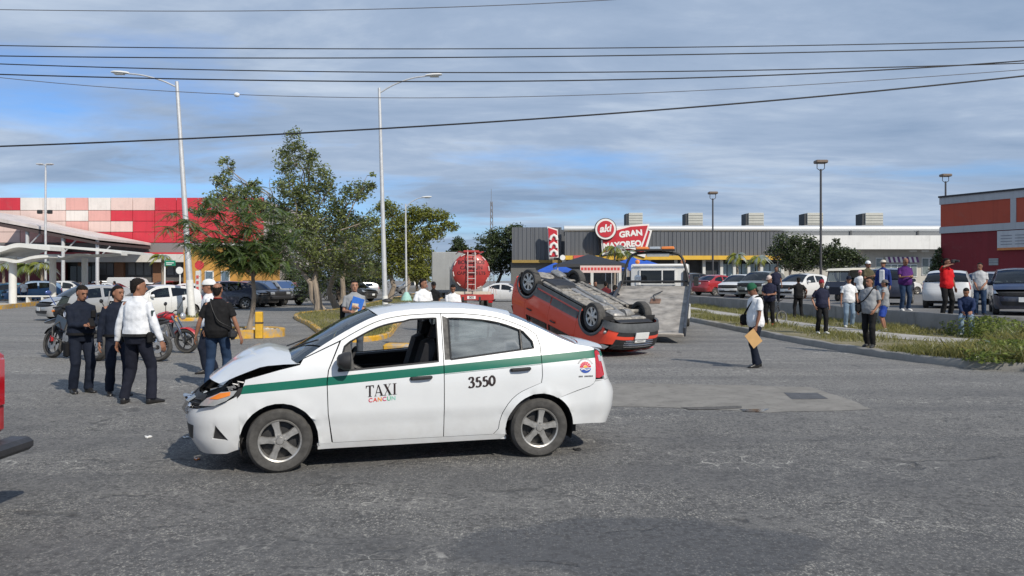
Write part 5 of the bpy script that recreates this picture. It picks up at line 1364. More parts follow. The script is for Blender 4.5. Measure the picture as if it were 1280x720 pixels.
sling(P, 1, BLK, 'black bag slung across the man in grey tee at the kerb', (-.22, -.12, .98), (.13, .23, .25), .45, 1.02)
person('boy in grey vest and bright blue shorts with cap turned back', gpos(1106, 23.7, V), R(-128), 1.60, GRT, 'none', cloth('blue shorts', (.03, .07, .33)), True, WSHOE, 1, lh=(.12, -.26, 1.05), rh=(-.14, -.24, 1.02), vox=.014, hat='backcap', hatm=cloth('grey cap', (.14, .13, .13)))
held(dict(root=COL.objects['person.017'] if False else [o for o in COL.objects if o.get('label', '').startswith('boy in grey')][0]), 'red_bag', RDT, 'small red bundle held by the boy in blue shorts', 'bundle', lambda b: b.box((.02, -.30, 1.02), (.22, .14, .18), bev=.05))
person('bystander in white shirt and pink cap behind the white polo man', gpos(1075, 31, TERR), R(-30), 1.52, WT, 'short', BLK, skin=1, vox=.016, hat='cap', hatm=cloth('pink cap', (.55, .25, .25)))
person('man in olive shirt and white cap standing on the wall', gpos(1085, 29.5, TERR), R(20), 1.86, OLV, 'short', NTR, skin=1, fat=.3, lh=(.08, -.30, 1.25), rh=(-.10, -.28, 1.20), vox=.015, hat='cap', hatm=WT)
P = person('man in open blue jacket over white shirt and pale hat', gpos(1104, 28.2, TERR), R(-45), 1.86, BLJ, 'long', JL, skin=1, vox=.015, hat='straw', hatm=cloth('pale straw', (.50, .46, .40)))
b = MB(); b.M = P['TM']; b.box((0, -.125, 1.18), (.17, .05, .48), bev=.02); b.M = None; b.build('shirt_front', WT, P['root'])
person('man in purple shirt and jeans looking down at his hands', gpos(1131, 25.5, TERR + .10), R(0), 1.77, PUR, 'short', JN, skin=1, fat=.6, lh=(.08, -.30, 1.14), rh=(-.08, -.30, 1.13), head=(0, .4, 0), vox=.013, shoes=WSHOE, hair='crop')
P = person('man in red tee raising a camera to his face', gpos(1183, 23.6, TERR), R(14), 1.80, RDT, 'short', BLK, skin=2, fat=.3, rh=(-.06, -.22, 1.56), lh=(.29, -.03, .86), lf=(.15, 0), rf=(-.14, 0), rpole=(-1, .2, -.4), head=(.4, 0, 0), vox=.012)
held(P, 'camera', M_BLACKPL, 'black camera held up by the man in red', 'camera', lambda b: [b.box((.04, -.24, 1.66), (.16, .07, .10), bev=.015), b.cyl((.08, -.27, 1.66), (.11, -.36, 1.66), .036, seg=14)] and None)
P = person('man in pale grey tee with hands low beside the seated man', gpos(1225, 24.3, TERR), R(-35), 1.68, cloth('pale grey tee', (.42, .43, .44)), 'short', JN, skin=1, fat=.5, lh=(.10, -.26, .95), rh=(-.08, -.26, .93), head=(-.3, .1, 0), vox=.013)
person('man in navy sweatshirt sitting on the low wall', gpos(1208, 21.75, V), R(-30), 1.70, cloth('navy sweatshirt', (.016, .028, .075)), 'long', JL, skin=1, fat=.2, pelvis=(0, .30, -.30), lean=.30, lf=(.12, -.16), rf=(-.12, -.12), lh=(.12, -.22, .72), rh=(-.10, -.22, .70), head=(-.3, .2, 0), vox=.012, shoes=WSHOE)
# --- by the tow truck and canopies
person('person in maroon shirt at the market canopies', gpos(757, 31), R(170), 1.70, MRN, 'short', NTR, skin=1, vox=.018)
P = person('person in dark navy hooded top bending beside the overturned car', gpos(764, 25), R(150), 1.66, NAVY, 'long', NTR, skin=2, fat=.5, lean=.5, lh=(.15, -.5, .75), rh=(-.15, -.5, .75), vox=.015)
person('person in black beside the market banner pole', gpos(744, 34), R(20), 1.70, BLK, 'short', JG, skin=1, vox=.02)
person('person in pink shirt under the black canopy', gpos(737, 40), R(-20), 1.62, cloth('pink shirt', (.42, .18, .24)), 'short', JN, skin=1, vox=.02)
person('person in dark red shirt beyond the tow truck bed', gpos(776, 36), R(0), 1.66, MRN, 'short', BLK, skin=2, vox=.02)
person('seated vendor in pale shirt at the canopies', gpos(720, 44), R(10), 1.6, WT, 'short', JN, skin=1, vox=.022)
# --- shoppers in the supermarket car park
for px, Y_, lab, sh, tr in ((30, 58, 'shopper in white near the shelter bench', WT, JN), (38, 60, 'shopper in bright red beside the shopper in white', RDT, BLK), (49, 62, 'shopper in tan shirt near the shelter', cloth('tan shirt', (.45, .32, .18)), JN), (126, 56, 'shopper in white before the brown pillar', WT, RDT), (143, 50, 'shopper in blue behind the parked cars', BLJ, JN), (113, 60, 'shopper in grey walking past the red sedan', GRT, BLK)):
    person(lab, gpos(px, Y_), R(px * 37 % 360), 1.68, sh, 'short', tr, skin=1, vox=.026, face_detail=False)
# small litter on the road
for lab, px, py, sz, m in (('crumpled white paper scrap on the asphalt before the taxi', 185, 547, .035, M_WHITEPAINT), ('pale broken plastic shard under the taxi nose', 232, 548, .03, M_LENS), ('orange lens shard on the road beside the taxi bumper', 246, 575, .025, M_ORANGE), ('small dark rubber fragment behind the taxi', 722, 563, .04, M_BLACKPL)):
    x, y = gp(px, py); b = MB(); b.loft([[(sz * math.cos(a) * (1 + .4 * math.sin(3 * a)), sz * math.sin(a), h + .006 * math.sin(5 * a)) for a in np.linspace(0, 2 * PI, 9, endpoint=False)] for h in (.004, .016)]); o = b.build('debris', m, None); o.location = (x, y, 0); tag(o, lab, 'debris')
# ------------------------------------------------------------------ the taxi
def taxi_paint():
    n = NT('taxi white with green stripe'); co = n.co(); x, y, z = n.sep(co)
    top = n.m('ADD', z, n.m('MULTIPLY', x, -.070))                # height above the sloping stripe datum
    inside = n.m('MULTIPLY', n.m('GREATER_THAN', top, .752), n.m('LESS_THAN', top, .829))
    frontcut = n.m('GREATER_THAN', n.m('ADD', x, n.m('MULTIPLY', z, -1.1)), -1.185)
    side = n.m('GREATER_THAN', n.m('ABSOLUTE', y), .60)
    line = n.m('MULTIPLY', n.m('GREATER_THAN', top, .7425), n.m('LESS_THAN', top, .7475))
    line = n.m('MULTIPLY', n.m('MULTIPLY', line, n.m('GREATER_THAN', x, 1.51)), n.m('LESS_THAN', x, 2.47))
    s = n.m('MULTIPLY', n.m('MULTIPLY', inside, frontcut), side)
    nz = n.noise(co, 6, 6, .65)
    low = n.ramp(z, [(.18, 1.0), (.55, .12)])
    d = n.m('MULTIPLY', n.m('MULTIPLY_ADD', nz, 1.8, -.5, clamp=True), low)
    scr = n.ramp(n.noise(n.map(co, (2.2, 2.2, 26)), 3.0, 5, .7), [(.66, 0.0), (.72, 1.0)])
    white = n.mix(n.m('MULTIPLY', scr, .10), n.ramp(n.noise(co, 2.4, 4), [(.3, (.60, .62, .635)), (.7, (.66, .68, .69))]), (.35, .34, .32))
    c = n.mix(s, white, (.006, .125, .085))
    c = n.mix(n.m('MULTIPLY', line, side), c, (.03, .10, .08))
    c = n.mix(n.m('MULTIPLY', d, .45), c, (.36, .33, .29))
    n.set(Base_Color=c, Roughness=n.m('MULTIPLY_ADD', d, .4, .34), Coat_Weight=n.m('MULTIPLY_ADD', s, -.8, .9), Coat_Roughness=.04, Specular_IOR_Level=n.m('MULTIPLY_ADD', s, -.35, .5))
    n.bump(n.noise(co, 2.2, 3, .5), .12, .02)
    return n.mat
def make_taxi():
    sp = spec('sedan'); pm = taxi_paint()
    gn = NT('hazy side glass'); gn.N.remove(gn.b)          # uneven milky layer mixed into clear glass
    tr = gn.nd('ShaderNodeBsdfTransparent'); tr.inputs[0].default_value = (.62, .70, .70, 1)
    df = gn.nd('ShaderNodeBsdfDiffuse'); df.inputs[0].default_value = (.55, .60, .60, 1)
    gl = gn.nd('ShaderNodeBsdfGlossy'); gl.inputs['Roughness'].default_value = .04
    fr = gn.nd('ShaderNodeFresnel'); fr.inputs[0].default_value = 1.6
    m1 = gn.nd('ShaderNodeMixShader'); m2 = gn.nd('ShaderNodeMixShader')
    gn.L.new(gn.ramp(gn.noise(gn.map(gn.co(), (1.2, 1, 5)), 2.2, 4), [(.35, .12), (.65, .34)]), m1.inputs[0])
    gn.L.new(tr.outputs[0], m1.inputs[1]); gn.L.new(df.outputs[0], m1.inputs[2])
    gn.L.new(gn.m('MULTIPLY_ADD', fr.outputs[0], 1.3, .04, clamp=True), m2.inputs[0])
    gn.L.new(m1.outputs[0], m2.inputs[1]); gn.L.new(gl.outputs[0], m2.inputs[2]); gn.L.new(m2.outputs[0], gn.out.inputs[0])
    rear_glass = gn.mat
    def warp_hood(p):      # bonnet sprung open at the front and folded across
        u = min(max((.12 - p.x) / .85, 0), 1)
        far = min(max((p.y + .95) / 1.2, .25), 1)
        lift = .05 * min(1, u * 3) + .075 * far * math.exp(-((p.x + .20 + .10 * p.y) / .27) ** 2) + .025 * far * math.exp(-((p.x + .48 - .2 * p.y) / .12) ** 2) - .05 * max(0, u - .6)
        lift += .010 * noise.noise(Vector((p.x * 5, p.y * 4, 1.3)))
        return Vector((p.x + .05 * u, p.y, p.z + lift * (1.0 if u > 0 else 0)))
    c, parts, wheels = build_car(sp, pm, True, rear_glass, warp_hood, lights=False, skip=('front_window',))
    th = R(14.575); n = Vector((-math.sin(th), math.cos(th)))
    F = Vector((-2.104, 6.870)); base = F + n * (c.W - .015)
    root, objs = finish_car('taxi', sp, parts, wheels, (base.x, base.y, 0), th, rim=.66, label=
        'white four-door taxi with green stripe and crumpled front end, standing across the road', cat='taxi', steer=R(4))
    byname = lambda k: [o for o, p in zip(objs, parts) if p[0] == k]
    fdoor, rdoor = byname('front_door')[0], byname('rear_door')[0]; body = objs[0]
    # lettering -----------------------------------------------------------
    ink = mat('black lettering', (.022, .012, .012), .4, var=.1)
    def dec(name, polys, mt, par, off=.0035):
        b = MB()
        for vs, fs in polys:
            b.add([c.P(u, v, -1, off) for u, v in vs], fs)
        return b.build(name, mt, par, 0)
    def poly(pts): return (pts, [tuple(range(len(pts)))])
    def serif(ch, x, y, h):
        w = h; P = []
        r = lambda a, b, c_, d: P.append(poly([(x + a * w, y + b * h), (x + c_ * w, y + b * h), (x + c_ * w, y + d * h), (x + a * w, y + d * h)]))
        q = lambda *pp: P.append(poly([(x + a * w, y + b * h) for a, b in pp]))
        if ch == 'T': r(.27, .03, .43, .93); r(.0, .93, .70, 1); q((0, .75), (.04, .75), (.10, .93), (0, .93)); q((.66, .75), (.70, .75), (.70, .93), (.60, .93)); r(.18, 0, .52, .035); w_ = .74
        if ch == 'A': q((.31, 1), (.40, 1), (.745, .03), (.56, .03)); q((.31, 1), (.36, .88), (.115, .03), (.065, .03)); r(.16, .28, .54, .34); r(0, 0, .2, .035); r(.46, 0, .80, .035); w_ = .78
        if ch == 'X': q((.06, .97), (.25, .97), (.72, .03), (.53, .03)); q((.56, .97), (.61, .97), (.17, .03), (.11, .03)); r(0, .965, .34, 1); r(.45, .965, .70, 1); r(0, 0, .27, .035); r(.44, 0, .78, .035); w_ = .82
        if ch == 'I': r(.10, .03, .26, .97); r(0, .965, .36, 1); r(0, 0, .36, .035); w_ = .4
        return P, x + w_ * w
    P = []; x = .770
    for ch in 'TAXI':
        p, x = serif(ch, x, .672, .105); P += p
    tilt = lambda Q, x0: [([(u, v + (u - x0) * .055) for u, v in vs], fs) for vs, fs in Q]
    dec('taxi_lettering', tilt(P, .92), ink, fdoor)
    cols = [(.55, .03, .08), (.60, .05, .03), (.75, .28, .03), (.50, .02, .12), (.10, .42, .25), (.25, .55, .45)]
    for i, (ch, cl) in enumerate(zip('CANCUN', cols)):
        vs, fs = text_polys(ch, .054, .001)
        x0 = .812 + i * .0425
        Q = [([(x0 + u, .622 + v) for u, v in vs], fs)]
        if i == 4: Q.append(poly([(x0 + .002, .668), (x0 + .010, .668), (x0 + .016, .680), (x0 + .007, .680)]))
        dec('town_lettering', tilt(Q, .92), mat('town letter %d' % i, cl, .4, var=.05), fdoor)
    def stroke(pts, w0, w1):                               # thick and thin pen stroke
        vs = []; fs = []; pts = smooth_line(pts, 5); n_ = len(pts)
        for i, (u, v) in enumerate(pts):
            a = pts[max(i - 1, 0)]; b_ = pts[min(i + 1, n_ - 1)]; d = np.array(b_) - np.array(a); d = d / (np.hypot(*d) + 1e-9)
            w = (w0 + (w1 - w0) * abs(d[1])) / 2
            vs += [(u - d[1] * w, v + d[0] * w), (u + d[1] * w, v - d[0] * w)]
            if i: k = 2 * i; fs.append((k - 2, k, k + 1, k - 1))
        return vs, fs
    D = {'3': [[(.10, .80), (.22, .97), (.45, .97), (.55, .78), (.42, .58), (.25, .53)], [(.25, .53), (.50, .50), (.62, .28), (.50, .06), (.25, .02), (.06, .14)]],
         '5': [[(.18, .52), (.22, .94)], [(.22, .94), (.58, .94)], [(.18, .52), (.42, .60), (.60, .40), (.55, .14), (.32, .02), (.08, .10)]],
         '0': [[(.34, .98), (.12, .78), (.06, .5), (.12, .22), (.34, .02)], [(.34, .98), (.55, .78), (.61, .5), (.55, .22), (.34, .02)]]}
    Q = []; h = .098; x = 1.735
    for ch in '3550':
        for st_ in D[ch]: Q.append(stroke([(x + a * h * .92, .722 + b_ * h) for a, b_ in st_], h * .11, h * .24))
        x += h * .70
    dec('number_lettering', tilt(Q, 1.87), ink, rdoor)
    # council badge on the rear wing: red sun rays over a blue sea, ring of text
    cx, cz = 2.935, .872; rays = []
    for k in range(7):
        a = PI * (k + .5) / 7; w = .17
        rays.append(poly([(cx + .026 * math.cos(a - w), cz + .026 * math.sin(a - w)), (cx + .060 * math.cos(a - w), cz + .060 * math.sin(a - w)), (cx + .060 * math.cos(a + w), cz + .060 * math.sin(a + w)), (cx + .026 * math.cos(a + w), cz + .026 * math.sin(a + w))]))
    dec('badge_rays', rays, mat('badge red', (.6, .02, .05), .4), body)
    dec('badge_sun', [poly([(cx + .022 * math.cos(a), cz + .022 * math.sin(a)) for a in np.linspace(0, PI, 9)])], mat('badge yellow', (.8, .4, .05), .4), body)
    sea = [poly([(cx + .058 * math.cos(a), cz - .008 + .045 * math.sin(a)) for a in np.linspace(PI, 2 * PI, 13)])]
    dec('badge_sea', sea, mat('badge blue', (.03, .08, .35), .4), body)
    dec('badge_wave', [stroke([(cx - .05, cz - .02), (cx - .02, cz - .012), (cx + .01, cz - .024), (cx + .045, cz - .016)], .008, .008)], mat('white paint', (.76, .76, .74)), body, .0055)
    tk = []
    for k in range(14):
        a = R(150 - k * 9.2); r0, r1 = .078, .092
        tk.append(poly([(cx + r0 * math.cos(a), cz + r0 * math.sin(a)), (cx + r0 * math.cos(a - .085), cz + r0 * math.sin(a - .085)), (cx + r1 * math.cos(a - .085), cz + r1 * math.sin(a - .085)), (cx + r1 * math.cos(a), cz + r1 * math.sin(a))]))
    dec('badge_ring', tk, mat('badge grey', (.35, .33, .32), .5), body)
    tk = [poly([(cx - .075 + k * .0155, cz - .092), (cx - .064 + k * .0155, cz - .092), (cx - .064 + k * .0155, cz - .078), (cx - .075 + k * .0155, cz - .078)]) for k in range(10) if k not in (3,)]
    dec('badge_caption', tk, mat('badge dark', (.08, .07, .07), .5), body)
    # second red/clear bands of the tail lamps
    for s, o in zip((-1, 1), byname('tail_light')):
        b = MB(); qe = sp['sr'] + .10; c.panel(b, [(qe + .10, .93), (qe + .09, .99), (qe + .20, .985), (qe + .205, .925)], (), .05, s, .010, .006)
        b.build('reversing_lens', M_LENS, o)
    # smashed headlamps: cracked housing hanging out of its socket, orange indicator on top
    jz = sp['hood'][0][1] - .10; h0 = sp['hood'][0][0]
    for s in (-1, 1):
        hb = MB(); dz = -.01 if s < 0 else -.02
        def w2(p): return Vector((p.x - .045 - .05 * (p.z - .7), p.y * 1.01, p.z + dz))
        hd = [(h0 + .21, jz + .045), (h0 + .24, jz + .085), (h0 + .02, jz + .075), (h0 - .20, jz + .02), (h0 - .30, jz - .05), (h0 - .05, jz - .045), (h0 + .12, jz + .0)]
        c.panel(hb, hd, (), .05, s, .012, .07, w2)
        ho = hb.build('headlight', M_LENS, root)
        ob = MB(); c.panel(ob, [(h0 + .17, jz + .045), (h0 + .18, jz + .078), (h0 + .0, jz + .066), (h0 - .15, jz + .015), (h0 - .02, jz + .012)], (), .05, s, .017, .006, w2); ob.build('indicator_lens', M_ORANGE, ho)
        bb = MB(); c.panel(bb, [(h0 + .24, jz - .01), (h0 + .29, jz + .115), (h0 + .20, jz + .09), (h0 + .13, jz + .01)], (), .05, s, -.02, .03); bb.build('broken_socket', M_BLACKPL, root)
        kb = MB()
        for k in range(7):
            a = Vector(c.P(h0 + .05 + .05 * k, jz + .07 + .012 * k, s, -.03)); kb.tube([a, a + Vector((random.uniform(-.05, .02), 0, random.uniform(.0, .05))), a + Vector((random.uniform(.02, .06), 0, random.uniform(.02, .06)))], .009, 5)
        kb.build('torn_wiring', M_STEEL, root)
    # near-black block as shade beneath the sprung bonnet, and the crushed front panel
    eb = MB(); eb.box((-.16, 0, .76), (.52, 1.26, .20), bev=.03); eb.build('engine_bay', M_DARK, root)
    rnd = random.Random(5)
    for k in range(4):
        cb = MB(); y = -.45 + k * .26
        p = [(-.80 - rnd.uniform(0, .06), y + rnd.uniform(-.08, .08), .50 + rnd.uniform(0, .2)) for _ in range(4)]
        cb.tube([(-.74, y, .62), *p], .018, 6); cb.build('bent_grille_bar', M_CHROME, root)
    hb = MB()        # chrome grille surround knocked loose, hanging ahead of the bumper
    hb.tube([(-.74, -.60, .70), (-.80, -.62, .66), (-.84, -.56, .58), (-.83, -.45, .52), (-.78, -.34, .55), (-.80, -.40, .64), (-.80, -.52, .68)], [(.02, .012)] * 7, 6)
    hb.tube([(-.79, -.58, .62), (-.82, -.50, .60), (-.80, -.42, .60)], .02, 6)
    hb.build('loose_grille_surround', M_CHROME, root)
    # wipers, aerial, rooftop taxi-radio mast base, fuel of small things
    ab = MB(); ab.ball((1.06, .18, 1.53), (.055, .03, .022)); ab.tube([(1.05, .18, 1.535), (1.32, .18, 1.72)], [.005, .003], 6); ab.build('aerial', M_BLACKPL, root)
    wb_ = MB()
    for y0 in (-.35, .25): wb_.tube([(.02, y0 + .35, 1.035), (.20, y0 + .02, 1.125), (.34, y0 - .30, 1.19)], .008, 6)
    wb_.build('wiper', M_BLACKPL, root)
    # driver's window wound down: only a sliver of glass shows above the sill
    wnd = MB(); c.panel(wnd, [(.95, .925), (1.05, .955), (1.448, .985), (1.448, .97)], (), .1, -1, -.014, 0); wnd.build('lowered_window', M_GLASS, fdoor)
    rk = MB(); rk.tube([(.60, .02, 1.19), (.60, .02, 1.30)], .008, 6); rk.box((.62, .02, 1.30), (.03, .22, .07), bev=.012); rk.build('rear_view_mirror', M_BLACKPL, root)
    ex = MB(); ex.tube([(2.9, .35, .24), (3.36, .35, .24)], .028, 10); ex.build('exhaust', M_STEEL, root)
    lk = MB(); lk.tube([(.60, -.40, .95), (.76, -.45, .80)], .012, 8); lk.build('steering_lock', mat('blue paint', (.03, .10, .42), .4), root)
make_taxi()
# ------------------------------------------------------------------ lamp posts, signs, wires
def pole(label, px_b, Y, px_t, py_t, arm=None, white=0.0, r=(.11, .06), group=None, teal=False, base_z=0.0, name='street_lamp'):
    x = at(px_b, Y); zt = hz(py_t, Y); o = empty(name, (x, Y, base_z), 0, label, 'lamp post', group); dx = at(px_t, Y) - x; H = zt - base_z
    b = MB(); b.tube([(dx * t, 0, H * t) for t in np.linspace(0, 1, 8)], [r[0] + (r[1] - r[0]) * t for t in np.linspace(0, 1, 8)], 14); b.build('pole', M_GALV, o)
    b = MB(); b.box((0, 0, .03), (.42, .42, .06), bev=.01); b.build('base_plate', M_STEEL, o)
    if white:
        b = MB(); b.tube([(dx * .0, 0, .06), (dx * white / H, 0, white)], [r[0] + .008, r[0] + .005], 14); b.build('painted_foot', mat('chalky white paint', (.66, .66, .63), .8, var=.12, scale=5), o)
    if teal:
        b = MB(); b.tube([(0, 0, 0), (0, 0, .5), (0, 0, .8)], [.5, .32, .14], 12); b.build('painted_foot', mat('pale teal paint', (.30, .52, .47), .7, var=.12), o)
    if arm:
        ax, az = at(arm[0], Y) - x, hz(arm[1], Y) - base_z
        b = MB(); pts = [(dx, 0, H - .25), (dx + (ax - dx) * .3, 0, H - .25 + (az - H + .25) * .48), (dx + (ax - dx) * .68, 0, H - .25 + (az - H + .25) * .86), (ax, 0, az)]
        b.tube(smooth_line(pts, 4), .035, 8); b.build('arm', M_GALV, o)
        s = 1 if ax > dx else -1; b = MB()
        rg = []
        for t, w, h in ((-.05, .05, .05), (.05, .10, .07), (.3, .14, .09), (.6, .13, .075), (.74, .07, .04)):
            rg.append([(ax + s * t, w * math.cos(a), az + .02 + .06 * t + (h if math.sin(a) > 0 else h * .6) * math.sin(a)) for a in np.linspace(0, 2 * PI, 12, endpoint=False)])
        b.loft(rg, flip=s < 0); h_ = b.build('lamp_head', mat('pale lamp head', (.62, .63, .62), .4, var=.06), o)
        b = MB(); b.box((ax + s * .38, 0, az - .03), (.42, .2, .03), bev=.01); b.build('lens', mat('lamp lens', (.35, .37, .36), .2), h_)
    return o
pole('tall leaning street lamp with white-painted foot and arm reaching over the supermarket side', 240, 33.8, 221, 102, (160, 92), 1.75, (.15, .075))
pole('tall street lamp on the grass median with arm towards the tank truck', 482, 36, 474, 110, (533, 95), 1.0, (.13, .065))
pole('shorter distant street lamp with pale teal foot among the median trees', 508, 60, 507, 255, (528, 247), 0, (.10, .05), teal=True)
def mast(label, px, Y, pyt, kind, base_z):
    x = at(px, Y); H = hz(pyt, Y) - base_z; o = empty('car_park_lamp', (x, Y, base_z), 0, label, 'lamp post', 'car park lamp masts')
    dk = mat('dark mast', (.06, .06, .065), .5) if kind == 'U' else M_GALV
    b = MB(); b.tube([(0, 0, 0), (0, 0, H - .6)], [.11, .08], 10); b.build('pole', dk, o)
    b = MB(); b.box((0, 0, .2), (.5, .5, .4), bev=.03); b.build('plinth', M_CONC, o)
    if kind == 'U':
        for s in (-1, 1):
            b = MB(); b.tube([(0, 0, H - .75), (s * .3, 0, H - .55), (s * .3, 0, H - .1)], .035, 6); b.build('bracket', dk, o)
        b = MB(); b.box((0, 0, H - .02), (.95, .7, .26), bev=.06); b.build('lamp_head', mat('brown lamp head', (.16, .12, .09), .5), o)
    else:
        b = MB(); b.tube([(0, 0, H - .6), (0, 0, H)], .06, 8); b.tube([(-.6, 0, H - .08), (.6, 0, H - .08)], .04, 6); b.build('crossbar', M_GALV, o)
        for s in (-1, 1):
            b = MB(); b.box((s * .45, -.1, H - .02), (.55, .35, .12), bev=.03); b.build('lamp_head', M_GALV, o)
            b = MB(); b.box((s * .45, -.12, hz(265, Y) - base_z), (.4, .25, .35), bev=.04); b.build('floodlight', M_BLACKPL, o)
        b = MB(); b.tube([(-.45, 0, hz(265, Y) - base_z), (.45, 0, hz(265, Y) - base_z)], .03, 6); b.build('bracket', M_GALV, o)
mast('slim mast with dark boxy head before the grey warehouse cladding', 891, 80, 241, 'U', TERR)
mast('taller mast with dark boxy head rising behind the low spreading tree', 1026, 61, 202, 'U', TERR)
mast('mast with dark boxy head behind the red building roof', 1182, 74, 219, 'U', TERR)
mast('white double-headed mast before the chequered supermarket', 57, 68, 205, 'T', 0)
o = empty('antenna_mast', (at(614, 180), 180, 0), 0, 'thin lattice radio mast far behind the dark trees', 'mast')
b = MB(); H = hz(252, 180)
for a in range(3): b.tube([(.7 * math.cos(a * 2.09), .7 * math.sin(a * 2.09), 0), (.25 * math.cos(a * 2.09), .25 * math.sin(a * 2.09), H)], .09, 5)
for k in range(14):
    z = H * k / 14; r0 = .7 - .45 * k / 14
    for a in range(3): b.tube([(r0 * math.cos(a * 2.09), r0 * math.sin(a * 2.09), z), (r0 * .95 * math.cos(a * 2.09 + 2.09), r0 * .95 * math.sin(a * 2.09 + 2.09), z + H / 14)], .05, 4)
b.build('lattice', mat('mast grey', (.18, .17, .17), .6), o)
b = MB(); b.tube([(0, 0, H - .5), (0, 0, H + 3)], .06, 5); b.build('spike', M_STEEL, o)
# small road signs by the left turning
def sign_post(label, px, Y, pyt, head, hr, hm, word=None, post=None):
    x = at(px, Y); H = hz(pyt, Y); o = empty('road_sign', (x, Y, 0), 0, label, 'road sign'); b = MB(); b.cyl((0, 0, 0), (0, 0, H), .05, seg=8); b.build('post', post or M_WHITEPAINT, o); b = MB()
    if head == 'round': b.cyl((0, -.06, H), (0, -.09, H), hr, seg=20)
    elif head == 'oct':
        b.prism([(hr * math.cos(a), H + hr * math.sin(a)) for a in np.linspace(PI / 8, 2 * PI + PI / 8, 9)[:-1]], -.09, -.06, 'XZ')
    else: b.box((hr[2], -.08, H), (hr[0], .03, hr[1]), bev=.01)
    so = b.build('plate', hm, o)
    return o, so, H
sign_post('red octagonal stop sign on a white post beside the lamp strip', 250, 38, 331.5, 'oct', .24, mat('stop sign red', (.55, .04, .05), .5))
o, so, H = sign_post('green road name sign on a white post before the shutters', 206, 50, 329, 'box', (.72, .36, .38), mat('sign green', (.02, .22, .13), .5))
b = MB(); b.box((.38, -.1, H + .02), (.5, .012, .05)); b.build('letter_line', M_WHITEPAINT, so); b = MB(); b.box((.32, -.1, H - .09), (.36, .012, .04)); b.build('letter_line', M_WHITEPAINT, so)
sign_post('small white oval sign on a thin post by the supermarket car park', 225, 55, 338, 'round', .26, M_WHITEPAINT)
o = empty('notice_post', (at(248, 37.5), 37.5, 0), 0, 'pale concrete post with painted red letters under the stop sign', 'post')
b = MB(); b.box((0, 0, 1.1), (.22, .22, 2.2), bev=.02); b.build('post', M_OFFW, o)
for k in range(3):
    b = MB(); b.box((0, -.115, 1.9 - k * .28), (.12, .01, .16)); b.build('painted_letter', mat('sign coral', (.55, .09, .08), .5), o)
# overhead wires
def wire(label, pts, Y, r, m, extra=None):
    px = [p[0] for p in pts]; py = [p[1] for p in pts]; co_ = np.polyfit(px, py, min(3, len(pts) - 1) if len(pts) > 3 else 2)
    xs = np.linspace(-700, 1980, 60); P = []
    for x in xs:
        y = float(np.interp(x, px, py)) if False else float(np.polyval(co_, np.clip(x, -60, 1340))) + (float(np.polyval(np.polyder(co_), -60)) * (x + 60) if x < -60 else 0) + (float(np.polyval(np.polyder(co_), 1340)) * (x - 1340) if x > 1340 else 0)
        P.append((at(x, Y), Y, hz(y, Y)))
    b = MB(); b.tube(P, r, 6); o = b.build('overhead_wire', m, None); tag(o, label, 'wire', 'overhead wires crossing the road'); return o
WB = mat('black cable', (.012, .012, .014), .6); WG = mat('grey cable', (.10, .10, .11), .6)
wire('topmost thin grey overhead wire crossing the cloudy sky', [(0, 12), (330, 13.5), (640, 6), (760, 0)], 17, .009, WG)
wire('second overhead wire down, near its twin just below', [(0, 57), (400, 60.5), (640, 61.5), (900, 58), (1280, 51)], 20, .013, WB)
wire('third overhead wire down, lower twin of the close pair', [(0, 70), (400, 72), (640, 72), (900, 67), (1280, 59)], 20, .015, WB)
wire('fourth overhead wire down, crossing the lamp heads', [(0, 80), (400, 89), (640, 91.5), (900, 88), (1280, 79)], 21, .015, WB)
wire('fifth overhead wire down, thick twisted cable', [(0, 93), (400, 101), (640, 102), (900, 96), (1280, 76)], 19, .016, WB)
w6 = wire('thin sagging overhead wire carrying a small white ball', [(0, 97), (290, 118), (640, 121), (900, 112), (1280, 87)], 18, .008, WG)
b = MB(); p = (at(296, 18), 18, hz(118.5, 18)); b.ball(p, (.07, .06, .055)); b.build('marker_ball', M_WHITEPAINT, w6)
wire('lowest thick black overhead cable crossing before the tree tops', [(0, 183), (320, 169), (640, 151), (900, 131), (1280, 95)], 16, .017, WB)
for k in range(3): pass
# ------------------------------------------------------------------ leaves, trees, grass
def leaf_mat(name, dark, light, trans=.35, gloss=.35):
    n = NT(name); n.N.remove(n.b); P = n.co()
    isl = n.nd('ShaderNodeNewGeometry').outputs['Random Per Island']
    f = n.m('ADD', n.m('MULTIPLY', isl, .6), n.m('MULTIPLY', n.noise(P, 1.1, 4), .5))
    c = n.ramp(f, [(.15, dark), (.55, tuple((a + b) / 2 for a, b in zip(dark, light))), (.95, light)])
    d = n.nd('ShaderNodeBsdfDiffuse'); t = n.nd('ShaderNodeBsdfTranslucent'); g = n.nd('ShaderNodeBsdfGlossy'); g.inputs['Roughness'].default_value = .45
    n.L.new(c, d.inputs[0]); n.L.new(n.mix(.5, c, tuple(min(1, x * 1.5) for x in light)), t.inputs[0]); g.inputs[0].default_value = (.6, .62, .6, 1)
    m1 = n.nd('ShaderNodeMixShader'); m1.inputs[0].default_value = trans; n.L.new(d.outputs[0], m1.inputs[1]); n.L.new(t.outputs[0], m1.inputs[2])
    fr = n.nd('ShaderNodeFresnel'); fr.inputs[0].default_value = 1.4
    m2 = n.nd('ShaderNodeMixShader'); n.L.new(n.m('MULTIPLY', fr.outputs[0], gloss * 2), m2.inputs[0]); n.L.new(m1.outputs[0], m2.inputs[1]); n.L.new(g.outputs[0], m2.inputs[2])
    n.L.new(m2.outputs[0], n.out.inputs[0]); return n.mat
M_LEAF = leaf_mat('broad leaves', (.055, .090, .022), (.29, .33, .10), .42, .5)
M_LEAFY = leaf_mat('yellow green leaves', (.085, .125, .018), (.30, .30, .05))
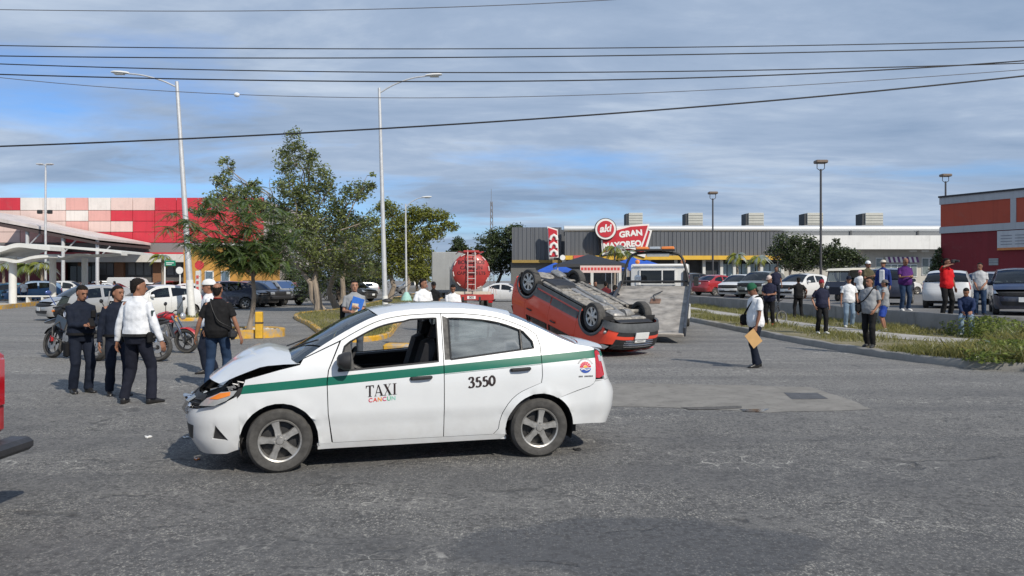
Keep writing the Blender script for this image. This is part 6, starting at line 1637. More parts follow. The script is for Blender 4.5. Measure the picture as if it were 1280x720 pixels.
M_LEAFF = leaf_mat('feathery leaves', (.040, .078, .024), (.16, .225, .060), .4, .15)
M_LEAFD = leaf_mat('dark leaves', (.026, .048, .018), (.095, .125, .045))
M_GRASS = leaf_mat('grass blades', (.075, .095, .022), (.36, .33, .13), .4, .15)
M_WEED = leaf_mat('weeds', (.055, .095, .020), (.24, .28, .07), .4, .2)
def bark(name, col):
    if name in MATS: return MATS[name]
    n = NT(name); P = n.co(); f = n.noise(n.map(P, (6, 6, 1.2)), 2.0, 6, .65)
    n.set(Base_Color=n.ramp(f, [(.3, tuple(c * .5 for c in col)), (.7, col)]), Roughness=.9); n.bump(f, .7, .03); MATS[name] = n.mat; return n.mat
M_BARK = bark('pale bark', (.34, .28, .22)); M_BARKD = bark('dark bark', (.14, .11, .085))
def leaves_mesh(name, pts, size, m, parent, rnd, up=.35, aspect=.45, droop=0.0):
    """pts: n x 3 leaf positions; each leaf is a folded blade of four corners"""
    n = len(pts); P = np.array(pts, float); rs = np.random.RandomState(rnd)
    d = rs.normal(size=(n, 3)); d[:, 2] = d[:, 2] * .6 - droop; d /= np.linalg.norm(d, axis=1)[:, None]
    nr = rs.normal(size=(n, 3)); nr[:, 2] += up * 3; s = np.cross(d, nr); s /= np.linalg.norm(s, axis=1)[:, None] + 1e-9
    nn = np.cross(s, d)
    L = size * rs.uniform(.65, 1.3, (n, 1)); W = L * aspect
    a = P - d * L * .5; b = P + s * W * .5 + nn * W * .18; c = P + d * L * .5 - nn * L * .12; e = P - s * W * .5 + nn * W * .18
    V = np.stack([a, b, c, e], 1).reshape(-1, 3)
    me = bpy.data.meshes.new(name); me.vertices.add(4 * n); me.vertices.foreach_set('co', V.ravel())
    idx = np.arange(4 * n).reshape(n, 4); F = np.concatenate([idx[:, [0, 1, 2]], idx[:, [0, 2, 3]]], 1).reshape(-1, 3)
    me.loops.add(6 * n); me.loops.foreach_set('vertex_index', F.ravel()); me.polygons.add(2 * n)
    me.polygons.foreach_set('loop_start', np.arange(0, 6 * n, 3)); me.polygons.foreach_set('loop_total', np.full(2 * n, 3)); me.update(); me.validate()
    return obj(name, me, parent, m)
def clump_pts(clumps, n, rs, sub=7):
    """leaves gathered in twigs inside each clump, thicker towards its skin"""
    w = np.array([c[3] * c[4] * c[5] for c in clumps]) ** (.72); w /= w.sum(); out = []
    for c, k in zip(clumps, (w * n).astype(int)):
        tw = max(3, int(k / 26)); d = rs.normal(size=(tw, 3)); d /= np.linalg.norm(d, axis=1)[:, None]
        r = rs.uniform(.25, 1.05, (tw, 1)) ** .55
        cen = np.array(c[:3]) + d * r * np.array(c[3:6]); sz = np.array(c[3:6]).mean() * .24
        pick = rs.randint(0, tw, k); out.append(cen[pick] + rs.normal(size=(k, 3)) * sz * np.array([1, 1, .8]))
    return np.concatenate(out)
def limb(b, p0, p1, r0, r1, bend=.12, n=6, seed=0):
    p0, p1 = Vector(p0), Vector(p1); L = (p1 - p0).length; pts = []; rr = []
    for i in range(n + 1):
        t = i / n; p = p0.lerp(p1, t); k = math.sin(PI * t) * bend * L
        pts.append(p + Vector((noise.noise(Vector((seed, t * 2.2, 1))), noise.noise(Vector((seed, t * 2.2, 5))), .3 * noise.noise(Vector((seed, t * 2, 9))))) * k * 2); rr.append(r0 + (r1 - r0) * t)
    rr[0] *= 1.25; b.tube(pts, rr, 9); return pts
def tree(label, base, trunks, clumps, nleaf, leaf, m, seed, bk=None, name='tree', limbs=True, aspect=.45, droop=0.0):
    """trunks: (foot, top, r0, r1); clumps: (x, y, z, rx, ry, rz) in world metres"""
    root = empty(name, base, 0, label, 'tree'); B = Vector(base); rs = np.random.RandomState(seed)
    tops = []
    for i, (f, t, r0, r1) in enumerate(trunks):
        b = MB(); pts = limb(b, Vector(f) - B, Vector(t) - B, r0, r1, .10, 7, seed + i * 3.1); tops.append((pts, r1))
        to = b.build('trunk', bk or M_BARK, root)
    if limbs:
        b = MB()
        for j, c in enumerate(clumps):
            C = Vector(c[:3]) - B; best = min(tops, key=lambda q: (q[0][-1] - C).length); st_ = best[0][-1 - (j % 3)]
            limb(b, st_, C, best[1] * .62, .018, .14, 6, seed + j * 1.7)
            for k in range(3):
                d = Vector(rs.normal(size=3)) * .6; d = Vector((d.x * c[3], d.y * c[4], d.z * c[5])); limb(b, C.lerp(st_, .25), C + d, best[1] * .22 + .01, .008, .12, 4, seed + j + k * .3)
        tag(b.build('limbs', bk or M_BARK, root), kind='stuff')
    pts = clump_pts([(c[0] - B.x, c[1] - B.y, c[2] - B.z, *c[3:]) for c in clumps], nleaf, rs)
    leaves_mesh('crown', pts, leaf, m, root, seed, aspect=aspect, droop=droop)
    return root
def pc(px, py, Y, rx, ry, rd=None, dY=0.0):        # a clump from photo columns and rows at depth Y
    s = (Y + dY) / FPX; return (at(px, Y + dY), Y + dY, hz(py, Y + dY), rx * s, (rd if rd else (rx + ry) / 2 * s), ry * s)
def pg(px, py, Y): return (at(px, Y), Y, hz(py, Y))
# the large broad-leaved tree of the median, several stems
Y = 41.5
tree('large broad-leaved tree with pale leaning stems on the grass median', (at(400, Y), Y, .1),
     [(pg(404, 392, Y)[:2] + (.0,), pg(372, 330, Y), .20, .10), (pg(398, 392, Y)[:2] + (.0,), pg(388, 300, Y), .22, .10), (pg(422, 390, Y + 3)[:2] + (.0,), pg(410, 310, Y + 3), .20, .09), (pg(424, 388, Y + 5)[:2] + (.0,), pg(432, 300, Y + 5), .18, .09)],
     [pc(366, 178, Y, 10, 16), pc(360, 203, Y, 15, 16), pc(384, 200, Y, 11, 17), pc(398, 224, Y, 17, 17), pc(362, 236, Y, 17, 20, dY=-.6), pc(385, 252, Y, 22, 20), pc(412, 236, Y, 9, 12),
      pc(284, 208, Y, 7, 14), pc(278, 230, Y, 11, 12), pc(298, 240, Y, 14, 12), pc(276, 252, Y, 24, 12, dY=-.5), pc(312, 258, Y, 20, 16), pc(322, 232, Y, 12, 9), pc(340, 262, Y, 20, 14), pc(252, 262, Y, 14, 8),
      pc(424, 258, Y, 16, 14), pc(446, 240, Y, 17, 13), pc(463, 226, Y, 5, 13), pc(436, 282, Y, 20, 20, dY=.6), pc(462, 275, Y, 9, 16),
      pc(366, 284, Y, 26, 18, dY=-.8), pc(402, 288, Y, 26, 20), pc(346, 308, Y, 24, 15), pc(384, 314, Y, 24, 16, dY=-.8), pc(414, 318, Y, 22, 18), pc(448, 312, Y, 18, 18), pc(430, 336, Y, 20, 12, dY=1), pc(392, 338, Y, 16, 8), pc(456, 338, Y, 14, 9, dY=1)],
     23000, .19, M_LEAF, 11)
# denser neighbour behind it on the median
Y = 52
tree('dark shrubby tree standing close behind the large median tree', (at(428, Y), Y, .1), [(pg(428, 381, Y)[:2] + (0,), pg(430, 320, Y), .2, .1), (pg(436, 381, Y)[:2] + (0,), pg(444, 320, Y), .14, .08)],
     [pc(420, 320, Y, 22, 22), pc(445, 300, Y, 22, 22), pc(400, 350, Y, 24, 16), pc(432, 345, Y, 22, 18), pc(462, 330, Y, 14, 18), pc(382, 362, Y, 16, 12)], 10000, .20, M_LEAFD, 17, M_BARKD)
# yellow-green tree further along
Y = 64
tree('yellow-green spreading tree further along the grass median', (at(500, Y), Y, .1), [(pg(486, 376, Y)[:2] + (0,), pg(492, 310, Y), .24, .12), (pg(503, 376, Y)[:2] + (0,), pg(514, 300, Y), .2, .1)],
     [pc(486, 262, Y, 14, 12), pc(500, 282, Y, 20, 14), pc(526, 268, Y, 20, 9), pc(548, 270, Y, 16, 7), pc(560, 284, Y, 11, 6), pc(540, 290, Y, 16, 10), pc(515, 308, Y, 22, 14), pc(488, 312, Y, 20, 18), pc(532, 322, Y, 14, 12), pc(500, 334, Y, 18, 12), pc(474, 300, Y, 14, 16), pc(474, 338, Y, 14, 10)],
     16000, .26, M_LEAFY, 23)
for i, (px, py, Y, r, lab) in enumerate(((520, 338, 84, 16, 'small yellow-green tree behind the third lamp post'), (455, 345, 88, 22, 'low rounded tree at the far end of the left parking row'), (360, 345, 90, 26, 'dark rounded tree behind the black pickup'))):
    tree(lab, (at(px, Y), Y, 0), [(pg(px, 370, Y)[:2] + (0,), pg(px + 2, py + 4, Y), .18, .1)], [pc(px, py, Y, r, r * .7), pc(px - r * .6, py + 6, Y, r * .7, r * .5), pc(px + r * .6, py + 5, Y, r * .7, r * .55), pc(px + 2, py - r * .5, Y, r * .6, r * .4)], 4500, .36, M_LEAFY if i == 0 else M_LEAFD, 31 + i, M_BARKD)
# trees beside the warehouse
Y = 112
for i, (px, lab, cl) in enumerate(((625, 'dark dense tree at the left corner of the warehouse', [(612, 308, 20, 14), (630, 296, 18, 12), (646, 290, 14, 8), (622, 326, 22, 16), (644, 318, 16, 20), (602, 322, 12, 12), (652, 300, 10, 12)]), (574, 'small dark tree far beyond the tank truck', [(573, 306, 10, 8), (570, 318, 10, 10), (580, 316, 8, 9)]))):
    tree(lab, (at(px, Y), Y, 0), [(pg(px, 364, Y)[:2] + (0,), pg(px, 325, Y), .3, .15)], [pc(a, b_, Y, c, d) for a, b_, c, d in cl], 8000 if i == 0 else 2500, .5, M_LEAFD, 41 + i, M_BARKD)
# trees in the raised car park
Y = 62
tree('low spreading tree in the car park before the warehouse', (at(985, Y), Y, TERR), [(pg(990, 367, Y)[:2] + (TERR,), pg(990, 330, Y), .14, .08), (pg(978, 367, Y)[:2] + (TERR,), pg(972, 325, Y), .1, .05)],
     [pc(985, 302, Y, 16, 8), pc(1006, 304, Y, 16, 9), pc(970, 316, Y, 12, 9), pc(995, 318, Y, 20, 11), pc(1018, 314, Y, 12, 10), pc(985, 330, Y, 16, 8), pc(1008, 330, Y, 16, 8)], 6500, .24, M_LEAFD, 51)
tree('second darker tree in the car park beside the mototaxi', (at(1046, Y + 2), Y + 2, TERR), [(pg(1048, 366, Y + 2)[:2] + (TERR,), pg(1046, 330, Y + 2), .14, .08)],
     [pc(1040, 316, Y, 14, 9), pc(1058, 318, Y, 14, 9), pc(1072, 326, Y, 11, 8), pc(1046, 330, Y, 20, 9), pc(1028, 326, Y, 10, 8), pc(1045, 303, Y, 5, 5)], 5000, .24, M_LEAFD, 53)
Y = 66
tree('narrow dark shrub against the red building corner', (at(1172, 60), 60, TERR), [(pg(1172, 367, 60)[:2] + (TERR,), pg(1172, 330, 60), .06, .03)], [pc(1172, 326, 60, 6, 8), pc(1170, 338, 60, 8, 8), pc(1173, 314, 60, 3, 5)], 1500, .22, M_LEAFD, 57)
# feathery tree in the planter: fronds of many small leaflets
def frond_tree():
    base = (PLC[0] + .18, PLC[1], .16); root = empty('tree', base, 0, 'slender feathery-leaved tree growing in the yellow kerb planter', 'tree')
    Yt = PLC[1]; rs = np.random.RandomState(5); B = Vector(base)
    b = MB(); tip = Vector(pg(317, 336, Yt)) - B
    pts = limb(b, (0, 0, 0), tip, .085, .05, .06, 7, 3.3); b.build('trunk', M_BARK, root)
    b = MB(); leaf = []
    ends = []
    for k, (px, py, dy) in enumerate(((222, 262, .2), (214, 286, -.3), (232, 305, .4), (256, 250, -.1), (360, 262, .1), (370, 300, -.4), (240, 320, -.2), (300, 320, -.6), (325, 330, .5), (240, 282, -.2), (262, 262, .3), (290, 252, -.4), (318, 250, .4), (345, 262, -.2), (362, 290, .2), (275, 300, -.7), (330, 300, -.8), (300, 280, .8), (352, 320, -.4), (250, 310, .5), (282, 330, -.5), (345, 345, .3), (265, 285, -.8), (310, 262, -.9), (335, 278, .7))):
        e = Vector(pg(px + rs.uniform(-8, 8), py + rs.uniform(-16, 8), Yt + dy * 1.6)) - B; p = limb(b, tip - Vector((0, 0, .25 * (k % 3) * .5)), e, .028, .008, .18, 6, k * 2.2); ends.append(p)
        for q in p[2:]:
            for _ in range(11):
                a = rs.uniform(0, 2 * PI); L = rs.uniform(.40, .75); d = Vector((math.cos(a), math.sin(a), rs.uniform(-.35, .45)))
                prev = q.copy(); s = Vector((-d.y, d.x, 0)).normalized()
                for i in range(16):
                    t = (i + 1) / 16; c = q + d * L * t + Vector((0, 0, -.38 * L * t * t)); w = .10 * math.sin(PI * min(1, .12 + t * .93)) + .015
                    for sg in (-1, 1): leaf.append((c, s * sg * w, (c - prev).normalized() * L / 24))
                    prev = c
    tag(b.build('limbs', M_BARK, root), kind='stuff')
    C = np.array([x[0] for x in leaf]); S = np.array([x[1] for x in leaf]); D = np.array([x[2] for x in leaf]); n = len(C)
    V = np.stack([C, C + S * .55 + D, C + S + D * .5 + np.array([0, 0, -.012]), C + S * .5 - D * .6], 1).reshape(-1, 3)
    me = bpy.data.meshes.new('crown'); me.from_pydata(V.tolist(), [], np.arange(4 * n).reshape(n, 4).tolist()); me.update(); obj('crown', me, root, M_LEAFF)
frond_tree()
# palms
def palm(label, px, py, Y, r, ground=0.0, seed=1, n=16):
    """crown of arching fronds on a slim stem"""
    x = at(px, Y); zc = hz(py, Y); root = empty('palm_tree', (x, Y, ground), 0, label, 'palm'); rs = np.random.RandomState(seed)
    b = MB(); b.tube([(0, 0, 0), (.05, 0, (zc - ground) * .5), (0, 0, zc - ground)], [.16, .12, .10], 9); b.build('trunk', M_BARK, root)
    q = MB()
    for k in range(n):
        a = 2 * PI * k / n + rs.uniform(-.15, .15); el = rs.uniform(.1, 1.1); L = r * rs.uniform(.8, 1.15); d = Vector((math.cos(a), math.sin(a), 0)); s = Vector((-d.y, d.x, 0)); prev = None
        for i in range(11):
            t = i / 10; c = Vector((0, 0, zc - ground)) + d * L * t * math.cos(el * .7) + Vector((0, 0, L * (math.sin(el) * t - .95 * t * t)))
            if prev is not None:
                for sg in (-1, 1):
                    w = L * .24 * math.sin(PI * min(1, .15 + .85 * t)); m = (c + prev) / 2
                    q.add([prev, c, c + s * sg * w + (c - prev) * 1.2 + Vector((0, 0, -w * .55)), prev.lerp(c, .4) + s * sg * w * .75 + (c - prev) * .6 + Vector((0, 0, -w * .4))], [(0, 1, 2, 3)])
            prev = c
    q.build('crown', M_LEAFY if seed % 2 else M_WEED, root, 0)
palm('low palm seen above the blue market canopies', 768, 310, 84, 1.8, TERR, 3); palm('shorter palm beside the blue market canopies', 784, 316, 86, 1.5, TERR, 8)
palm('small palm in the car park before the pale shop windows', 921, 319, 72, 1.35, TERR, 5); palm('pale young palm next to the low spreading car park tree', 948, 322, 68, 1.3, TERR, 7)
palm('palm standing before the supermarket shutters', 203, 321, 62, 1.15, 0, 9)
for i, (px, py, l) in enumerate(((4, 331, 'bushy palm behind the front shelter column'), (33, 332, 'yellowish palm under the shelter roof'), (52, 331, 'green palm between the shelter columns'))): palm(l, px, py, 66, 1.5, 0, 21 + i)
# grass and weeds
def blades(name, pts, h, w, m, seed, parent=None, lean=.5):
    n = len(pts); P = np.array(pts); rs = np.random.RandomState(seed); a = rs.uniform(0, 2 * PI, n); H = h * rs.uniform(.4, 1.3, n)
    if P.shape[1] > 3: H = H * P[:, 3]; P = P[:, :3]
    s = np.stack([np.cos(a), np.sin(a), 0 * a], 1) * w * rs.uniform(.6, 1.3, (n, 1)); ln = rs.normal(size=(n, 3)) * lean; ln[:, 2] = 0
    t = P + np.stack([0 * a, 0 * a, H], 1) + ln * H[:, None]; mdl = P + np.stack([0 * a, 0 * a, H * .55], 1) + ln * H[:, None] * .3
    V = np.stack([P - s, P + s, mdl + s * .7, t, mdl - s * .7], 1).reshape(-1, 3); idx = np.arange(5 * n).reshape(n, 5)
    me = bpy.data.meshes.new(name); me.from_pydata(V.tolist(), [], idx.tolist()); me.update(); o = obj(name, me, parent, m); return o
def lerp_line(L, y): return float(np.interp(-y, [-p[1] for p in L], [p[0] for p in L]))
rs = np.random.RandomState(2); pts = []
while len(pts) < 46000:
    y = 13.9 + 34 * rs.rand() ** 2.0; x0 = lerp_line(KERB_R, y) if y > 14.6 else 9.9; x1 = lerp_line(WALL_R, y) if y > 22 else 20
    x = x0 + .05 + rs.rand() * (min(x1, x0 + 9) - x0)
    if y < 14.6 and x < 9.9: continue
    pa = lerp_line(PATH0, y) if y > 19.5 else 99; pb = lerp_line(PATH1, y) if y > 20.5 else 99
    if y < 19.5 and y > 17.9 and x > 11.5 and abs(y - np.interp(x, [11.6, 14, 28], [19.9, 19.1, 18.5])) < .6: continue
    if pa < x < pb + .0: continue
    cl = noise.noise(Vector((x * .55, y * .35, 3))) + .35 * noise.noise(Vector((x * 2, y * 1.5, 8)))
    near = x - x0
    dens = .35 + .9 * cl + (.5 if (y < 18.2 and x > 8.6) else 0) - (.45 if near < .5 and y > 17 else 0)
    if rs.rand() > dens: continue
    hs = (.45 + 1.1 * max(0, cl + .2)) * (1.5 if y < 18.2 and x > 9 else .75)
    pts.append((x, y, .145, hs))
tag(blades('grass', pts, .22, .009, M_GRASS, 4), 'dry green grass growing along the right verge', 'grass', kind='stuff')
pts = []; k = 0
while len(pts) < 20000:                     # leafy weeds on the bank before the wall
    y = 14.6 + 12 * rs.rand(); xw = lerp_line(WALL_R, y) if y > 22.4 else np.interp(y, [14, 22.4], [24, 15.9]); x = 8.9 + rs.rand() * 9
    if x > xw: continue
    cl = noise.noise(Vector((x * .5 + 7, y * .5, 1)))
    front = max(0, 1 - abs(y - (14.9 + .25 * (x - 9))) / 2.4) if x > 9 else 0
    back = max(0, 1 - abs((y - 22.2 + (x - 14) * .3)) / 2.2)
    d = 1.2 * front + .8 * back + cl * 1.6 - .35
    if x < 12.2 and y > 16.8: d -= 1.1
    if y > 20 and x < 12.6: d -= 1
    if rs.rand() > d: continue
    pts.append((x, y, .16 + rs.rand() ** 1.7 * (.20 + .55 * max(0, cl) + .2 * back)))
tag(leaves_mesh('weeds', pts, .11, M_WEED, None, 9, .6, .5), 'leafy green weeds on the bank before the retaining wall', 'weeds', kind='stuff')
pts = []
G_ = np.stack([rs.uniform(-12, -3.5, 60000), 21.5 + 50 * rs.rand(60000) ** 1.6], 1); G_ = G_[in_poly(G_, MED)]
for x, y in G_:
    if len(pts) < 17000 and noise.noise(Vector((x * .4, y * .25, 2))) > rs.uniform(-.5, .35): pts.append((x, y, .1, .8))
G_ = np.stack([rs.uniform(-21, -13, 7000), rs.uniform(32, 37, 7000)], 1); pts += [(x, y, .12, .8) for x, y in G_[in_poly(G_, LST)][:3500]]
tag(blades('median_grass', pts, .13, .011, M_GRASS, 6), 'short patchy grass on the median and lamp post strip', 'grass', kind='stuff')
# ------------------------------------------------------------------ parked cars
def repaint(root, old, new):
    def rec(o):
        if o.type == 'MESH' and o.data.materials and o.data.materials[0] == old:
            o.material_slots[0].link = 'OBJECT'; o.material_slots[0].material = new
        for c in o.children: rec(c)
    rec(root)
PAINTS = dict(white=(.66, .67, .67), red=(.32, .012, .018), maroon=(.17, .012, .018), silver=(.34, .35, .36), grey=(.17, .175, .18), greygreen=(.20, .22, .20), black=(.018, .018, .02), navy=(.022, .03, .06), blue=(.03, .13, .28), teal=(.04, .20, .30))
PROTO = {}
def proto(kind):
    if kind not in PROTO:
        sp = spec(kind); pm = paint('proto ' + kind, (.6, .6, .6)); c, parts, wheels = build_car(sp, pm, False)
        ms = [(nm, b.mesh(nm, 40), m, par) for nm, b, m, par in parts]; PROTO[kind] = (sp, pm, ms, wheels)
    return PROTO[kind]
def parked(kind, label, px, Y, rz, col, z=0.0, group=None, name='parked_car'):
    """px, Y place the middle of the car"""
    sp, pm, ms, wheels = proto(kind); a = R(rz); mid = Vector((sp['wb'] / 2 * math.cos(a), sp['wb'] / 2 * math.sin(a)))
    root = empty(name, (at(px, Y) - mid.x, Y - mid.y, z), a, label, 'car', group); objs = []; newp = paint('paint ' + col, PAINTS[col], flake=.25 if col in ('silver', 'grey', 'greygreen') else 0)
    for nm, me, m, par in ms:
        o = bpy.data.objects.new(nm, me); COL.objects.link(o); o.parent = root if par is None else objs[par]
        if not me.materials: me.materials.append(m)
        if m == pm: o.material_slots[0].link = 'OBJECT'; o.material_slots[0].material = newp
        objs.append(o)
    for x, y, s in wheels: add_wheel(root, x, y, sp['rw'], sp['rw'], sp['tw'], s, disc=True)
    return root
# left of the median
parked('hatch', 'grey parked hatchback behind the policeman holding a phone', 113, 34, 50, 'silver')
parked('hatch', 'white parked hatchback behind the officer in white shirt, facing the bikes', 197, 35.0, 52, 'white')
parked('sedan', 'white sedan parked side-on behind the left lamp post', 232, 58, 4, 'white')
parked('hatch', 'light blue hatchback parked beyond the shelter front column', 10, 60, 25, 'teal')
parked('suv', 'deep blue estate car parked beside the shelter bench', 42, 60, 40, 'blue')
parked('sedan', 'white sedan with sloping tail parked behind the blue estate', 62, 66, 155, 'white')
parked('suv', 'white high-roofed car parked beyond the middle shelter column', 86, 63, 185, 'white')
parked('sedan', 'red sedan in the supermarket car park behind the white high-roofed car', 106, 70, 160, 'red')
parked('sedan', 'white sedan in the second row before the brown pillar', 141, 68, 170, 'white')
parked('suv', 'maroon people carrier parked before the supermarket shutters', 207, 70, 60, 'maroon')
parked('hatch', 'white hatchback parked behind the front shelter column', -4, 68, 150, 'white')
parked('sedan', 'silver car half hidden behind the bench end', 78, 74, 20, 'silver')
parked('suv', 'dark blue car parked behind the man in white helmet', 276, 46, 30, 'navy')
parked('suv', 'black car parked behind the yellow bollard and feathery tree', 312, 50, 150, 'black')
parked('sedan', 'dark grey sedan in the shade behind the tall median tree', 400, 66, 160, 'grey')
parked('hatch', 'small silver car parked far behind the man with blue folder', 452, 84, 25, 'silver')
parked('sedan', 'black sedan parked far along the median path', 425, 90, 10, 'black')
parked('hatch', 'white hatchback in the far row beneath the store fascia', 178, 72, 20, 'white')
parked('sedan', 'silver sedan in the far row behind the white helmet', 252, 64, 165, 'silver')
parked('suv', 'white people carrier in the far row beyond the porch posts', 122, 76, 30, 'white')
parked('suv', 'grey car far along the median behind the third lamp post', 515, 96, 20, 'grey')
parked('sedan', 'maroon sedan far behind the leaning median stems', 372, 76, 150, 'maroon')
parked('suv', 'black people carrier deep in shade behind the median trees', 440, 62, 155, 'black')
parked('sedan', 'white sedan driving between tank truck and overturned car', 632, 62, 170, 'white', name='car')
# raised car park on the right
parked('sedan', 'bright red sedan parked tail towards the retaining wall', 897, 56, 215, 'red', TERR)
parked('sedan', 'white sedan parked nose to the wall beside the red sedan', 925, 52, 50, 'white', TERR)
parked('suv', 'grey-green car parked nose to the wall between two white cars', 953, 48, 48, 'greygreen', TERR)
parked('hatch', 'white hatchback parked behind the man in black', 1003, 47, 35, 'white', TERR)
parked('sedan', 'maroon car in the row behind the white sedan', 955, 62, 20, 'maroon', TERR)
parked('suv', 'black car parked behind the tow truck side rail', 868, 60, 215, 'black', TERR)
parked('suv', 'dark navy people carrier parked behind the man in purple shirt', 1112, 36, 236, 'navy', TERR)
parked('hatch', 'white hatchback with rear window facing the road behind the man in red', 1186, 31.5, 237, 'white', TERR)
parked('sedan', 'silver sedan showing its tail behind the man in grey tee shirt', 1240, 36, 215, 'silver', TERR)
parked('hatch', 'dark navy hatchback parked nose forward at the wall end', 1275, 25.6, 60, 'navy', TERR)
parked('sedan', 'black sedan in the far row before the red wall', 1232, 46, 200, 'black', TERR)
parked('suv', 'dark car with loaded roof rack before the red wall', 1262, 44, 195, 'black', TERR)
parked('sedan', 'white sedan in the far row at the wing of shops', 1120, 60, 190, 'white', TERR)

# ------------------------------------------------------------------ overturned red car
def overturned():
    sp = spec('suv'); sp.update(W=1.74, wb=2.52, rw=.325, tw=.205, ra=.385)
    red = paint('bright red paint', (.76, .065, .028), .3, .1)
    c, parts, wheels = build_car(sp, red, True)
    f = Vector((1.47, -2.0, -.83)).normalized(); l = Vector((.81, .59, 0)).normalized(); up = -(f.cross(l)).normalized(); l = up.cross(-f)
    M = Matrix((( -f.x, l.x, up.x), (-f.y, l.y, up.y), (-f.z, l.z, up.z))).to_4x4()
    axle = Vector((1.92, 17.5, .92)) + Vector((.81, .59, 0)).normalized() * .72
    org = axle - up * sp['rw']
    root = empty('overturned_car', org, 0, 'bright red car lying overturned on its roof with wheels in the air', 'car'); root.rotation_mode = 'QUATERNION'; root.rotation_quaternion = M.to_quaternion()
    objs = []
    for nm, b, m, par in parts: objs.append(b.build(nm, m, root if par is None else objs[par], 40))
    am = mat('machined alloy', (.55, .55, .54), .3, metal=.9, var=.15)
    for x, y, s in wheels: add_wheel(root, x, y, sp['rw'], sp['rw'], sp['tw'], s, .68, 7, R(8) if x == 0 else 0, am)
    clad = mat('grey body cladding', (.075, .08, .085), .6, var=.2, scale=9)
    zs = sp['zs']
    for s in (-1, 1):
        for a0, a1 in ((sp['d0'] + .02, sp['dm'] - .02), (sp['dm'] + .02, sp['d1'] - .30)):
            b = MB(); c.panel(b, [(a0, zs + .10), (a0, zs + .26), (a1, zs + .28), (a1, zs + .10)], (), .08, s, .016, .02); b.build('door_cladding', clad, root)
        b = MB(); c.panel(b, [(sp['ra'] + .02, zs - .03), (sp['ra'] + .02, zs + .055), (sp['wb'] - sp['ra'] - .02, zs + .055), (sp['wb'] - sp['ra'] - .02, zs - .03)], (), .1, s, .022, .05); b.build('sill_cladding', clad, root)
        for ax in (0, sp['wb']):
            b = MB(); pts = [c.P(ax + (sp['ra'] + .02) * math.cos(a), sp['rw'] + (sp['ra'] + .02) * math.sin(a), s, .006) for a in np.linspace(-.15, PI + .15, 16)]; b.tube(pts, [(.035, .014)] * 16, 6); b.build('arch_trim', clad, root)
    fe = c.front_end()
    b = MB()
    for s in (-1, 1): c.panel(b, [(sp['sf'] - .05, zs - .03), (sp['sf'] - .10, zs + .13), (fe, zs + .16), (fe, zs - .03)], (), .07, s, .015, .05)
    b.build('front_valance', clad, root)
    for k in range(4):
        b = MB(); z = .625 + k * .05; w = .48 - .03 * abs(k - 1.5); b.tube([(c.P(fe, z, -1, .0).x - .022 + .10 * (y / .75) ** 2, y, z) for y in np.linspace(-w, w, 12)], [(.016, .010)] * 12, 6); b.build('grille_bar', M_CHROME, root)
    b = MB()
    for s in (-1, 1): c.panel(b, [(fe + .50, .60), (fe + .58, .79), (fe, .80), (fe, .60)], (), .08, s, .008, .02)
    b.build('grille_recess', M_BLACKPL, root)
    b = MB(); p = c.P(fe, .52, -1, 0); b.box((p.x - .04, 0, .49), (.02, .42, .15)); b.build('number_plate', M_PLATE, root)
    for s in (-1, 1):
        b = MB(); q = c.P(sp['sf'] - .25, .50, s, .02); b.ball(q, (.03, .05, .04), 12, 8); b.build('fog_lamp', M_STEEL, root)
    # underside
    und = mat('dusty underbody', (.25, .235, .21), .75, metal=.15, var=.6, scale=9, bump=.4, bscale=30); pipe = mat('dull exhaust metal', (.36, .35, .33), .45, metal=.7, var=.25, scale=10)
    def part(nm, m, fn): b = MB(); fn(b); return b.build(nm, m, root)
    wb = sp['wb']; z0 = zs - .005
    part('floor_pan', und, lambda b: b.box((wb / 2, -.34, z0 - .012), (1.68, .42, .05), bev=.02))
    for k in range(5):
        for y in (-.34, .34): part('floor_rib', und, lambda b: b.box((wb / 2 - .66 + k * .33, y, z0 - .045), (.09, .36, .035), bev=.012))
    for s in (-1, 1): part('brake_pipe', M_STEEL, lambda b: b.tube([(.4, s * .15, z0 - .05), (1.0, s * .17, z0 - .055), (1.7, s * .19, z0 - .05), (2.3, s * .4, z0 - .03)], .01, 5))
    part('engine_undertray', M_BLACKPL, lambda b: b.box((-.52, 0, zs - .015), (.22, 1.05, .03), bev=.01))
    part('radiator_support', M_STEEL, lambda b: b.box((-.30, .30, zs - .02), (.10, .30, .05), bev=.01))
    part('floor_pan', und, lambda b: b.box((wb / 2, .34, z0 - .012), (1.68, .42, .05), bev=.02))
    for y in (-.62, .62): part('sill_rail', und, lambda b: b.box((wb / 2, y, z0 - .03), (wb - .7, .10, .09), bev=.02))
    part('tunnel', mat('heat shield', (.42, .41, .40), .4, metal=.6, var=.3, scale=15, bump=.5), lambda b: b.box((wb / 2 + .05, 0, z0 - .02), (1.9, .20, .06), bev=.025))
    part('exhaust_pipe', pipe, lambda b: b.tube([(.05, .05, z0 - .03), (.4, .06, z0 - .06), (1.2, .04, z0 - .07), (1.9, .12, z0 - .06), (2.3, .30, z0 - .04), (2.75, .42, z0 - .02), (3.2, .45, z0 + .0)], .032, 10))
    part('silencer', pipe, lambda b: b.tube([(2.62, .40, z0 - .02), (2.70, .41, z0 - .03), (3.02, .43, z0 - .03), (3.10, .44, z0 - .02)], [(.06, .09), (.09, .15), (.09, .15), (.06, .09)], 14))
    part('catalyst', pipe, lambda b: b.tube([(.55, .06, z0 - .06), (.62, .06, z0 - .065), (.92, .05, z0 - .065), (1.0, .05, z0 - .06)], [.035, .075, .075, .035], 12))
    part('fuel_tank', M_BLACKPL, lambda b: b.box((2.02, -.20, z0 - .04), (.62, .78, .12), bev=.05))
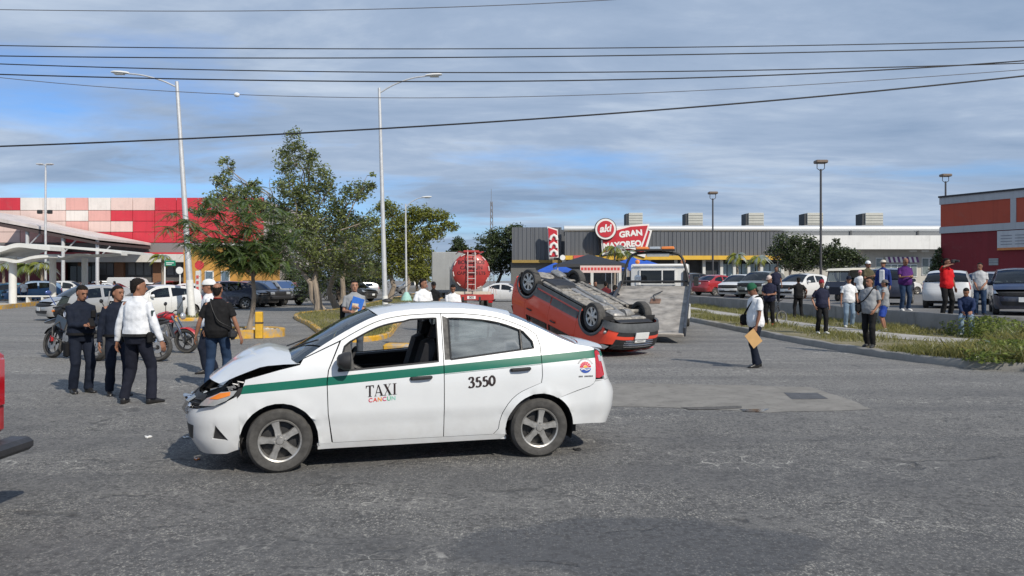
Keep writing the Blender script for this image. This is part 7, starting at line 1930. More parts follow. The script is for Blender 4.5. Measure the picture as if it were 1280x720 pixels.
    part('rear_axle', und, lambda b: b.tube([(wb - .05, -.70, sp['rw'] - .02), (wb - .10, -.4, sp['rw'] - .04), (wb - .10, .4, sp['rw'] - .04), (wb - .05, .70, sp['rw'] - .02)], .05, 10))
    for s in (-1, 1):
        part('trailing_arm', und, lambda b: b.tube([(wb - .05, s * .60, sp['rw'] - .02), (wb - .30, s * .56, zs + .0), (wb - .52, s * .50, zs - .01)], [.05, .04, .05], 8))
        part('damper', mat('damper black', (.03, .03, .03), .5), lambda b: b.tube([(wb + .10, s * .52, sp['rw'] - .03), (wb + .16, s * .50, sp['rw'] + .25)], .032, 8))
        part('wishbone', und, lambda b: b.tube([(0, s * .66, sp['rw'] - .09), (.06, s * .45, zs - .02), (.30, s * .34, zs - .02)], [(.05, .02), (.06, .025), (.05, .025)], 8))
        part('drive_shaft', M_STEEL, lambda b: b.tube([(0, s * .66, sp['rw']), (-.02, s * .42, zs + .05), (-.02, s * .15, zs + .05)], [.045, .018, .05], 8))
        part('steering_rod', M_STEEL, lambda b: b.tube([(.12, s * .62, sp['rw'] - .03), (.18, s * .22, zs + .02)], .012, 6))
    part('subframe', und, lambda b: b.box((.30, 0, zs - .03), (.20, .86, .07), bev=.025))
    part('crossmember', und, lambda b: b.box((-.38, 0, zs - .02), (.12, 1.0, .07), bev=.02))
    part('engine_sump', mat('cast aluminium', (.34, .33, .31), .5, metal=.5, var=.35, scale=14), lambda b: b.box((-.06, -.16, zs - .01), (.34, .40, .14), bev=.04))
    part('gearbox', mat('cast aluminium', (.34, .33, .31)), lambda b: b.tube([(-.04, .08, zs + .02), (-.03, .28, zs + .02), (-.02, .48, zs + .05)], [.15, .13, .07], 12))
    part('spare_wheel_well', und, lambda b: b.lathe([(.001, z0 - .02), (.24, z0 - .02), (.28, z0 + .02), (.29, z0 + .1)], 24, 'Z', False, (2.86, -.05, 0)))
    # let the lowest point touch the road
    bpy.context.view_layer.update(); lo = 9
    for o in root.children:
        if o.type == 'MESH':
            for v in o.bound_box: pass
            W = o.matrix_world; lo = min(lo, min((W @ v.co).z for v in o.data.vertices))
    root.location.z -= lo + .09
    print('overturned lowest', lo)
overturned()

# ------------------------------------------------------------------ tow truck
def tow_truck():
    root = empty('tow_truck', (4.43, 24.25, 0), R(-15), 'white flatbed tow truck with tilted steel bed and orange light bar', 'truck')
    L = lambda b, n, m, p=None: b.build(n, m, p or root)
    bed = mat('scraped steel bed', (.33, .305, .27), .65, metal=.25, var=.45, scale=2.5, bump=.35, bscale=12); dk = mat('dark rail', (.035, .04, .05), .5, var=.3)
    y0, z0, y1, z1 = -3.2, .22, 1.75, 1.50; ang = math.atan2(z1 - z0, y1 - y0); ln = math.hypot(y1 - y0, z1 - z0); cy, cz = (y0 + y1) / 2, (z0 + z1) / 2
    rot = Matrix.Rotation(ang, 3, 'X')
    b = MB(); b.box((0, cy, cz), (2.30, ln, .10), rot, bev=.015); bo = L(b, 'bed', bed)
    for s in (-1, 1):
        b = MB(); b.box((s * 1.17, cy, cz + .10), (.07, ln, .26), rot, bev=.015); L(b, 'side_rail', dk)
    for k in range(7):
        b = MB(); t = (k + .5) / 7; b.box((0, y0 + (y1 - y0) * t, z0 + (z1 - z0) * t - .10), (2.1, .08, .10), rot); L(b, 'cross_beam', dk)
    b = MB(); b.box((.15, cy + .6, cz + .6 * math.tan(ang) + .065), (.32, .5, .03), rot, bev=.01); L(b, 'hook_plate', mat('rust', (.16, .09, .06), .8, var=.4))
    b = MB(); b.tube([(.15, cy + .5, cz + .25), (.05, cy + 1.0, cz + .40), (.3, cy + 1.6, cz + .52)], .018, 6); L(b, 'cable', M_BLACKPL)
    # head rack with light bar
    b = MB(); r = .045; zb = z1 + .1; b.tube(smooth_line([(-1.12, y1 - .1, zb), (-.98, y1, zb + .62), (-.84, y1 + .02, zb + .94), (-.60, y1 + .02, zb + 1.06), (0, y1 + .02, zb + 1.09), (.60, y1 + .02, zb + 1.06), (.86, y1 + .02, zb + .96), (1.0, y1, zb + .62), (1.14, y1 - .1, zb)], 4), r, 8); L(b, 'head_rack', M_BLACKPL)
    b = MB(); b.tube([(-1.1, y1, zb + .1), (1.1, y1, zb + .1)], .04, 8); L(b, 'rack_bar', M_BLACKPL)
    lb = MB(); lb.box((0, y1, zb + 1.16), (1.32, .26, .05), bev=.01); lo = L(lb, 'light_bar_base', M_BLACKPL)
    for x, w, m in ((-.43, .44, M_ORANGE), (0, .38, M_LENS), (.43, .44, M_ORANGE)):
        b = MB(); b.box((x, y1, zb + 1.23), (w, .24, .11), bev=.03); b.build('light_lens', m, lo)
    b = MB(); b.box((.1, y1 - .03, zb + 1.0), (.75, .03, .11)); b.build('rack_sign', mat('rack sign', (.35, .36, .35), .5), lo)
    # chassis, sub-frame, wheels
    for s in (-1, 1):
        b = MB(); b.box((s * .42, 3.1, .72), (.09, 5.6, .20)); L(b, 'chassis_rail', dk)
    for y in (.75, 4.9):
        for s in (-1, 1):
            add_wheel(root, s * .92, y, .42, .42, .26, s, .6, 6); w = root.children[-1]; w.rotation_euler.z += PI / 2 if s < 0 else PI / 2; w.rotation_euler.z = (PI / 2 if s > 0 else -PI / 2)
    for s in (-1, 1):
        b = MB(); b.box((s * 1.0, 2.3, .68), (.30, 1.2, .5), bev=.03); L(b, 'tool_box', mat('tool box white', (.55, .55, .53), .5))
        b = MB(); b.box((s * 1.02, .75, .90), (.30, .8, .03), bev=.01); L(b, 'mudguard', dk)
    # cab
    cw = mat('cab white', (.66, .66, .64), .35, var=.06, scale=3); yc = 4.35
    prof = [(-.75, .55), (-.75, 2.2), (-.60, 2.34), (.75, 2.36), (1.05, 2.2), (1.30, 1.55), (1.38, .55)]
    b = MB(); rg = []
    for x, k in ((-1.02, .94), (-.96, 1.0), (.96, 1.0), (1.02, .94)): rg.append([(x, yc + p[0] * (k * .5 + .5), .55 + (p[1] - .55) * (k * .3 + .7)) for p in prof])
    b.loft(rg); co = L(b, 'cab', cw)
    b = MB(); b.box((-.05, yc - .77, 1.86), (1.25, .04, .48), bev=.015); wo = b.build('rear_window', M_DGLASS, co)
    for q in ((-.68, .04, .52), (.58, .04, .52), (.12, .04, .48)): b = MB(); b.box((q[0], yc - .785, 1.86), (q[1], .05, q[2])); b.build('window_bar', M_WHITEPAINT, wo)
    for z in (1.60, 2.12): b = MB(); b.box((-.05, yc - .785, z), (1.3, .05, .04)); b.build('window_frame', M_WHITEPAINT, wo)
    b = MB(); b.box((0, yc - .78, 2.27), (1.9, .06, .08), bev=.02); b.build('roof_ridge', cw, co)
    b = MB(); b.box((.95, yc - .80, 1.75), (.16, .06, .7), bev=.02); b.build('dark_vent', M_BLACKPL, co)
    for s in (-1, 1):
        b = MB(); b.box((s * 1.025, yc + .35, 1.75), (.02, .85, .55)); b.build('side_window', M_DGLASS, co)
        b = MB(); b.tube([(s * 1.0, yc + .9, 1.6), (s * 1.25, yc + 1.0, 1.7)], .02, 6); b.box((s * 1.28, yc + 1.0, 1.7), (.18, .06, .36), bev=.02); b.build('wing_mirror', M_BLACKPL, co)
    for x in (-.8, .85): b = MB(); b.ball((x, yc - .5, 2.42), (.09, .09, .09)); b.build('beacon', M_ORANGE, co)
    b = MB(); b.box((0, 3.2, 1.05), (1.9, .5, .5), bev=.04); L(b, 'winch_housing', dk)
    b = MB(); b.tube([(-.5, 3.0, 1.45), (.5, 3.0, 1.45)], .12, 12); L(b, 'winch_drum', M_STEEL)
    b = MB(); b.box((-.65, 2.4, 1.72), (.22, .25, .42), bev=.06); L(b, 'water_can', M_WHITEPAINT)
tow_truck()

# ------------------------------------------------------------------ tank truck
def tank_truck():
    Y = 38.0; x = at(589, Y); root = empty('tank_truck', (x, Y, 0), R(6), 'red and grey water tank truck with ladder on its round red tank end', 'truck')
    L = lambda b, n, m, p=None: b.build(n, m, p or root)
    red = mat('tank red', (.36, .035, .03), .45, var=.12, scale=2, coat=.3); gr = mat('tank grey', (.36, .36, .35), .5, metal=.3, var=.15, scale=1.5); dk = M_BLACKPL
    zc = hz(339, Y); r = .94
    b = MB(); b.tube([(0, y, zc) for y in (.12, 4.6)], r * .985, 36); L(b, 'tank', gr)
    b = MB(); b.lathe([(.001, -.16), (r * .5, -.13), (r * .85, -.04), (r, .10), (r, .22)], 40, 'Y', False, (0, 0, zc)); eo = L(b, 'tank_end', red)
    mk = mat('reflective mark', (.70, .68, .64), .4)
    for k in range(10):
        b = MB(); a0 = 2 * PI * (k + .25) / 10; pts = [(r * .955 * math.cos(a0 + d), -.04, zc + r * .955 * math.sin(a0 + d)) for d in (-.13, -.05, .05, .13)]; b.tube(pts, .022, 5); b.build('reflector', mk, eo)
    ink = mat('dark lettering', (.05, .008, .01), .6)
    for txt, z, s in (('BOMBEROS', .36, .26), ('CANCUN', .09, .26), ('CAP 10000 LTS', -.17, .22)):
        b = MB()
        def fn(u, v): rr = math.hypot(u, z + v); return (u, -.175 + .13 * (rr / (r * .85)) ** 2, zc + z + v)
        add_text(b, txt, s, fn, .006); b.build('lettering', ink, eo)
    # ladder
    lm = mat('ladder pale', (.55, .45, .42), .5, metal=.3); lad = MB()
    for s in (-1, 1):
        b = MB(); b.tube([(s * .19, -.26, zc - 1.02), (s * .19, -.26, zc + .82), (s * .17, -.05, zc + 1.02), (s * .17, .4, zc + 1.08)], .028, 7); L(b, 'ladder_rail', lm)
    for k in range(7): b = MB(); b.tube([(-.19, -.26, zc - .95 + k * .29), (.19, -.26, zc - .95 + k * .29)], .022, 6); L(b, 'ladder_rung', lm)
    for s in (-1, 1): b = MB(); b.tube([(s * .25, -.05, zc + .9), (s * .62, .3, zc + .98), (s * .65, 3.8, zc + .98)], .03, 6); L(b, 'top_rail', red)
    b = MB(); b.tube([(0, 2, zc + .85), (0, 2, zc + 1.1)], .3, 14); L(b, 'hatch', red)
    b = MB(); b.box((0, .05, zc + .98), (.8, .35, .12), bev=.03); L(b, 'top_step', red)
    # chassis, bumper, platform
    b = MB(); b.box((0, .25, 1.02), (1.95, .6, .30), bev=.02); L(b, 'rear_platform', mat('cream panel', (.50, .46, .38), .7, var=.15))
    b = MB(); b.box((.25, -.12, .88), (1.75, .14, .30), bev=.02); bo = L(b, 'bumper', red)
    b = MB(); b.box((0, -.20, .88), (.42, .02, .15)); b.build('number_plate', M_PLATE, bo)
    b = MB(); add_text(b, '003', .16, lambda u, v: (u, -.214, .83 + v), .004); b.build('plate_number', ink, bo)
    for s, xx in ((-1, -.62), (1, .95)): b = MB(); b.box((xx, -.15, .66), (.22, .08, .12), bev=.02); b.build('tail_light', M_REDLENS, bo)
    for s in (-1, 1): b = MB(); b.box((s * .42, 3.3, .80), (.1, 7.0, .22)); L(b, 'chassis_rail', dk)
    for y in (1.1, 2.2, 6.1):
        for s in (-1, 1):
            add_wheel(root, s * .95, y, .48, .48, .30, s, .58, 6); root.children[-1].rotation_euler.z = (PI / 2 if s > 0 else -PI / 2)
    for s in (-1, 1): b = MB(); b.box((s * .98, 1.65, 1.02), (.36, 2.2, .05), bev=.01); L(b, 'mudguard', dk)
    b = MB(); b.box((-1.15, .35, .70), (.30, .55, .75), bev=.03); L(b, 'pump_box', mat('pump dark', (.06, .06, .06), .6, var=.4))
    b = MB(); b.tube([(-1.15, .0, 1.15), (-1.2, -.1, .75), (-1.1, -.05, .45)], .05, 8); L(b, 'hose', M_BLACKPL)
    for k in range(4):
        b = MB(); b.tube([(.85 + .14 * k, -.05, 1.02), (.92 + .1 * k, .0, 1.45 - .05 * k)], .025, 6); L(b, 'bracket', lm)
    prof = [(-.9, .6), (-.9, 2.5), (.7, 2.55), (1.0, 1.7), (1.2, .6)]; b = MB()
    rg = [[(xx, 6.1 + p[0], p[1]) for p in prof] for xx in (-.92, .92)]; b.loft(rg); co = L(b, 'cab', gr)
    b = MB(); b.box((0, 5.18, 2.0), (1.3, .04, .5)); b.build('rear_window', M_DGLASS, co)
tank_truck()
# grey box truck standing beyond the tank
o = empty('box_truck', (at(548, 46), 46, 0), R(6), 'plain grey box body of a lorry standing beside the tank truck', 'truck')
b = MB(); b.box((.75, 2.6, 2.2), (2.3, 5.2, 2.5), bev=.04); b.build('box_body', mat('dull grey box', (.30, .31, .31), .6, var=.12, scale=1), o)
b = MB(); b.box((.75, 6.2, 1.5), (2.1, 1.6, 1.9), bev=.2); b.build('cab', M_WHITEPAINT, o)
b = MB(); b.box((.75, 3.4, .75), (.9, 6.6, .25)); b.build('chassis', M_BLACKPL, o)
for y in (1.2, 6.1):
    for s in (-1, 1):
        add_wheel(o, .75 + s * .9, y, .42, .42, .26, s, .6, 6); o.children[-1].rotation_euler.z = (PI / 2 if s > 0 else -PI / 2)

# ------------------------------------------------------------------ pickups
def pickup(label, px, Y, rz, col, z=0.0, xy=None):
    a = R(rz); root = empty('pickup_truck', (*(xy or (at(px, Y), Y)), z), a, label, 'pickup'); m = paint('paint ' + col, PAINTS[col]); W = .88
    def P(n, fn, mt, par=None): b = MB(); fn(b); return b.build(n, mt, par or root)
    def side(prof, x0=-W, x1=W, k=.05):
        return lambda b: b.loft([[(p[0], x, p[1]) for p in prof] if abs(x) < W - .01 else [(p[0], x, p[1]) for p in prof] for x in (x0, x0 + k, x1 - k, x1)])
    zf = .52
    bodyp = [(-.95, zf), (-.98, .80), (-.90, 1.02), (.15, 1.10), (.25, 1.12), (1.95, 1.12), (1.95, zf)]
    P('body', side(bodyp), m)
    cabp = [(.10, 1.10), (.72, 1.66), (1.0, 1.72), (1.75, 1.72), (1.98, 1.62), (2.0, 1.10)]
    def cab(b): b.loft([[(p[0], y * (1 if p[1] < 1.2 else .84), p[1]) for p in cabp] for y in (-W + .01, W - .01)])
    co = P('cab', cab, m)
    for s in (-1, 1):
        P('side_window', lambda b: b.prism([(.42, 1.15), (.80, 1.58), (1.80, 1.60), (1.88, 1.15)], 0, .015, 'XZ') if False else b.loft([[(p[0], s * (W - .005 - (p[1] - 1.1) * .225) + o_, p[1]) for p in ((.40, 1.16), (.82, 1.58), (1.78, 1.60), (1.88, 1.16))] for o_ in (-.008, .008)]), M_DGLASS, co)
        P('bed_side', lambda b: b.box((2.85, s * (W - .05), .90), (1.80, .10, .62), bev=.03), m)
        P('headlight', lambda b: b.box((-.93, s * .66, .88), (.12, .34, .18), bev=.03), M_LENS)
        P('tail_light', lambda b: b.box((3.72, s * (W - .11), .98), (.10, .18, .40), bev=.03), M_REDLENS)
        P('wing_mirror', lambda b: b.box((.35, s * (W + .12), 1.22), (.10, .22, .18), bev=.03), M_BLACKPL)
        for ax in (0, 2.95): P('arch_trim', lambda b: b.tube([(ax + .44 * math.cos(q), s * (W + .005), .38 + .44 * math.sin(q)) for q in np.linspace(.1, PI - .1, 12)], .03, 6), M_BLACKPL)
    P('windscreen', lambda b: b.quad((.17, -W + .16, 1.17), (.17, W - .16, 1.17), (.70, W - .19, 1.655), (.70, -W + .19, 1.655)), M_DGLASS, co)
    b_ = co; P('rear_window', lambda b: b.box((2.0, 0, 1.40), (.03, 1.2, .34)), M_DGLASS, co)
    P('bed_floor', lambda b: b.box((2.85, 0, .66), (1.8, 1.6, .06)), M_BLACKPL)
    tg = P('tailgate', lambda b: b.box((3.73, 0, .92), (.07, W * 2 - .38, .56), bev=.02), m); P('handle', lambda b: b.box((3.775, 0, 1.02), (.03, .30, .08), bev=.01), M_BLACKPL, tg)
    P('front_bumper', lambda b: b.box((-1.0, 0, .60), (.18, W * 2, .22), bev=.05), M_BLACKPL); P('grille', lambda b: b.box((-.97, 0, .86), (.06, .95, .2), bev=.02), M_BLACKPL)
    P('rear_bumper', lambda b: b.box((3.87, 0, .51), (.20, W * 2 + .02, .10), bev=.03), mat('black bumper', (.03, .03, .033), .5, var=.2))
    P('underbody', lambda b: b.box((1.45, 0, .48), (4.2, 1.1, .25)), M_DARK)
    for x in (0, 2.95):
        for s in (-1, 1): add_wheel(root, x, s * (W - .12), .36, .36, .24, s, .62, 6)
    return root
r_ = pickup('red pickup with black step bumper standing beside the white shirted officer', 0, 0, 0, 'red', xy=(-3.645 - 3.97, 4.93))
pickup('black pickup parked behind the feathery tree', 338, 50, 150, 'black')
pickup('silver pickup parked beside the black pickup', 364, 53, 152, 'silver')
# white delivery van in the supermarket car park
o = empty('delivery_van', (at(165, 74), 74, 0), R(170), 'small white delivery van parked before the supermarket shutters', 'van')
vp = [(-2.0, .35), (-2.05, .9), (-1.55, 1.15), (-1.0, 1.85), (-.6, 2.0), (2.0, 2.0), (2.1, 1.8), (2.1, .35)]
b = MB(); b.loft([[(p[0], y, p[1] if abs(y) < .8 else .35 + (p[1] - .35) * .97) for p in vp] for y in (-.85, -.78, .78, .85)]); vo = b.build('body', paint('paint white', PAINTS['white']), o)
for s in (-1, 1):
    b = MB(); b.box((-.75, s * .855, 1.45), (.7, .02, .5), bev=.005); b.build('side_window', M_DGLASS, vo)
b = MB(); b.box((2.11, 0, 1.5), (.02, 1.3, .5)); b.build('rear_window', M_DGLASS, vo)
for x in (-1.3, 1.3):
    for s in (-1, 1): add_wheel(o, x, s * .75, .30, .30, .19, s)

# ------------------------------------------------------------------ motorcycles, bicycle, mototaxi
def bike_wheel(parent, x, r, spokes=5, w=.055, thin=False, name='wheel'):
    b = MB(); b.lathe([(r - .075, -w * .75), (r - .03, -w), (r - .006, -w * .55), (r, 0), (r - .006, w * .55), (r - .03, w), (r - .075, w * .75)] if not thin else [(r - .03, -w), (r - .004, -w * .5), (r, 0), (r - .004, w * .5), (r - .03, w)], 36, 'Y')
    o = b.build(name, M_BLACKPL if thin else M_RUBBER, parent); o.location = (x, 0, r)
    b = MB(); rr = r - (.078 if not thin else .03); b.lathe([(rr - .02, -.02), (rr + .005, -.028), (rr + .005, .028), (rr - .02, .02), (rr - .02, -.02)], 32, 'Y')
    if spokes:
        for k in range(spokes): a = 2 * PI * k / spokes; b.tube([(.03 * math.cos(a), 0, .03 * math.sin(a)), (rr * math.cos(a + .12), 0, rr * math.sin(a + .12))], [(.022, .016), (.016, .012)], 6) if spokes < 12 else b.tube([(.02 * math.cos(a), .02 * (-1) ** k, .02 * math.sin(a)), (rr * math.cos(a), 0, rr * math.sin(a))], .003, 4)
    b.tube([(0, -.05, 0), (0, .05, 0)], .035 if not thin else .02, 10); b.build('rim', M_BLACKPL if not thin else M_STEEL, o)
    if not thin: b = MB(); b.lathe([(.05, -.05), (.125, -.05), (.125, -.045), (.05, -.045), (.05, -.05)], 24, 'Y'); b.build('brake_disc', M_STEEL, o)
    return o
def motorbike(label, x, y, rz, col, fairing=True, lean=-8):
    root = empty('motorcycle', (x, y, 0), R(rz), label, 'motorcycle'); root.rotation_euler = (R(lean), 0, R(rz)); m = paint('bike ' + '%.2f' % col[0], col, .3, .3)
    def P(n, fn, mt, par=None): b = MB(); fn(b); return b.build(n, mt, par or root)
    r = .30; wb = 1.34
    bike_wheel(root, 0, r); bike_wheel(root, wb, r, 5, .07)
    for s in (-1, 1): P('fork', lambda b: b.tube([(0, s * .085, r), (.10, s * .085, .58), (.27, s * .085, .92)], [.022, .026, .024], 8), M_CHROME if not fairing else M_BLACKPL)
    P('front_mudguard', lambda b: b.tube([(r * 1.08 * math.cos(a), 0, r + r * 1.08 * math.sin(a)) for a in np.linspace(R(20), R(140), 9)], [(.012, .06)] * 9, 8, up=(0, 0, 1)) if False else b.loft([[(r * k * math.cos(a), w, r + r * k * math.sin(a)) for w, k in ((-.065, 1.05), (-.04, 1.11), (.04, 1.11), (.065, 1.05))] for a in np.linspace(R(15), R(150), 10)], False, False), m)
    P('frame', lambda b: [b.tube([(.26, 0, .90), (.42, 0, .78), (.80, 0, .70), (1.15, 0, .78), (1.45, 0, .86)], .03, 8), b.tube([(.28, 0, .86), (.38, 0, .45), (.55, 0, .26), (.85, 0, .28), (.92, 0, .68)], .026, 8)] and None, M_BLACKPL)
    P('engine', lambda b: [b.box((.58, 0, .42), (.36, .26, .26), bev=.05), b.tube([(.50, 0, .48), (.42, 0, .68)], [.11, .09], 10), b.tube([(.68, -.16, .40), (.68, .16, .40)], .10, 14)] and None, M_STEEL)
    def tank(b):
        rg = []
        for t, w, z0, z1 in ((.26, .05, .84, .90), (.32, .12, .80, .98), (.46, .15, .78, 1.02), (.62, .13, .78, .98), (.74, .09, .78, .90), (.78, .04, .80, .86)):
            rg.append([(t, w * math.cos(a), (z0 + z1) / 2 + (z1 - z0) / 2 * math.sin(a)) for a in np.linspace(0, 2 * PI, 14, endpoint=False)])
        b.loft(rg)
    P('fuel_tank', tank, m)
    P('seat', lambda b: b.loft([[(t, w * math.cos(a), z + h * math.sin(a)) for a in np.linspace(0, 2 * PI, 12, endpoint=False)] for t, w, z, h in ((.72, .07, .84, .03), (.80, .12, .82, .05), (1.0, .13, .83, .055), (1.2, .12, .87, .05), (1.40, .10, .90, .045), (1.46, .05, .90, .02))]), M_BLACKPL)
    P('tail', lambda b: b.loft([[(t, w * math.cos(a), z + h * math.sin(a)) for a in np.linspace(0, 2 * PI, 10, endpoint=False)] for t, w, z, h in ((1.05, .10, .77, .05), (1.3, .09, .82, .05), (1.55, .05, .87, .03))]), m)
    P('rear_mudguard', lambda b: b.box((1.60, 0, .66), (.03, .14, .34), Matrix.Rotation(R(-25), 3, 'Y'), bev=.01), M_BLACKPL); P('tail_light', lambda b: b.box((1.58, 0, .86), (.05, .12, .06), bev=.015), M_REDLENS)
    for s in (-1, 1):
        P('swing_arm', lambda b: b.tube([(.85, s * .10, .36), (wb, s * .10, r)], .026, 8), M_STEEL); P('shock', lambda b: b.tube([(1.22, s * .12, r + .05), (1.10, s * .12, .74)], .035, 8), M_CHROME)
        P('foot_peg', lambda b: b.tube([(.85, s * .10, .34), (.85, s * .28, .33)], .015, 6), M_BLACKPL)
        P('mirror', lambda b: [b.tube([(.30, s * .26, 1.03), (.22, s * .36, 1.22)], .008, 6), b.ball((.21, s * .38, 1.26), (.02, .065, .045))] and None, mat('blue mirror', (.08, .12, .30), .15, metal=.4) if fairing else M_BLACKPL)
        P('grip', lambda b: b.tube([(.36, s * .24, .99), (.42, s * .37, .97)], .019, 8), M_BLACKPL)
        P('indicator', lambda b: b.ball((.10, s * .17, .92), (.03, .03, .025)), M_ORANGE)
    P('handlebar', lambda b: b.tube([(.42, -.37, .97), (.34, -.20, 1.01), (.30, 0, .98), (.34, .20, 1.01), (.42, .37, .97)], .012, 8), M_BLACKPL)
    P('exhaust', lambda b: b.tube([(.42, .12, .55), (.36, .13, .30), (.60, .14, .20), (.95, .16, .26), (1.05, .17, .30), (1.45, .19, .42)], [.022, .022, .024, .03, .05, .055], 10), M_CHROME)
    if fairing:
        P('fairing', lambda b: b.loft([[(t, w * math.cos(a), z + h * math.sin(a)) for a in np.linspace(0, 2 * PI, 12, endpoint=False)] for t, w, z, h in ((-.06, .04, .86, .04), (.02, .12, .90, .11), (.16, .16, .94, .15), (.30, .13, .98, .12))]), M_BLACKPL)
        P('windscreen', lambda b: b.loft([[(.06, -.10, 1.02), (.02, 0, 1.04), (.06, .10, 1.02)], [(.18, -.08, 1.22), (.14, 0, 1.25), (.18, .08, 1.22)]], False, False), M_TINT)
        P('beak', lambda b: b.box((-.12, 0, .74), (.42, .14, .04), Matrix.Rotation(R(-14), 3, 'Y'), bev=.015), m); P('light_bar', lambda b: b.tube([(1.5, 0, .9), (1.5, 0, 1.35)], .012, 6), M_STEEL); P('red_callipers', lambda b: b.box((.05, -.09, .38), (.08, .05, .12), bev=.015), mat('red calliper', (.4, .02, .02), .4))
        for s in (-1, 1): P('side_panel', lambda b: b.box((.40, s * .16, .70), (.38, .04, .24), Matrix.Rotation(R(18), 3, 'Y'), bev=.02), m)
        for s in (-1, 1): P('crash_bar', lambda b: b.tube([(.40, s * .12, .78), (.30, s * .26, .62), (.34, s * .27, .42), (.55, s * .12, .30)], .014, 7), M_BLACKPL)
    P('headlight', lambda b: b.ball((.03, 0, .90), (.06, .09, .085)), M_LENS)
    return root
motorbike('dark touring motorcycle with blue mirrors parked behind the policeman with phone', -10.35, 17.1, -27, (.02, .02, .024)).scale = (1.13, 1.13, 1.13)
motorbike('red and black motorcycle parked beside the officer in white shirt', at(234, 18.2), 18.2, 172, (.42, .015, .02), False)
motorbike('black motorcycle with chrome exhaust standing between the two bikes', at(122, 16.4), 16.4, -4, (.03, .03, .034), False)
bpy.context.view_layer.update()
def bicycle(label, x, y, rz, z):
    root = empty('bicycle', (x, y, z), R(rz), label, 'bicycle'); r = .26; wb = .95
    bike_wheel(root, 0, r, 20, .02, True); bike_wheel(root, wb, r, 20, .02, True)
    def P(n, fn, mt): b = MB(); fn(b); return b.build(n, mt, root)
    P('frame', lambda b: [b.tube(q, .018, 7) for q in ([(.16, 0, .66), (.45, 0, .30), (.60, 0, .68)], [(.16, 0, .66), (.58, 0, .60)], [(.45, 0, .30), (wb, 0, r), (.58, 0, .60)], [(0, 0, r), (.10, 0, .48), (.17, 0, .72)])] and None, mat('bike frame dark', (.03, .03, .035), .4))
    P('saddle', lambda b: b.box((.61, 0, .74), (.26, .14, .06), bev=.025), M_BLACKPL); P('handlebar', lambda b: b.tube([(.22, -.27, .90), (.19, -.1, .86), (.18, 0, .76), (.19, .1, .86), (.22, .27, .90)], .013, 7), M_BLACKPL)
    P('crank', lambda b: [b.lathe([(.005, .03), (.085, .03), (.085, .036), (.005, .036)], 20, 'Y', False, (.45, 0, .30)), b.tube([(.45, -.06, .30), (.52, -.06, .16)], .012, 6), b.tube([(.45, .06, .30), (.38, .06, .44)], .012, 6)] and None, M_STEEL)
bicycle('small dark bicycle held by the man in the pale cap', at(977, 27.2), 27.2, 205, .15)
def mototaxi():
    root = empty('mototaxi', (at(1057, 41), 41, TERR), R(35), 'cream-canopied mototaxi with dark body parked behind the bystanders', 'mototaxi')
    def P(n, fn, mt, par=None): b = MB(); fn(b); return b.build(n, mt, par or root)
    P('body', lambda b: b.loft([[(t, y, z) for t, z in ((-1.0, .35), (-1.05, .75), (-.85, 1.05), (-.5, 1.05), (-.4, .45), (.3, .45), (.45, .95), (1.3, .95), (1.35, .35))] for y in (-.62, .62)]), mat('mototaxi navy', (.02, .025, .045), .4))
    P('canopy', lambda b: b.loft([[(t, y, z) for t, z in ((-.80, 1.62), (-.6, 1.74), (1.2, 1.80), (1.38, 1.6), (1.40, 1.15), (1.34, 1.15), (1.30, 1.55), (1.1, 1.70), (-.55, 1.66))] for y in (-.66, -.6, .6, .66)]), mat('cream canvas', (.58, .56, .48), .8, var=.08))
    for s in (-1, 1):
        P('side_curtain', lambda b: b.box((.95, s * .64, 1.35), (.75, .02, .55)), mat('cream canvas', (.58, .56, .48)))
        P('post', lambda b: b.tube([(-.8, s * .6, 1.0), (-.62, s * .6, 1.66)], .025, 6), M_BLACKPL); P('seat_rail', lambda b: b.tube([(.4, s * .6, .9), (.4, s * .6, 1.66)], .022, 6), M_BLACKPL)
        P('headlight', lambda b: b.ball((-1.04, s * .4, .72), (.05, .1, .1)), M_LENS)
    P('windscreen', lambda b: b.quad((-.83, -.56, 1.06), (-.83, .56, 1.06), (-.64, .56, 1.64), (-.64, -.56, 1.64)), M_TINT); P('rear_seat', lambda b: b.box((.85, 0, 1.0), (.2, 1.1, .5), bev=.05), M_BLACKPL)
    for x, y in ((-.75, 0), (.95, -.55), (.95, .55)):
        b = MB(); b.lathe([(.12, -.05), (.2, -.055), (.22, -.02), (.22, .02), (.2, .055), (.12, .05), (.12, -.05)], 22, 'Y'); w = b.build('wheel', M_RUBBER, root); w.location = (x, y, .22); b = MB(); b.lathe([(.01, -.03), (.125, -.04), (.125, .04), (.01, .03)], 18, 'Y'); b.build('rim', M_STEEL, w)
mototaxi()
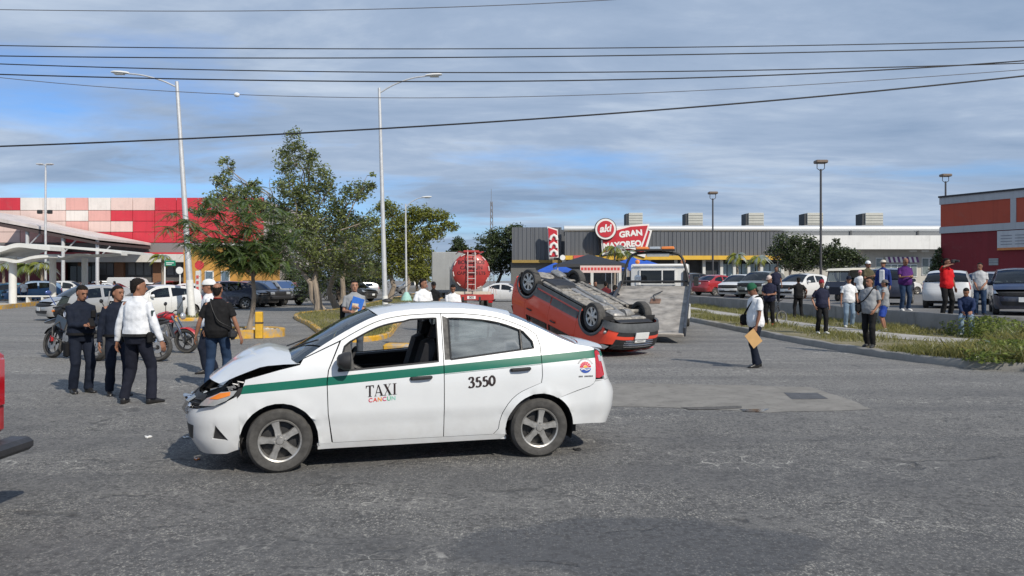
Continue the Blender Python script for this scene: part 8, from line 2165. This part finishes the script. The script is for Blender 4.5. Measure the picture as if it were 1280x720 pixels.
# ------------------------------------------------------------------ market canopies before the warehouse
def gazebo(label, px, Y, w, h, m, skirt=True, z=TERR, name='market_canopy'):
    x = at(px, Y); root = empty(name, (x, Y, z), 0, label, 'canopy'); hw = w / 2; hp = h * .62
    b = MB(); b.add([(-hw, -hw, h * .74), (hw, -hw, h * .74), (hw, hw, h * .74), (-hw, hw, h * .74), (0, 0, h)], [(0, 1, 4), (1, 2, 4), (2, 3, 4), (3, 0, 4)])
    b.add([(-hw, -hw, h * .74), (hw, -hw, h * .74), (hw, -hw - .02, h * .67), (-hw, -hw - .02, h * .67)], [(3, 2, 1, 0)]); b.add([(-hw, -hw, h * .74), (-hw, hw, h * .74), (-hw - .02, hw, h * .67), (-hw - .02, -hw, h * .67)], [(0, 1, 2, 3)]); b.add([(hw, -hw, h * .74), (hw, hw, h * .74), (hw + .02, hw, h * .67), (hw + .02, -hw, h * .67)], [(3, 2, 1, 0)])
    b.build('cloth', m, root, 0)
    for sx_ in (-1, 1):
        for sy in (-1, 1): b = MB(); b.cyl((sx_ * hw * .97, sy * hw * .97, 0), (sx_ * hw * .97, sy * hw * .97, h * .74), .035, seg=8); b.build('leg', M_GALV, root)
    return root
BLU = mat('blue tarpaulin', (.018, .085, .42), .55, var=.15, scale=1.2, bump=.3, bscale=3)
gazebo('bright blue peaked market canopy beside the low palm', 790, 66, 4.2, 3.1, BLU)
gazebo('lower blue market canopy behind the tow truck cab', 808, 72, 4.0, 3.0, BLU, z=TERR)
gazebo('small blue canopy edge behind the overturned car wheel', 694, 64, 3.0, 2.6, BLU)
g_ = gazebo('black peaked canopy with a red-lettered white banner', 736, 58, 5.2, 3.1, mat('black tarpaulin', (.025, .026, .03), .6, var=.2, bump=.3, bscale=3))
b = MB(); b.box((.6, -2.66, 1.92), (3.0, .03, .52)); bo = b.build('banner', mat('banner pink white', (.66, .50, .46), .7, var=.06), g_)
bars = MB()
for k in range(12): bars.box((-.75 + k * .24, -2.682, 1.94), (.17, .006, .2))
tag(bars.build('banner_lettering', mat('banner red', (.55, .05, .05), .6), bo), kind='stuff')
